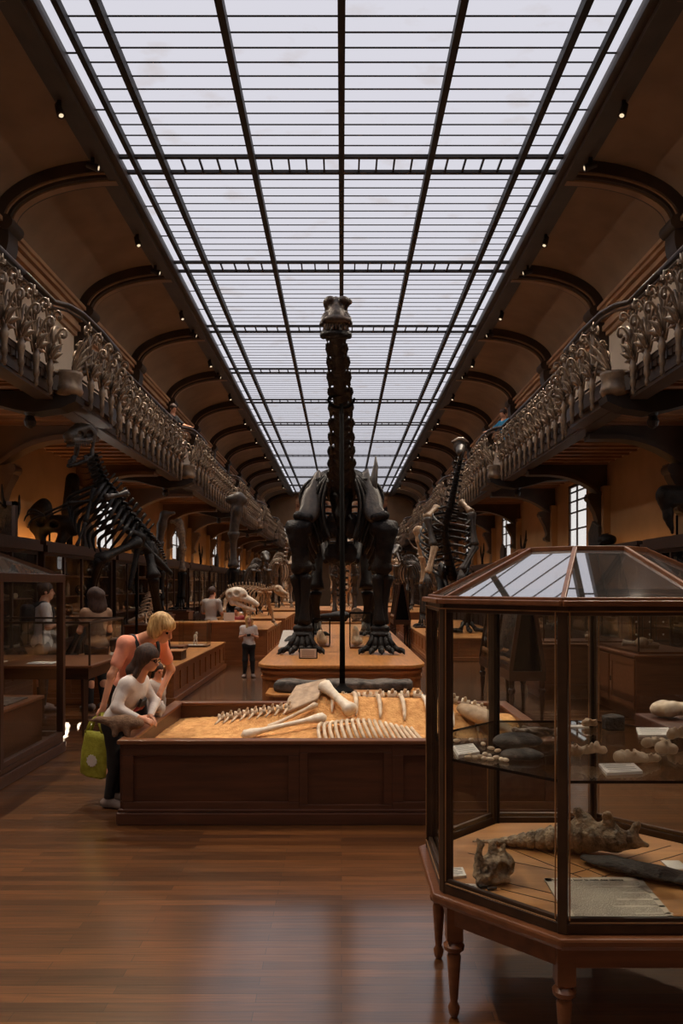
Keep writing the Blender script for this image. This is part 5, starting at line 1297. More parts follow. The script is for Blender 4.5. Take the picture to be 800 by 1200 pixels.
f = minus(rough(rough(f, .006, 45, 2), .003, 120, 7), [ell(c + V(-.115, -.05, .02), (.035, .05, .045)), ell(c + V(.115, -.05, .02), (.035, .05, .045)), ell(c + V(-.05, -.12, .05), (.026, .04, .035)), ell(c + V(.05, -.12, .05), (.026, .04, .035)), ell(c + V(-.11, .04, -.11), (.05, .06, .045)), ell(c + V(.11, .04, -.11), (.05, .06, .045))], .014)
sdf_obj('skull', f, .0085, M['headbone'], t)
f = union([cap(a_, b_, .034, .034) for a_, b_ in zip(*[(q[:-1], q[1:]) for q in [curve([c + V(-.115, .1, -.18), c + V(-.125, -.05, -.255), c + V(-.105, -.15, -.28), c + V(0, -.19, -.285), c + V(.105, -.15, -.28), c + V(.125, -.05, -.255), c + V(.115, .1, -.18)], 14)]][0])], .01)
sdf_obj('lower_jaw', rough(f, .008, 45, 3), .01, B, t)
m = MB()
for i in range(11):
    a = -1.2 + 2.4 * i / 10; p = c + V(.13 * math.sin(a), -.18 - .05 * math.cos(a) + .02, -.185); m.tube([p, p + V(0, -.005, -.06)], [.009, .005], 6)
m.build('teeth', M['skullbone'], t, smooth=True)

# ---- rearing meat-eater on the left platform ----
t = thing('theropod_skeleton', 'dark two-legged predator skeleton with gaping jaws standing on the left platform', 'skeleton', (-3.6, 13.3, AH))
sp_pts = [at(105, 532, 12.5), at(113, 558, 12.65), at(128, 580, 12.9), at(148, 607, 13.2), at(168, 632, 13.6)]
sc = curve(sp_pts, 17)
for i in range(17):
    p = sc[i].lerp(sc[i + 1], .5); d = sc[i + 1] - sc[i]; nk = i < 6
    vertebra(MB(), p, d, V(.6, .4, .7), .085 + .003 * i, d.length * .95, .11 if nk else .2, .08 if nk else .13, .1 if nk else 0).build('neck_vertebra' if nk else 'back_vertebra', B, t, smooth=True)
tl = curve([sp_pts[-1], at(180, 640, 14.5), at(190, 655, 16.0), at(196, 672, 18.)], 16)
for i in range(16):
    u = i / 15; vertebra(MB(), tl[i].lerp(tl[i + 1], .5), tl[i + 1] - tl[i], V(0, 0, 1), .075 - .05 * u, .28, .14 * (1 - u), .1 * (1 - u)).build('tail_vertebra', B, t, smooth=True)
for i in range(9):                        # long ribs swept down and forward
    p = sc[6 + i]
    for sg in (-1, 1):
        L = .75 + .25 * math.sin(PI * (i + 1) / 10); sdv = V(.30 * sg, -.28 * sg, 0)
        e = p + V(-.42 * L, -.2, -.62 * L) + sdv * .55; mid = p.lerp(e, .45) + sdv * .9 + V(-.1, -.05, .02)
        MB().tube(curve([p + sdv * .2, mid, e], 9), [.032] * 3 + [.034] * 4 + [.026, .02, .01], 6).build('rib', B, t, smooth=True)
c = at(95, 516, 12.35)
f = union([ell(c + V(.06, .12, .14), (.15, .19, .15)), cap(c + V(.02, .02, .16), c + V(-.06, -.42, -.02), .125, .075), cap(c + V(-.07, .02, .24), c + V(-.09, -.3, .1), .04, .025), cap(c + V(.13, .02, .22), c + V(.0, -.3, .1), .04, .025), cap(c + V(.15, .1, .1), c + V(.15, .06, -.24), .05, .035), cap(c + V(-.08, .12, .08), c + V(-.10, .04, -.24), .045, .035), cap(c + V(.14, .0, .0), c + V(.0, -.36, -.08), .045, .035), cap(c + V(-.1, .0, .0), c + V(-.11, -.36, -.08), .045, .035)], .03)
f = minus(rough(rough(f, .009, 30, 3), .004, 80, 1), [ell(c + V(.15, -.02, .1), (.05, .07, .06)), ell(c + V(-.1, -.04, .1), (.05, .07, .06)), ell(c + V(.07, -.22, .06), (.04, .09, .045)), ell(c + V(-.12, -.22, .05), (.04, .09, .045)), ell(c + V(.13, .05, -.06), (.04, .05, .07))], .012)
sdf_obj('skull', f, .011, M['greybone'], t)
segs = []
for q in ((.15, .06, -.24), (-.10, .04, -.24)):
    w = curve([c + V(*q), c + V(q[0] * .8 - .01, -.12, -.35), c + V(q[0] * .35 - .05, -.32, -.45), c + V(-.06, -.38, -.47)], 6); segs += [cap(p_, q_, .032, .030) for p_, q_ in zip(w, w[1:])]
    segs.append(ell(c + V(q[0] * .8 - .01, -.08, -.31), (.02, .12, .06)))
sdf_obj('lower_jaw', rough(union(segs, .015), .007, 40, 2), .012, B, t)
m = MB()
for i in range(9):
    for sg in (-1, 1):
        p = c + V(.02 + sg * (.12 - .007 * i) - .007 * i, -.03 - .04 * i, -.03 - .009 * i); m.tube([p, p + V(0, -.01, -.085)], [.014, .003], 6)
        p = c + V(-.0 + sg * (.10 - .008 * i) - .006 * i, -.08 - .033 * i, -.31 - .017 * i); m.tube([p, p + V(0, -.01, .06)], [.011, .003], 6)
m.build('teeth', M['greybone'], t, smooth=True)
# shoulder, arms
m = MB(); shaft(m, at(150, 578, 12.7), at(122, 583, 12.4), .05, 1.6); m.build('shoulder_blade', M['greybone'], t, smooth=True)
m = MB(); shaft(m, at(122, 585, 12.4), at(78, 590, 12.1), .034, 1.5); m.build('humerus', B, t, smooth=True)
m = MB(); shaft(m, at(80, 590, 12.1), at(52, 602, 12.0), .022, 1.5); shaft(m, at(79, 594, 12.1), at(53, 606, 12.0), .018, 1.5); m.build('forearm', B, t, smooth=True)
p = at(52, 604, 12.); m = MB()
for dz, dx in ((.06, -.26), (-.02, -.3), (-.12, -.24)): m.tube(curve([p, p + V(dx * .5, -.02, dz * .6 + .04), p + V(dx * .85, -.04, dz + .02), p + V(dx, -.05, dz - .08)], 8), [.022, .02, .018, .02, .018, .016, .014, .01, .004], 6)
m.build('hand', B, t, smooth=True)
m = MB(); shaft(m, at(110, 572, 12.4), at(100, 612, 12.1), .034, 1.5); shaft(m, at(100, 612, 12.1), at(90, 640, 11.9), .024, 1.5); m.build('far_arm', B, t, smooth=True)
f = union([cap(at(160, 622, 13.4), at(178, 648, 13.8), .1, .12), cap(at(165, 630, 13.3), at(146, 620, 13.), .09, .05), cap(at(168, 640, 13.4), at(200, 672, 13.8), .07, .05), cap(at(162, 640, 13.3), at(152, 690, 13.1), .06, .04)], .08); sdf_obj('hip_bone', rough(f, .012, 14), .03, B, t)
m = MB(); shaft(m, at(163, 634, 13.2), at(115, 656, 12.4), .085, 1.5); m.build('femur', B, t, smooth=True)
m = MB(); shaft(m, at(117, 654, 12.4), at(104, 700, 12.75), .06, 1.5); shaft(m, at(121, 656, 12.45), at(108, 700, 12.8), .03, 1.4); m.build('shin', B, t, smooth=True)
p0, p1 = at(105, 700, 12.75), at(100, 735, 12.4); m = MB(); shaft(m, p0, p1, .055, 1.35); m.build('ankle', B, t, smooth=True)
foot('foot', p1, (-.25, -1, 0), 3, .7, .5, .045, B, t, AH)
m = MB(); shaft(m, at(172, 636, 13.6), at(180, 678, 13.3), .09, 1.5); m.build('femur', B, t, smooth=True)
m = MB(); shaft(m, at(180, 676, 13.3), at(187, 722, 13.9), .065, 1.45); shaft(m, at(175, 678, 13.3), at(183, 722, 13.95), .03, 1.4); m.build('shin', B, t, smooth=True)
p0, p1 = at(187, 720, 13.9), at(184, 752, 13.6); m = MB(); shaft(m, p0, p1, .06, 1.35); m.build('ankle', B, t, smooth=True)
foot('foot', p1, (.1, -1, 0), 3, .7, .5, .045, B, t, AH)
MB().tube([at(160, 640, 13.5), V(at(160, 640, 13.5).x, 13.5, AH)], .025, 8).build('support_post', M['steel'], t)

# ---- upright plant-eater on the right platform ----
t = thing('upright_skeleton', 'tall dark upright dinosaur skeleton with a pale-crowned skull on the right platform', 'skeleton', (2.6, 18.6, PH))
pts = [at(540, 535, 18.2), at(534, 562, 18.3), at(528, 592, 18.5), at(521, 622, 18.8), at(526, 658, 19.2), at(530, 676, 19.6)]
sc = curve(pts, 22)
for i in range(22):
    p = sc[i].lerp(sc[i + 1], .5); d = sc[i + 1] - sc[i]; nk = i < 9
    vertebra(MB(), p, d, V(.1, 1, .1), .06 + .004 * i, d.length * .95, .1 if nk else .2, .07 if nk else .14, .1 if nk else 0).build('neck_vertebra' if nk else 'back_vertebra', B, t, smooth=True)
for i in range(9):
    p = sc[9 + i]
    for sg in (-1, 1):
        w = .30 + .28 * math.sin(PI * (i + 1.5) / 11)
        pp = curve([p + V(sg * .08, .05, 0), p + V(sg * w, -.05, -.1), p + V(sg * w * 1.05, -.35, -.32), p + V(sg * w * .6, -.6, -.5)], 9)
        MB().tube(pp, [.032] * 8 + [.024, .014], 6).build('rib', M['blackbone'] if i % 3 else M['greybone'], t, smooth=True)
tl = curve([pts[-1], at(540, 690, 21), at(546, 705, 23), at(552, 712, 25.5)], 14)
for i in range(14):
    u = i / 13; vertebra(MB(), tl[i].lerp(tl[i + 1], .5), tl[i + 1] - tl[i], V(0, 0, 1), .11 - .07 * u, .36, .2 * (1 - u), .12 * (1 - u)).build('tail_vertebra', B, t, smooth=True)
c = at(539, 524, 18.0)
f = union([ell(c + V(0, .05, .02), (.15, .2, .15)), cap(c + V(0, -.1, -.03), c + V(-.08, -.45, -.2), .11, .08), cap(c + V(.1, .05, .1), c + V(.2, .05, .12), .035, .015), cap(c + V(-.12, .0, .1), c + V(-.2, -.02, .12), .035, .015), cap(c + V(.0, -.05, -.15), c + V(-.06, -.4, -.33), .045, .04), cap(c + V(.06, .1, .0), c + V(.04, .02, -.2), .05, .05)], .05)
f = minus(rough(f, .008, 30, 4), [ell(c + V(.12, -.1, .0), (.05, .06, .05)), ell(c + V(-.15, -.1, .0), (.05, .06, .05))], .015)
sdf_obj('skull', f, .016, M['greybone'], t)
MB().tube([c + V(-.2, -.02, .13), c + V(-.05, -.05, .19), c + V(.05, -.05, .19), c + V(.2, .05, .13)], [.02, .06, .06, .02], 8, .6).build('skull_crown', M['whitebone'], t, smooth=True)
for sg, a, b, e, w in ((-1, (500, 606), (508, 640), (500, 672), (503, 690)), (1, (552, 600), (556, 640), (540, 668), (530, 682))):
    m = MB(); shaft(m, at(*a, 18.2), at(a[0] + sg * -12, a[1] - 12, 18.6), .07, 1.4); m.build('shoulder_blade', M['tanbone'], t, smooth=True)
    m = MB(); shaft(m, at(*a, 18.2), at(*b, 18.), .075, 1.5); m.build('humerus', M['greybone'], t, smooth=True)
    m = MB(); shaft(m, at(*b, 18.), at(*e, 17.7), .05, 1.5); shaft(m, at(b[0] + 3, b[1], 18.), at(e[0] + 3, e[1], 17.7), .04, 1.5); m.build('forearm', M['greybone'] if sg > 0 else M['tanbone'], t, smooth=True)
    m = MB(); p = at(*e, 17.7)
    for q in range(4): m.tube([p, p + V(.05 * (q - 1.5), -.08, -.18), p + V(.08 * (q - 1.5), -.12, -.34)], [.03, .026, .008], 6)
    m.build('hand', M['greybone'], t, smooth=True)
    x = pts[-1].x + sg * .32
    m = MB(); shaft(m, (x, 19.5, pts[-1].z + .1), (x + sg * .03, 19.0, 1.25), .11, 1.45); m.build('femur', B, t, smooth=True)
    m = MB(); shaft(m, (x + sg * .03, 19.05, 1.25), (x, 19.35, .72), .085, 1.4); m.build('shin', B, t, smooth=True)
    foot('foot', (x, 19.3, .75), (0, -1, 0), 3, .6, .5, .06, B, t, PH)
sdf_obj('hip_bone', rough(union([ell((pts[-1].x - .3, 19.6, 2.05), (.09, .5, .25)), ell((pts[-1].x + .3, 19.6, 2.05), (.09, .5, .25)), cap((pts[-1].x - .25, 19.4, 1.9), (pts[-1].x - .2, 18.9, 1.6), .07, .05), cap((pts[-1].x + .25, 19.4, 1.9), (pts[-1].x + .2, 18.9, 1.6), .07, .05)], .06), .012, 14), .035, B, t)

# ---- standing limbs ----
def limb(label, x, Y, z0, z1, m1, m2, lean=0., sg=1, curl=True):
    t = thing('mounted_limb', label, 'skeleton', (x, Y, z0), 'mounted limb skeletons'); H = z1 - z0; X_ = .8
    P = lambda u, dx=0., dy=0.: V(x + dx + lean * u, Y + dy, z0 + H * u)
    f = union([cap(P(.70), P(.86, sg * .06), .11 * H / 3, .13 * H / 3), cap(P(.86, sg * .06), P(.97, sg * .12), .13 * H / 3, .12 * H / 3)] + ([cap(P(.97, sg * .12), P(.985, sg * .36), .11 * H / 3, .06 * H / 3)] if curl else [ell(P(.95, sg * .05), (.26 * H / 3, .1, .13 * H / 3))]), .08)
    sdf_obj('shoulder_blade', rough(f, .014, 12, 3), .03, M[m1], t)
    m = MB(); shaft(m, P(.71), P(.42, .02), .085 * H / 3, 1.7); m.build('humerus', M[m1], t, smooth=True)
    m = MB(); shaft(m, P(.42, .06), P(.12, .05), .075 * H / 3, 1.45); shaft(m, P(.42, -.05), P(.12, -.04), .06 * H / 3, 1.45); m.build('forearm', M[m2], t, smooth=True)
    foot('foot', P(.12), (0, -1, 0), 4, .7, .34 * H / 3, .045 * H / 3, M[m2], t, z0)
    MB().box(x - .28, x + .28, Y - .45, Y + .25, z0 - .04, z0).build('mount_board', M['mahog'], t)
    MB().tube([(x, Y + .14, z0), (x + lean * .8, Y + .14, z0 + H * .8)], .018, 6).build('mount_rod', M['steel'], t)
def pedestal(label, x, Y, h, w=.66):
    t = thing('pedestal', label, 'pedestal', (x, Y, 0), 'wooden pedestals'); MB().box(x - w / 2, x + w / 2, Y - w / 2 - .1, Y + w / 2 - .1, 0, h - .04).build('body', M['casewood'], t)
    MB().box(x - w / 2 - .03, x + w / 2 + .03, Y - w / 2 - .13, Y + w / 2 - .07, h - .04, h).build('top', M['casewood'], t, bevel=.01); MB().box(x - w / 2 - .03, x + w / 2 + .03, Y - w / 2 - .13, Y + w / 2 - .07, 0, .1).build('skirting', M['mahog'], t)
p = at(187, 700, 20.); pedestal('wooden pedestal under the curl-topped limb skeleton on the left', p.x, 20., .95); limb('grey giant limb skeleton with a curling top at left', p.x, 20., .99, 3.62, 'greybone', 'blackbone', 0, 1)
p = at(211, 700, 22.5); pedestal('wooden pedestal under the darker limb skeleton beside the curl-topped one', p.x, 22.5, .95); limb('dark giant limb skeleton with a rounded top, right of the curl-topped one', p.x, 22.5, .99, 3.62, 'skullbone', 'blackbone', .1, -1)
p = at(271, 700, 19.6); limb('tall dark limb skeleton with a flat broad top on the left-centre platform', p.x, 19.6, BH + .04, 4.05, 'greybone', 'blackbone', .08, 1, False)

# ---- pale beasts and other quadrupeds ----
def beast(label, x, y, z0, yaw, L, H, m1, neck_up=.3, head=.3, splay=.0, tusk=False, tail_d=.3, group='mounted skeletons', horns=False, name='mounted_skeleton', nr=9):
    t = thing(name, label, 'skeleton', (x, y, z0), group); mt = M[m1]; ca, sa = math.cos(yaw), math.sin(yaw)
    def W(f, s, z): return V(x + ca * f - sa * s, y + sa * f + ca * s, z0 + z)      # f forward, s left
    fw, sd = V(ca, sa, 0), V(-sa, ca, 0)
    sp_ = curve([W(-L * .5, 0, H * .92), W(-L * .2, 0, H), W(L * .2, 0, H * .98), W(L * .42, 0, H * .92)], 14)
    m = MB()
    for i in range(14): vertebra(m, sp_[i].lerp(sp_[i + 1], .5), sp_[i + 1] - sp_[i], V(0, 0, 1), L * .028, L * .06, H * .1, L * .03)
    m.build('backbone', mt, t, smooth=True)
    nk = curve([sp_[-1], W(L * .58, 0, H * (.92 + neck_up * .5)), W(L * .68, 0, H * (.92 + neck_up))], 6); m = MB()
    for i in range(6): vertebra(m, nk[i].lerp(nk[i + 1], .5), nk[i + 1] - nk[i], V(0, 0, 1), L * .028, L * .05, H * .04, L * .025)
    m.build('neck', mt, t, smooth=True)
    tl = curve([sp_[0], W(-L * .7, 0, H * (.9 - tail_d * .5)), W(-L * .9, 0, H * (.85 - tail_d * 1.4))], 9); m = MB()
    for i in range(9): vertebra(m, tl[i].lerp(tl[i + 1], .5), tl[i + 1] - tl[i], V(0, 0, 1), L * .022 * (1 - i / 11), L * .05, H * .03, L * .015)
    m.build('tail', mt, t, smooth=True)
    m = MB()
    for i in range(nr):
        u = i / (nr - 1); p = sp_[4 + int(u * 9)]
        for sg in (-1, 1): m.tube(rib_arc(p, sd * sg, -fw, L * .15 * (.7 + .5 * math.sin(PI * u)), H * .46, L * .06, 8), L * .011, 5)
    m.build('ribcage', mt, t, smooth=True)
    hd = nk[-1]; hl = L * head; dn = V(0, 0, -.35); d = (fw + dn).normalized()
    f = union([ell(hd + d * hl * .2, (hl * .24, hl * .24, hl * .24)), cap(hd + d * hl * .3, hd + d * hl * .9, hl * .17, hl * .08), cap(hd + d * hl * .15 - V(0, 0, hl * .25), hd + d * hl * .85 - V(0, 0, hl * .2), hl * .07, hl * .05)], hl * .08)
    f = minus(f, [ell(hd + d * hl * .35 + sd * (sg * hl * .2) + V(0, 0, hl * .06), (hl * .09,) * 3) for sg in (-1, 1)], hl * .03)
    sdf_obj('skull', f, max(.012, hl * .035), mt, t)
    if tusk or horns:
        for sg in (-1, 1):
            if tusk: q = curve([hd + d * hl * .8 + sd * sg * hl * .15, hd + d * hl * 1.3 + sd * sg * hl * .4 - V(0, 0, hl * .25), hd + d * hl * 1.7 + sd * sg * hl * .35 + V(0, 0, hl * .2)], 8)
            else: q = curve([hd + sd * sg * hl * .15, hd + sd * sg * hl * .6 + V(0, 0, hl * .3), hd + sd * sg * hl * .9 + V(0, 0, hl * .75)], 8)
            MB().tube(q, [hl * .07 * (1 - k / 10) for k in range(9)], 7).build('tusk' if tusk else 'horn', mt, t, smooth=True)
    for (f0, back) in ((L * .36, 0), (-L * .42, 1)):
        for sg in (-1, 1):
            s0, s1 = sg * L * .1, sg * L * (.12 + splay); m = MB(); dk = -L * .06 if not back else L * .08
            shaft(m, W(f0 + L * .06, s0, H * .9), W(f0, s0 * 1.2, H * .66), L * .03, 1.5)
            shaft(m, W(f0, s0 * 1.2, H * .66), W(f0 + dk, s1, H * .36), L * .032, 1.5); shaft(m, W(f0 + dk, s1, H * .37), W(f0, s1, H * .1), L * .024, 1.5)
            c0 = W(f0, s1, H * .11)
            for q in (-1, 0, 1): e = c0 + fw * L * .08 + sd * q * L * .03; e.z = z0 + L * .008; m.tube([c0, c0.lerp(e, .6), e], [L * .013, L * .01, L * .006], 6)
            m.build('foreleg' if not back else 'hind_leg', mt, t, smooth=True)
    MB().tube([W(0, 0, 0), W(0, 0, H * .97)], L * .012, 6).build('mount_rod', M['steel'], t)
    return t
PI2 = PI / 2
beast('pale splay-legged skeleton stepping towards the aisle left of centre', -2.3, 18.9, BH, -.75, 1.5, .95, 'tanbone', .06, .3, .12)
# pale dinosaur skull mounted behind the visitor in the grey shirt
c = at(277, 697, 17.95); t = thing('fossil_skull', 'large pale long-snouted skull behind the visitor in the grey shirt', 'skull', (c.x, 17.95, BH))
f = minus(rough(union([ell(c + V(.0, 0, .02), (.26, .15, .16)), cap(c + V(.1, 0, -.02), c + V(.48, 0, -.22), .11, .06), cap(c + V(-.1, 0, -.18), c + V(.42, 0, -.36), .06, .04), cap(c + V(-.12, 0, 0), c + V(-.1, 0, -.2), .07, .06)], .04), .008, 30), [ell(c + V(.02, -.14, .04), (.07, .09, .06)), ell(c + V(.18, -.1, -.04), (.06, .08, .04)), ell(c + V(-.14, -.12, .0), (.05, .09, .06))], .02)
sdf_obj('skull', f, .014, M['whitebone'], t); MB().tube([(c.x, 18.05, BH), (c.x, 18.05, c.z - .1)], .02, 6).build('mount_rod', M['steel'], t)
# pale reptile behind the blonde visitor
p = at(165, 731, 16.2); pedestal('wooden pedestal under the pale upright reptile skeleton', p.x, 16.5, .87, .62)
t = thing('reptile_skeleton', 'small pale reptile skeleton with a long flat skull on a pedestal by the predator', 'skeleton', (p.x, 16.4, .87))
f = minus(rough(union([cap(p + V(.0, 0, .13), p + V(-.24, 0, .05), .07, .035), ell(p + V(.03, 0, .15), (.1, .08, .07)), cap(p + V(.05, 0, .04), p + V(-.24, 0, .02), .025, .02)], .02), .004, 50), [ell(p + V(.0, -.07, .17), (.035, .05, .03))], .01); sdf_obj('skull', f, .009, M['palebone'], t)
cv = curve([p + V(.1, .1, .12), p + V(.16, .1, .3), p + V(.24, .1, .55), p + V(.34, .15, .72)], 10); m = MB()
for i in range(10): vertebra(m, cv[i].lerp(cv[i + 1], .5), cv[i + 1] - cv[i], V(1, 0, 0), .04, .06, .06, .05)
m.build('backbone', M['palebone'], t, smooth=True); m = MB()
for i in range(9):
    for sg in (-1, 1): q = cv[i + 1]; m.tube(curve([q, q + V(-.06, sg * .12, .02), q + V(-.2, sg * .1, -.04)], 6), .012, 5)
m.build('ribcage', M['palebone'], t, smooth=True)
for sg in (-1, 1):
    m = MB(); a = p + V(.12, .1 + sg * .15, .2); shaft(m, p + V(.14, .1, .25), a + V(-.02, 0, 0), .018); shaft(m, a, V(a.x + .03, a.y - .1, .89), .016); m.build('leg', M['palebone'], t, smooth=True)
# line of other mounts down the hall
beast('dark tusked elephant-like skeleton on the platform behind the giant', 0.1, 25.2, .62, -PI2, 2.7, 2.2, 'greybone', .1, .34, 0, True)
beast('pale tan horned skeleton on the second platform behind the giant in the middle aisle', 0.0, 33.5, .7, -PI2 + .1, 2.6, 2.2, 'tanbone', .35, .3, 0, False, .3, 'mounted skeletons', True)
beast('brown skeleton on the left platform second beyond the plain counter', -2.9, 26.2, .7, -1.3, 2.4, 1.7, 'greybone', .25, .28)
beast('tan skeleton on the left platform third beyond the plain counter', -2.8, 34.5, .7, -1.3, 2.8, 2.2, 'skullbone', .4, .26)
beast('far pale skeleton on the last platform of the left row', -2.8, 44, .7, -1.4, 2.8, 2.4, 'palebone', .2, .3)
beast('pale-limbed hoofed skeleton on the right platform behind the upright dark skeleton', 2.9, 23.9, PH, -2.0, 1.8, 1.8, 'skullbone', .3, .26, 0, False, .3, 'mounted skeletons', True)
beast('brown skeleton on the right platform beyond the upright one', 2.8, 31.5, .7, -1.9, 2.8, 2.0, 'greybone', .3, .3, 0, True)
beast('far tan skeleton on the last platform of the right row', 2.8, 41, .7, -1.8, 2.8, 2.4, 'tanbone', .2, .3)
p = at(486, 728, 21.5); limb('pale hind limb skeleton at the left corner of the right platform', 2.3, 21.5, PH + .04, 3.35, 'tanbone', 'greybone', -.04, -1, False)
# dark crocodile skull and two discs on the platform behind
t = thing('crocodile_skull', 'long dark toothed skull lying on the platform behind the giant', 'skull', (-.25, 22.9, .62))
f = union([ell((.02, 22.95, .8), (.24, .2, .13)), cap((-.1, 22.95, .8), (-.65, 22.9, .76), .13, .07), cap((.1, 22.95, .68), (-.6, 22.9, .66), .06, .04)], .04); sdf_obj('skull', rough(f, .01, 25), .022, M['blackbone'], t)
for x, lab in ((.45, 'round fossil vertebra standing on the platform behind the giant, paler one'), (.82, 'round fossil vertebra standing on the platform behind the giant, darker one')):
    t = thing('giant_vertebra', lab, 'fossil', (x, 22.9, .62)); MB().tube([(x, 22.86, .84), (x, 22.9, .84), (x, 23.0, .84)], [.19, .2, .19], 16).build('disc', M['skullbone' if x < .6 else 'blackbone'], t, smooth='auto'); MB().box(x - .15, x + .15, 22.8, 23.05, .62, .66).build('base', M['mahog'], t)
# big specimens standing on top of the wall cases
def top_piece(name, label, px, py, Y, sg, fn, mt, h=.0, res=.025):
    c = at(px, py, Y); t = thing(name, label, 'fossil', (c.x, Y, 2.5)); sdf_obj('specimen', fn(c), res, M[mt], t)
    MB().tube([(c.x, Y, 2.5), (c.x, Y, c.z)], .02, 6).build('mount_rod', M['steel'], t); MB().box(c.x - .15, c.x + .15, Y - .15, Y + .15, 2.5, 2.53).build('base', M['steel'], t); return t
top_piece('mounted_skull', 'massive dark skull on a rod above the left wall cases behind the predator', 58, 612, 15.2, -1, lambda c: minus(rough(union([ell(c + V(-.14, 0, .1), (.24, .2, .38)), ell(c + V(.2, -.02, -.02), (.32, .2, .2)), cap(c + V(.4, 0, -.02), c + V(.5, 0, -.2), .12, .08), cap(c + V(-.25, 0, -.1), c + V(-.12, -.1, -.42), .14, .08), cap(c + V(.3, 0, -.2), c + V(.25, -.1, -.4), .14, .1)], .06), .05, 9, 4), [ell(c + V(-.12, -.2, .0), (.1, .16, .1)), ell(c + V(.15, -.2, -.05), (.1, .16, .07))], .03), 'blackbone')
top_piece('mounted_tusk', 'long dark tapering bone standing on the left wall cases beside the predator', 84, 595, 16.2, -1, lambda c: union([cap(c + V(.02, 0, .6), c + V(-.03, 0, -.1), .14, .17), cap(c + V(-.03, 0, -.1), c + V(-.06, 0, -.75), .17, .05)], .05), 'blackbone')
top_piece('mounted_skull', 'dark skull with two hanging points on the right wall cases', 793, 604, 13.0, 1, lambda c: minus(rough(rough(union([cap(c + V(-.2, 0, .34), c + V(.25, 0, .3), .16, .2), cap(c + V(-.22, 0, .3), c + V(-.16, -.05, .02), .13, .1), cap(c + V(-.16, -.05, .02), c + V(-.12, -.08, -.3), .1, .025), cap(c + V(.22, 0, .25), c + V(.2, -.05, 0), .16, .11), cap(c + V(.2, -.05, 0), c + V(.17, -.08, -.22), .11, .03), cap(c + V(-.1, -.1, .2), c + V(.15, -.15, .15), .09, .09)], .05), .03, 11, 7), .012, 34, 2), [ell(c + V(0, -.2, .08), (.1, .15, .09))], .03), 'blackbone')
for i, (px, Y, sg, sc, lab) in enumerate(((165, 21.5, -1, 1.2, 'small dark skull on the left wall cases before the curl-topped limb'), (330, 0, 0, 0, ''), (712, 16.5, 1, 1.3, 'low dark fossil on the right wall cases beside the window'))):
    if Y:
        x = sg * 5.7; c = V(x, Y, 2.68 * 1)
        t = thing('fossil_skull', lab, 'skull', (x, Y, 2.5)); sdf_obj('skull', rough(rough(union([ell((x, Y, 2.68), (.15 * sc, .2 * sc, .12)), cap((x, Y - .1, 2.62), (x - sg * .25, Y - .35, 2.58), .08, .045), cap((x - .05, Y, 2.75), (x + .1, Y + .1, 2.86), .05, .03), cap((x, Y + .2, 2.62), (x, Y + .4, 2.6), .07, .05)], .03), .02, 16), .008, 50), .025, M['blackbone'], t)
for k, (Y, kd) in enumerate(((13.2, 1), (17.2, 0), (24., 1), (27., 0), (31., 1), (35., 0), (39., 1))):
    for s, nm in ((-1, 'left'), (1, 'right')):
        if s > 0 and k == 0: continue
        x = s * 5.68; t = thing('mounted_antler' if kd else 'fossil_slab', ('branched dark antler standing on the %s wall cases, %s from the near end' if kd else 'upright dark fossil slab on the %s wall cases, %s from the near end') % (nm, ORD[k]), 'fossil', (x, Y, 2.5), 'pieces on top of the wall cases')
        if kd:
            m = MB(); m.tube(curve([(x, Y, 2.5), (x, Y, 2.8), (x, Y - .3, 3.1), (x, Y - .35, 3.4)], 8), [.05] * 5 + [.04, .03, .02, .01], 6); m.tube(curve([(x, Y, 2.75), (x, Y + .3, 2.95), (x, Y + .35, 3.3)], 6), [.04, .04, .04, .03, .03, .02, .01], 6); m.tube([(x, Y - .2, 3.0), (x, Y - .5, 3.1)], [.03, .01], 6); m.build('antler', M['blackbone'], t, smooth=True)
        else:
            MB().prism([(Y - .35, 2.53), (Y + .35, 2.53), (Y + .38, 2.9), (Y + .1, 3.15), (Y - .3, 3.0)], 'x', x - .04, x + .04).build('slab', M['darkrock'], t, bevel=.01)
        MB().box(x - .14, x + .14, Y - .2, Y + .2, 2.5, 2.53).build('base', M['steel'], t)
# framed panel at the far left above the wall cases
t = thing('framed_relief', 'framed dark fossil relief leaning above the wall cases at the left edge', 'picture', (-5.75, 13.4, 2.5))
c = at(2, 618, 12.9); MB().box(c.x - .2, c.x + .16, 12.95, 13.0, 2.5, 3.05).build('slab', M['darkrock'], t)
f = MB(); f.box(c.x - .26, c.x - .2, 12.92, 13.02, 2.5, 3.12); f.box(c.x + .16, c.x + .22, 12.92, 13.02, 2.5, 3.12); f.box(c.x - .26, c.x + .22, 12.92, 13.02, 3.05, 3.12); f.build('frame', M['dark'], t)
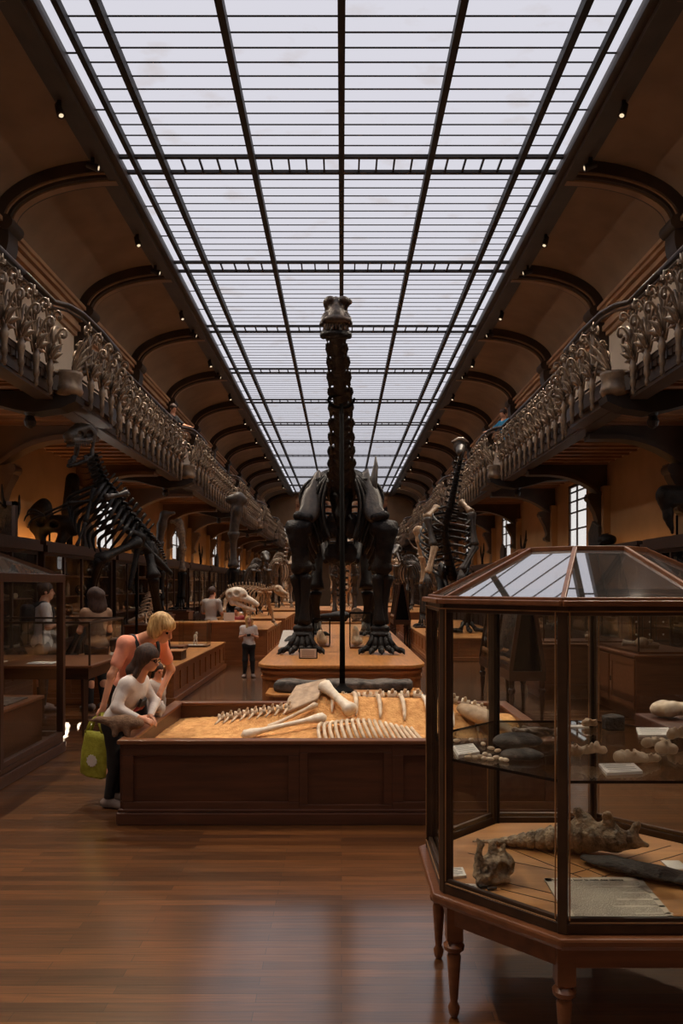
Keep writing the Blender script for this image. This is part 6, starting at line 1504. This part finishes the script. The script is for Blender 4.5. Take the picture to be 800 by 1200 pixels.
# ------------------------------------------------------------------ people
def norm(v): return Vector(v).normalized()
def person(label, J, h, top=None, legs=None, hair=None, res=.012, sleeve=.5, leg_to=.95, shoes='shoe', extra=None, girth=1., fingers=True, group=None, toes=None, face=True, hem=.06):
    """J: joints in world space: hip, chest (between the shoulders), head, face (direction), up (of the head), right (shoulder direction),
       re, rw, le, lw (elbows and wrists), rk, ra, lk, la (knees and ankles), rf/lf toe directions, rh/lh finger directions"""
    g = h / 1.7 * girth; s = h / 1.7
    hip, ch, hd = Vector(J['hip']), Vector(J['chest']), Vector(J['head']); R = norm(J['right']); f = norm(J['face']); u = norm(Vector(J.get('up', (0, 0, 1)))); u = (u - f * u.dot(f)).normalized(); r = f.cross(u)
    T = (ch - hip).normalized(); FW = T.cross(R) * -1 if False else R.cross(T) * -1
    FW = T.cross(R); FW.normalize()                       # forward of the chest
    if FW.dot(Vector(J['front'])) < 0: FW = -FW
    rot = Matrix((R, FW, T)).transposed()
    rs, ls = ch + R * .165 * s + T * -.015 * s, ch - R * .165 * s + T * -.015 * s
    rh, lh = hip + R * .085 * s - T * .02, hip - R * .085 * s - T * .02
    gp = lambda a: tuple(x * g for x in a)
    waist = hip.lerp(ch, .42)
    torso = [ell(hip + T * .02 * s, gp((.155, .115, .12)), rot), ell(waist, gp((.128, .095, .15)), rot), ell(hip.lerp(ch, .76), gp((.15, .112, .16)), rot), ell(hip.lerp(ch, .72) + FW * .035 * s, gp((.12, .085, .08)), rot), cap(rs, ls, .058 * g, .058 * g), cap(ch - T * .02, ch + (hd - ch) * .35, .062 * g, .052 * g)]
    neck = [cap(ch, hd - u * .05 * s, .055 * s, .05 * s)]
    c = hd
    hr = Matrix((r, f, u)).transposed()
    head = [ell(c + u * .035 * s - f * .012 * s, (.073 * s, .092 * s, .085 * s), hr), ell(c + f * .03 * s - u * .045 * s, (.056 * s, .062 * s, .068 * s), hr), ell(c + f * .058 * s - u * .09 * s, (.028 * s, .024 * s, .02 * s), hr),
            cap(c + f * .088 * s + u * .01 * s, c + f * .108 * s - u * .032 * s, .009 * s, .014 * s), cap(c + f * .084 * s - u * .064 * s + r * .014 * s, c + f * .084 * s - u * .064 * s - r * .014 * s, .009 * s), cap(c + f * .076 * s + u * .026 * s + r * .035 * s, c + f * .076 * s + u * .026 * s - r * .035 * s, .014 * s)]
    for q in (-1, 1): head.append(ell(c + r * q * .074 * s - u * .012 * s - f * .01 * s, (.011 * s, .022 * s, .032 * s), hr))
    def arm(sh, el, wr): return [cap(sh, el, .05 * g, .038 * g), cap(el, wr, .038 * g, .027 * g), ell(el, (.038 * g,) * 3)]
    ra_, la_ = arm(rs, Vector(J['re']), Vector(J['rw'])), arm(ls, Vector(J['le']), Vector(J['lw']))
    def hand(wr, el, d, sg, curlv):
        wr, el = Vector(wr), Vector(el); d = norm(d) if d is not None else (wr - el).normalized(); cv = norm(curlv); cv = (cv - d * cv.dot(d)).normalized(); sd = d.cross(cv)
        pl = wr + d * .05 * s; m = Matrix((sd, d, cv)).transposed(); o = [cap(wr, pl, .024 * s, .026 * s), ell(pl, (.038 * s, .048 * s, .016 * s), m)]
        if fingers:
            for i, L in enumerate((.062, .072, .068, .052)):
                b = wr + d * .088 * s + sd * (.027 - .018 * i) * s; k = b + d * L * .5 * s + cv * .010 * s; e = k + d * L * .4 * s + cv * .026 * s
                o += [cap(b, k, .0088 * s, .008 * s), cap(k, e, .008 * s, .0068 * s)]
            b = wr + d * .03 * s + sd * .034 * s; k = b + sd * .022 * s + d * .03 * s + cv * .012 * s; o += [cap(b, k, .011 * s, .010 * s), cap(k, k + d * .028 * s + cv * .012 * s, .0095 * s, .008 * s)]
        else: o += [ell(wr + d * .11 * s, (.034 * s, .045 * s, .016 * s), m)]
        return o
    hands = hand(J['rw'], J['re'], J.get('rh'), 1, J.get('rcurl', FW)) + hand(J['lw'], J['le'], J.get('lh'), -1, J.get('lcurl', FW))
    def leg(hp, k, a): return [cap(hp, k, .085 * g, .055 * g), cap(k, a, .055 * g, .036 * g), ell(Vector(k).lerp(Vector(a), .3) - FW * .012 * s, (.053 * g, .055 * g, .1 * g))]
    lg = leg(rh, J['rk'], J['ra']) + leg(lh, J['lk'], J['la'])
    def ft(a, d, rr): a = Vector(a); d = norm(d); e = V(a.x, a.y, 0); z = a.z; return [cap(e + V(0, 0, .045 * s) - d * .045 * s, e + V(0, 0, .04 * s) + d * .1 * s, .042 * s + rr, .033 * s + rr), cap(a, e + V(0, 0, .05 * s), .036 * s + rr, .042 * s + rr), ell(e + d * .14 * s + V(0, 0, .028 * s), (.042 * s + rr, .042 * s + rr, .026 * s + rr))]
    tr, tl = J.get('rf', J['front']), J.get('lf', J['front'])
    feet = ft(J['ra'], tr, -.004) + ft(J['la'], tl, -.004)
    t = thing('person', label, 'person', (hip.x, hip.y, 0), group)
    body = union([union(torso + neck, .05), union(head, .018)] + [union(ra_, .02), union(la_, .02), union(hands, .008)] + [union(lg[:3], .03), union(lg[3:], .03), union(feet, .02)], .014)
    eyes = [c + f * .078 * s + r * q * .031 * s + u * .002 * s for q in (-1, 1)]
    body = minus(body, [ell(e + f * .012 * s, (.019 * s, .014 * s, .011 * s), hr) for e in eyes] + [cap(c + f * .093 * s - u * .064 * s + r * .018 * s, c + f * .093 * s - u * .064 * s - r * .018 * s, .0025 * s)], .004)
    fl_ = clip(body, [((0, 0, .004), (0, 0, -1))])
    sdf_obj('body', fl_, res, M['skin'], t)
    if face and res < .013:
        m = MB()
        for e in eyes: m.ell(e - f * .001, (.012 * s,) * 3, 8, 6)
        m.build('eyes', M['eye'], t, smooth=True)
    if top:
        def cut(el0, sh, amt): el0 = Vector(el0); return sh.lerp(el0, min(1, amt * 2))
        sl = []
        for sh, el_, wr in ((rs, Vector(J['re']), Vector(J['rw'])), (ls, Vector(J['le']), Vector(J['lw']))):
            if sleeve <= .5: sl.append(cap(sh, sh.lerp(el_, sleeve * 2 * .85), .066 * g, .062 * g))
            else: sl += [cap(sh, el_, .062 * g, .05 * g), cap(el_, el_.lerp(wr, min(1, (sleeve - .5) * 2)), .05 * g, .038 * g)]
        tf = rough(union([grow(union(torso[:5], .05), .016)] + sl + [cap(hip.lerp(ch, .15), hip - T * .04, .1 * g, .09 * g), ell(hip + T * .01, gp((.17, .13, .12)), rot)], .03), .006, 24, 5)
        nb = ch + T * .045 * s
        tf = minus(tf, [ell(ch + T * .085 * s + FW * .035 * s, gp((.085, .085, .075)), rot)], .008)
        tf = clip(tf, [(hip - T * hem * s, -T)])
        sdf_obj('shirt', tf, res, M[top], t)
    if legs:
        lf_ = grow(union([union([torso[0]] + [ell(hip - T * .03, gp((.15, .115, .1)), rot)], .04)] + [union(lg[:2], .03), union(lg[3:5], .03)], .03), .011)
        az = (Vector(J['ra']).z + Vector(J['la']).z) / 2; kz = (Vector(J['rk']).z + Vector(J['lk']).z) / 2
        zc = az if leg_to > .9 else kz + (az - kz) * (leg_to * 2 - 1)
        lf_ = clip(rough(lf_, .004, 28, 2), [((0, 0, zc), (0, 0, -1)), (hip + T * .075 * s, T)])
        sdf_obj('trousers', lf_, res, M[legs], t)
    if shoes:
        for d, a in ((tr, J['ra']), (tl, J['la'])):
            sdf_obj('shoe', clip(union(ft(a, d, .006), .02), [((0, 0, .002), (0, 0, -1)), ((0, 0, .1 * s), (0, 0, 1))]), min(res, .012), M[shoes], t)
    if hair:
        style, mt = hair
        H0 = union([ell(c + u * .04 * s - f * .018 * s, (.089 * s, .108 * s, .102 * s), hr)] + ([ell(c - u * .03 * s - f * .05 * s, (.085 * s, .066 * s, .085 * s), hr)] if style != 'short' else []), .03)
        if style == 'pony': H0 = rough(union([H0, ell(c + u * .05 * s - f * .03 * s, (.10 * s, .115 * s, .105 * s), hr), cap(c - f * .08 * s + u * .01 * s, c - f * .14 * s - u * .16 * s, .075 * s, .07 * s), cap(c - f * .14 * s - u * .16 * s, c - f * .15 * s - u * .34 * s, .07 * s, .03 * s), cap(c + r * .06 * s - f * .03 * s, c + r * .075 * s - u * .2 * s - f * .07 * s, .035 * s, .028 * s)], .03), .011 * s, 44, 8)
        if style == 'wide': H0 = rough(union([H0, ell(c + u * .04 * s - f * .03 * s, (.115 * s, .125 * s, .115 * s), hr), ell(c - f * .06 * s - u * .12 * s, (.14 * s, .09 * s, .17 * s), hr)], .04), .01 * s, 40, 8)
        if style == 'long': H0 = union([H0, cap(c - f * .05 * s - u * .05 * s, c - f * .09 * s - u * .27 * s, .085 * s, .07 * s), cap(c + r * .075 * s, c + r * .08 * s - u * .2 * s - f * .02 * s, .03 * s, .025 * s), cap(c - r * .075 * s, c - r * .08 * s - u * .2 * s - f * .02 * s, .03 * s, .025 * s)], .03)
        if style == 'bob': H0 = union([H0, ell(c + u * .055 * s + f * .045 * s, (.075 * s, .062 * s, .05 * s), hr), ell(c + r * .07 * s - u * .02 * s - f * .01 * s, (.026 * s, .055 * s, .07 * s), hr), ell(c - r * .07 * s - u * .02 * s - f * .01 * s, (.026 * s, .055 * s, .07 * s), hr)], .025)
        fc = rbox(c + f * .115 * s - u * .075 * s, (.064 * s, .075 * s, .105 * s), .03 * s, hr)
        H0 = minus(rough(H0, .004 * s, 60, 3), [fc], .015)
        sdf_obj('hair', H0, min(res, .012), M[mt], t)
    if extra: extra(t, dict(rs=rs, ls=ls, c=c, f=f, u=u, r=r, s=s, FW=FW, T=T, R=R, hip=hip, ch=ch, rot=rot))
    return t
def standing(x, y, h, yaw, lean=.03, arms='down', z=0., head=None):
    """relaxed joints for somebody standing at x, y facing yaw (0 = +X)"""
    Fv = V(math.cos(yaw), math.sin(yaw), 0); Rv = V(Fv.y, -Fv.x, 0); s = h / 1.7; U = V(0, 0, 1); b = V(x, y, z)
    hip = b + U * .53 * h; T = (U + Fv * lean).normalized(); ch = hip + T * .29 * h; hd = ch + T * .12 * h + Fv * .02 * s
    J = dict(hip=hip, chest=ch, head=hd, face=head or Fv, right=Rv, front=Fv)
    for k, sg in (('r', 1), ('l', -1)):
        sh = ch + Rv * sg * .165 * s
        if arms == 'down': e = sh + Rv * sg * .06 * s - Fv * .03 * s - U * .29 * s; w = e + Fv * .06 * s - U * .25 * s
        elif arms == 'front': e = sh + Rv * sg * .07 * s + Fv * .03 * s - U * .27 * s; w = e + Fv * .2 * s - Rv * sg * .12 * s + U * .06 * s
        elif arms == 'rail': e = sh + Rv * sg * .1 * s + Fv * .16 * s - U * .2 * s; w = e + Fv * .2 * s - U * .05 * s
        J[k + 'e'] = e; J[k + 'w'] = w
        hp = hip + Rv * sg * .085 * s; J[k + 'k'] = hp + Fv * .02 * s - U * .245 * h + Rv * sg * .01; J[k + 'a'] = V(hp.x + Rv.x * sg * .02, hp.y + Rv.y * sg * .02, z + .085 * s); J[k + 'f'] = Fv + Rv * sg * .25
    return J

# blonde visitor bending over the box
def bl_extra(t, q):
    m = MB(); a = q['rs'].lerp(q['ls'], .22) + q['T'] * .052
    m.tube(curve([a - q['FW'] * .075 - q['T'] * .02, a + q['T'] * .006, a + q['FW'] * .11 - q['T'] * .06, q['ch'].lerp(q['hip'], .35) + q['FW'] * .155 + q['R'] * .08, q['ch'].lerp(q['hip'], .62) + q['FW'] * .135 + q['R'] * .11], 14), .016, 6, .4)
    b = q['rs'].lerp(q['ls'], .8) + q['T'] * .052
    m.tube(curve([b - q['FW'] * .075 - q['T'] * .02, b + q['T'] * .01, b + q['FW'] * .11 - q['T'] * .06, q['ch'].lerp(q['hip'], .35) + q['FW'] * .155 - q['R'] * .08, q['ch'].lerp(q['hip'], .62) + q['FW'] * .135 - q['R'] * .11], 14), .016, 6, .4)
    m.build('shoulder_straps', M['black'], t, smooth=True)
J = dict(hip=(-1.80, 6.46, .85), chest=(-1.625, 6.30, 1.245), head=(-1.445, 6.17, 1.355), face=(.86, -.22, -.46), up=(.35, -.2, .9), right=(-.72, -.69, 0), front=(.69, -.72, 0),
         re=(-1.83, 6.12, .985), rw=(-1.885, 6.08, .745), le=(-1.46, 6.58, .98), lw=(-1.53, 6.44, .78), rk=(-1.84, 6.40, .45), ra=(-1.88, 6.38, .085), lk=(-1.70, 6.56, .45), la=(-1.78, 6.62, .085),
         rh=(-.1, -.05, -1), lh=(-.2, -.3, -.9), rcurl=(.7, -.6, 0), lcurl=(.5, -.6, 0))
person('blonde visitor in a pink tee bending over the sand box with a lime bag', J, 1.62, 'pink', 'black', ('bob', 'blond'), .0085, .36, extra=bl_extra, hem=.03, girth=.87)
# lime tote bag
t = thing('tote_bag', 'lime yellow mesh tote bag with a pale round print hanging from the blonde visitor', 'bag', (-1.93, 6.03, .2))
c = V(-1.93, 6.04, .385)
rt = Matrix.Rotation(-.35, 3, 'Z')
prof = [(.10, .205), (.135, .22), (.135, .30), (.13, .40), (.125, .50), (.122, .55)]
m = MB(); rings = []
for (w, z) in prof:
    ring = []
    for q in range(24):
        a = 2 * PI * q / 24; d = (.062 if z < .45 else .04) * (1 + .1 * math.sin(5 * a + z * 20)); x_, y_ = w * (abs(math.cos(a)) ** .6) * (1 if math.cos(a) >= 0 else -1), d * (abs(math.sin(a)) ** .6) * (1 if math.sin(a) >= 0 else -1)
        v = rt @ V(x_ + (z - .2) * .08, y_, 0); ring.append(V(c.x + v.x, c.y + v.y, z + .012 * math.sin(2 * a)))
    rings.append(ring)
m.loft(rings); m.build('sack', M['lime'], t, smooth=True)
m = MB()
for yy in (-.03, .03):
    e1 = rt @ V(-.07, yy, 0); e2 = rt @ V(.085, yy, 0); g = V(-1.888, 6.068, .70)
    m.tube([V(c.x + e1.x, c.y + e1.y, .54), V(c.x + e1.x * .6, c.y + e1.y, .62), g + V(0, yy * .4, 0)], .013, 6, .35); m.tube([V(c.x + e2.x, c.y + e2.y, .54), V(c.x + e2.x * .6, c.y + e2.y * .8, .62), g + V(.01, yy * .4, 0)], .013, 6, .35)
m.build('handles', M['lime'], t, smooth=True)
e = rt @ V(.01, -.0695, 0); m = MB(); n = 28; rr = Matrix.Rotation(-.35, 3, 'Z')
ringp = [V(c.x, c.y, .335) + rr @ V((.045 + .006 * math.sin(k * 2.2)) * math.cos(2 * PI * k / n) + .01, -.068, 0) + V(0, 0, (.045 + .006 * math.cos(k * 3.1)) * math.sin(2 * PI * k / n)) for k in range(n)]
m.add(ringp + [p + rr @ V(0, .01, 0) for p in ringp], [tuple(range(n))] + [(k, (k + 1) % n, n + (k + 1) % n, n + k) for k in range(n)]); m.build('round_print', M['paper'], t)
# girl with glasses
def girl_extra(t, q):
    m = MB(); c, f, u, r, s = q['c'], q['f'], q['u'], q['r'], q['s']
    for sg in (-1, 1):
        k = c + f * .098 * s + r * sg * .033 * s + u * .003 * s; m.tube([k + r * (.024 * s * math.cos(a)) + u * (.018 * s * math.sin(a)) for a in [2 * PI * i / 10 for i in range(11)]], .0032, 5)
        m.tube([k + r * sg * .024 * s, c + r * sg * .078 * s + f * .0 + u * .005 * s], .003, 5)
    m.build('glasses', M['steel'], t, smooth=True)
    b = q['hip'].lerp(q['ch'], .58) + q['FW'] * .128
    rt = q['rot']; pts = lambda P: [b + q['R'] * x + q['T'] * z + q['FW'] * (.012 if abs(x) < .06 else -.0) for x, z in P]
    for nm, mm, P in (('print_patch', 'ink', [(-.045, 0), (.05, 0), (.055, .07), (.04, .05), (0, .055), (-.03, .07), (-.04, .05)]), ('print_patch', 'red', [(-.06, -.045), (.065, -.045), (.05, -.005), (-.05, -.005)])):
        a = pts(P); n = len(a); MB().add(a + [p - q['FW'] * .02 for p in a], [tuple(range(n))] + [(k, (k + 1) % n, n + (k + 1) % n, n + k) for k in range(n)]).build(nm, M[mm], t)
J = dict(hip=(-1.74, 5.96, .65), chest=(-1.59, 5.90, .965), head=(-1.475, 5.885, 1.135), face=(.93, -.25, -.2), up=(.15, 0, 1), right=(-.2, -.98, 0), front=(.95, -.3, 0),
         re=(-1.675, 5.72, .79), rw=(-1.50, 5.70, .715), le=(-1.46, 6.02, .79), lw=(-1.46, 5.86, .70), rk=(-1.74, 5.90, .34), ra=(-1.78, 5.88, .07), lk=(-1.72, 6.04, .34), la=(-1.78, 6.06, .07), rh=(.9, .15, -.3), lh=(.6, -.6, -.3), rcurl=(0, .5, -.5), lcurl=(0, -.5, -.5))
person('girl with glasses and dark ponytail leaning on the left rim of the sand box', J, 1.28, 'white', 'black', ('pony', 'brownhair'), .0075, .95, extra=girl_extra, shoes='shoe')
t = thing('plush_dinosaur', 'brown plush dinosaur tucked under the arm of the girl with glasses', 'toy', (-1.7, 5.68, .6))
c = V(-1.60, 5.64, .69)
f = union([ell(c, (.085, .06, .06)), cap(c + V(-.05, 0, .0), c + V(-.18, -.0, .025), .05, .018), cap(c + V(-.17, -.0, .025), c + V(-.25, -.01, .02), .018, .007), cap(c + V(.05, 0, .0), c + V(.1, -.02, .0), .045, .035), ell(c + V(.11, -.02, .0), (.045, .04, .035)), cap(c + V(.03, -.03, -.03), c + V(.04, -.045, -.075), .026, .022), cap(c + V(-.05, -.03, -.03), c + V(-.05, -.045, -.075), .026, .022)], .03)
sdf_obj('plush_body', f, .007, M['plush'], t)
# toddler at the rim, behind
J = standing(-1.73, 7.02, .98, -.35, .12, 'down'); J['face'] = V(.75, -.55, -.2)
person('small child in grey at the far left corner of the sand box', J, .98, 'greyt', 'black', ('short', 'brownhair'), .011, .9)
t = thing('plush_toy', 'grey and white plush toy lying on the left rim of the sand box', 'toy', (-1.545, 6.55, .6)); c = V(-1.545, 6.5, .655)
sdf_obj('plush_body', union([ell(c, (.055, .09, .055)), ell(c + V(.01, -.1, .03), (.045, .045, .045)), cap(c + V(0, -.03, -.02), c + V(.02, -.06, -.05), .018), cap(c + V(0, .06, -.0), c + V(0, .13, .04), .025, .012)], .025), .008, M['greyt'], t)
# girl standing in the aisle
J = standing(-1.72, 14.25, 1.12, -1.45, 0, 'front', head=V(.35, -.8, .35))
def shirt_print(t, q):
    b = q['hip'].lerp(q['ch'], .6) + q['FW'] * .108
    P = [(-.06, 0), (-.02, .02), (.03, .01), (.06, .03), (.05, -.02), (.0, -.03), (-.05, -.02)]; a = [b + q['R'] * x + q['T'] * z for x, z in P]; n = len(a)
    MB().add(a + [p - q['FW'] * .03 for p in a], [tuple(range(n))] + [(k, (k + 1) % n, n + (k + 1) % n, n + k) for k in range(n)]).build('print_patch', M['ink'], t)
person('girl in a white tee and black trousers standing in the middle aisle looking up', J, 1.12, 'white', 'black', ('long', 'blond'), .0105, .4, extra=shirt_print, hem=.14)
# man with a backpack behind the table case
J = standing(-4.08, 10.45, 1.72, .5, .05, 'front')
def pack(t, q):
    b = q['ch'].lerp(q['hip'], .35) - q['FW'] * .2; f = rbox(b, (.14, .09, .2), .06, q['rot']); sdf_obj('backpack', f, .016, M['black'], t)
    m = MB()
    for sg in (-1, 1): a = q['ch'] + q['R'] * sg * .1; m.tube(curve([a - q['FW'] * .13, a + q['T'] * .07, a + q['FW'] * .12 - q['T'] * .05, a + q['FW'] * .12 - q['T'] * .22], 8), .025, 6, .4)
    m.build('pack_straps', M['black'], t, smooth=True)
person('person in a white shirt with a black backpack behind the table case', J, 1.72, 'white', 'black', ('short', 'brownhair'), .013, .42, extra=pack, fingers=False)
J = standing(-3.36, 10.55, 1.63, 2.4, .05, 'front')
def bag2(t, q):
    sdf_obj('shoulder_bag', rbox(q['hip'] + q['R'] * -.0 + V(.26, .0, .02), (.06, .1, .1), .04), .016, M['black'], t)
person('person with long dark hair in a tan top standing right of the table case', J, 1.64, 'tancloth', 'black', ('wide', 'brownhair'), .013, .3, extra=bag2, fingers=False)
J = standing(at(247, 700, 17.9).x - .0, 16.0 + .0, 1.72, 1.3, .08, 'front', head=V(.5, .8, -.15)); 
J = standing(-2.82, 16.05, 1.6, 1.25, .08, 'front', head=V(.5, .8, -.15)) if False else standing(at(247, 700, 17.2).x, 17.15 - .0, 1.5, 1.3, .06, 'front', z=0.)
J = standing(at(247, 0, 17.2).x, 17.2, 1.64, 1.25, .08, 'front', head=V(.5, .85, -.1))
person('person in a grey tee seen from behind in front of the pale skull', J, 1.64, 'greyt', 'black', ('short', 'brownhair'), .013, .45, fingers=False)
J = standing(at(277, 0, 17.2).x, 17.2, 1.2, -1.2, .05, 'down', head=V(-.5, -.8, -.1))
person('child with dark hair looking over the oak counter beside the grey tee visitor', J, 1.2, 'red', 'black', ('short', 'brownhair'), .012, .4, fingers=False)
# visitors on the galleries
J = standing(-4.55, at(200, 0, 1).y + 19.6, 1.7, -.3, .2, 'rail', z=4.74, head=V(.8, -.5, -.3))
def lift(J): return J
for (x, y, h, yaw, top, lab, hd) in ((-4.5, 20.2, 1.7, -.5, 'black', 'person in dark clothes leaning over the left gallery handrail', V(.7, -.6, -.3)), (4.5, 21.0, 1.75, PI + .5, 'blue', 'person in a blue shirt leaning over the right gallery handrail', V(-.7, -.6, -.25)), (-4.6, 21.6, 1.2, -.6, 'white', 'child in white standing behind the bowed railing of the left gallery', V(.7, -.6, -.3))):
    J = standing(0, 0, h, yaw, .12, 'rail', head=hd)
    t = person(lab, J, h, top, 'black', ('short', 'brownhair'), .016, .45, fingers=False)
    t.location = (x, y, 4.74)
# ------------------------------------------------------------------ light, sky, camera
w = bpy.data.worlds.new('sky'); SC.world = w; w.use_nodes = True; nt = w.node_tree; nt.nodes.clear()
o = nt.nodes.new('ShaderNodeOutputWorld'); b = nt.nodes.new('ShaderNodeBackground'); b.inputs[0].default_value = (1., .95, .9, 1); b.inputs[1].default_value = 1.0; nt.links.new(b.outputs[0], o.inputs[0])
l = bpy.data.lights.new('sun', 'SUN'); l.energy = 9; l.angle = .009; l.color = (1., .9, .78); so = bpy.data.objects.new('sun', l); COL.objects.link(so); so.location = (-12, 18, 14)
so.rotation_euler = (-V(.281, -1, -.372)).to_track_quat('Z', 'Y').to_euler()
cd = bpy.data.cameras.new('camera'); co = bpy.data.objects.new('camera', cd); COL.objects.link(co); SC.camera = co
co.location = (0, 0, EYE); co.rotation_euler = (PI / 2, 0, 0); cd.sensor_fit = 'AUTO'; cd.sensor_width = 36; cd.lens = F / 1200 * 36; cd.shift_x = 0; cd.shift_y = (HZ - 600) / 1200; cd.clip_start = .05; cd.clip_end = 300
SC.view_settings.view_transform = 'Standard'; SC.view_settings.look = 'None'; SC.view_settings.gamma = 1; SC.view_settings.use_curve_mapping = False; SC.view_settings.exposure = 0.0
SC.cycles.max_bounces = 10; SC.cycles.diffuse_bounces = 5; SC.cycles.glossy_bounces = 4; SC.cycles.transparent_max_bounces = 24; SC.cycles.sample_clamp_indirect = 4
SC.cycles.use_denoising = True
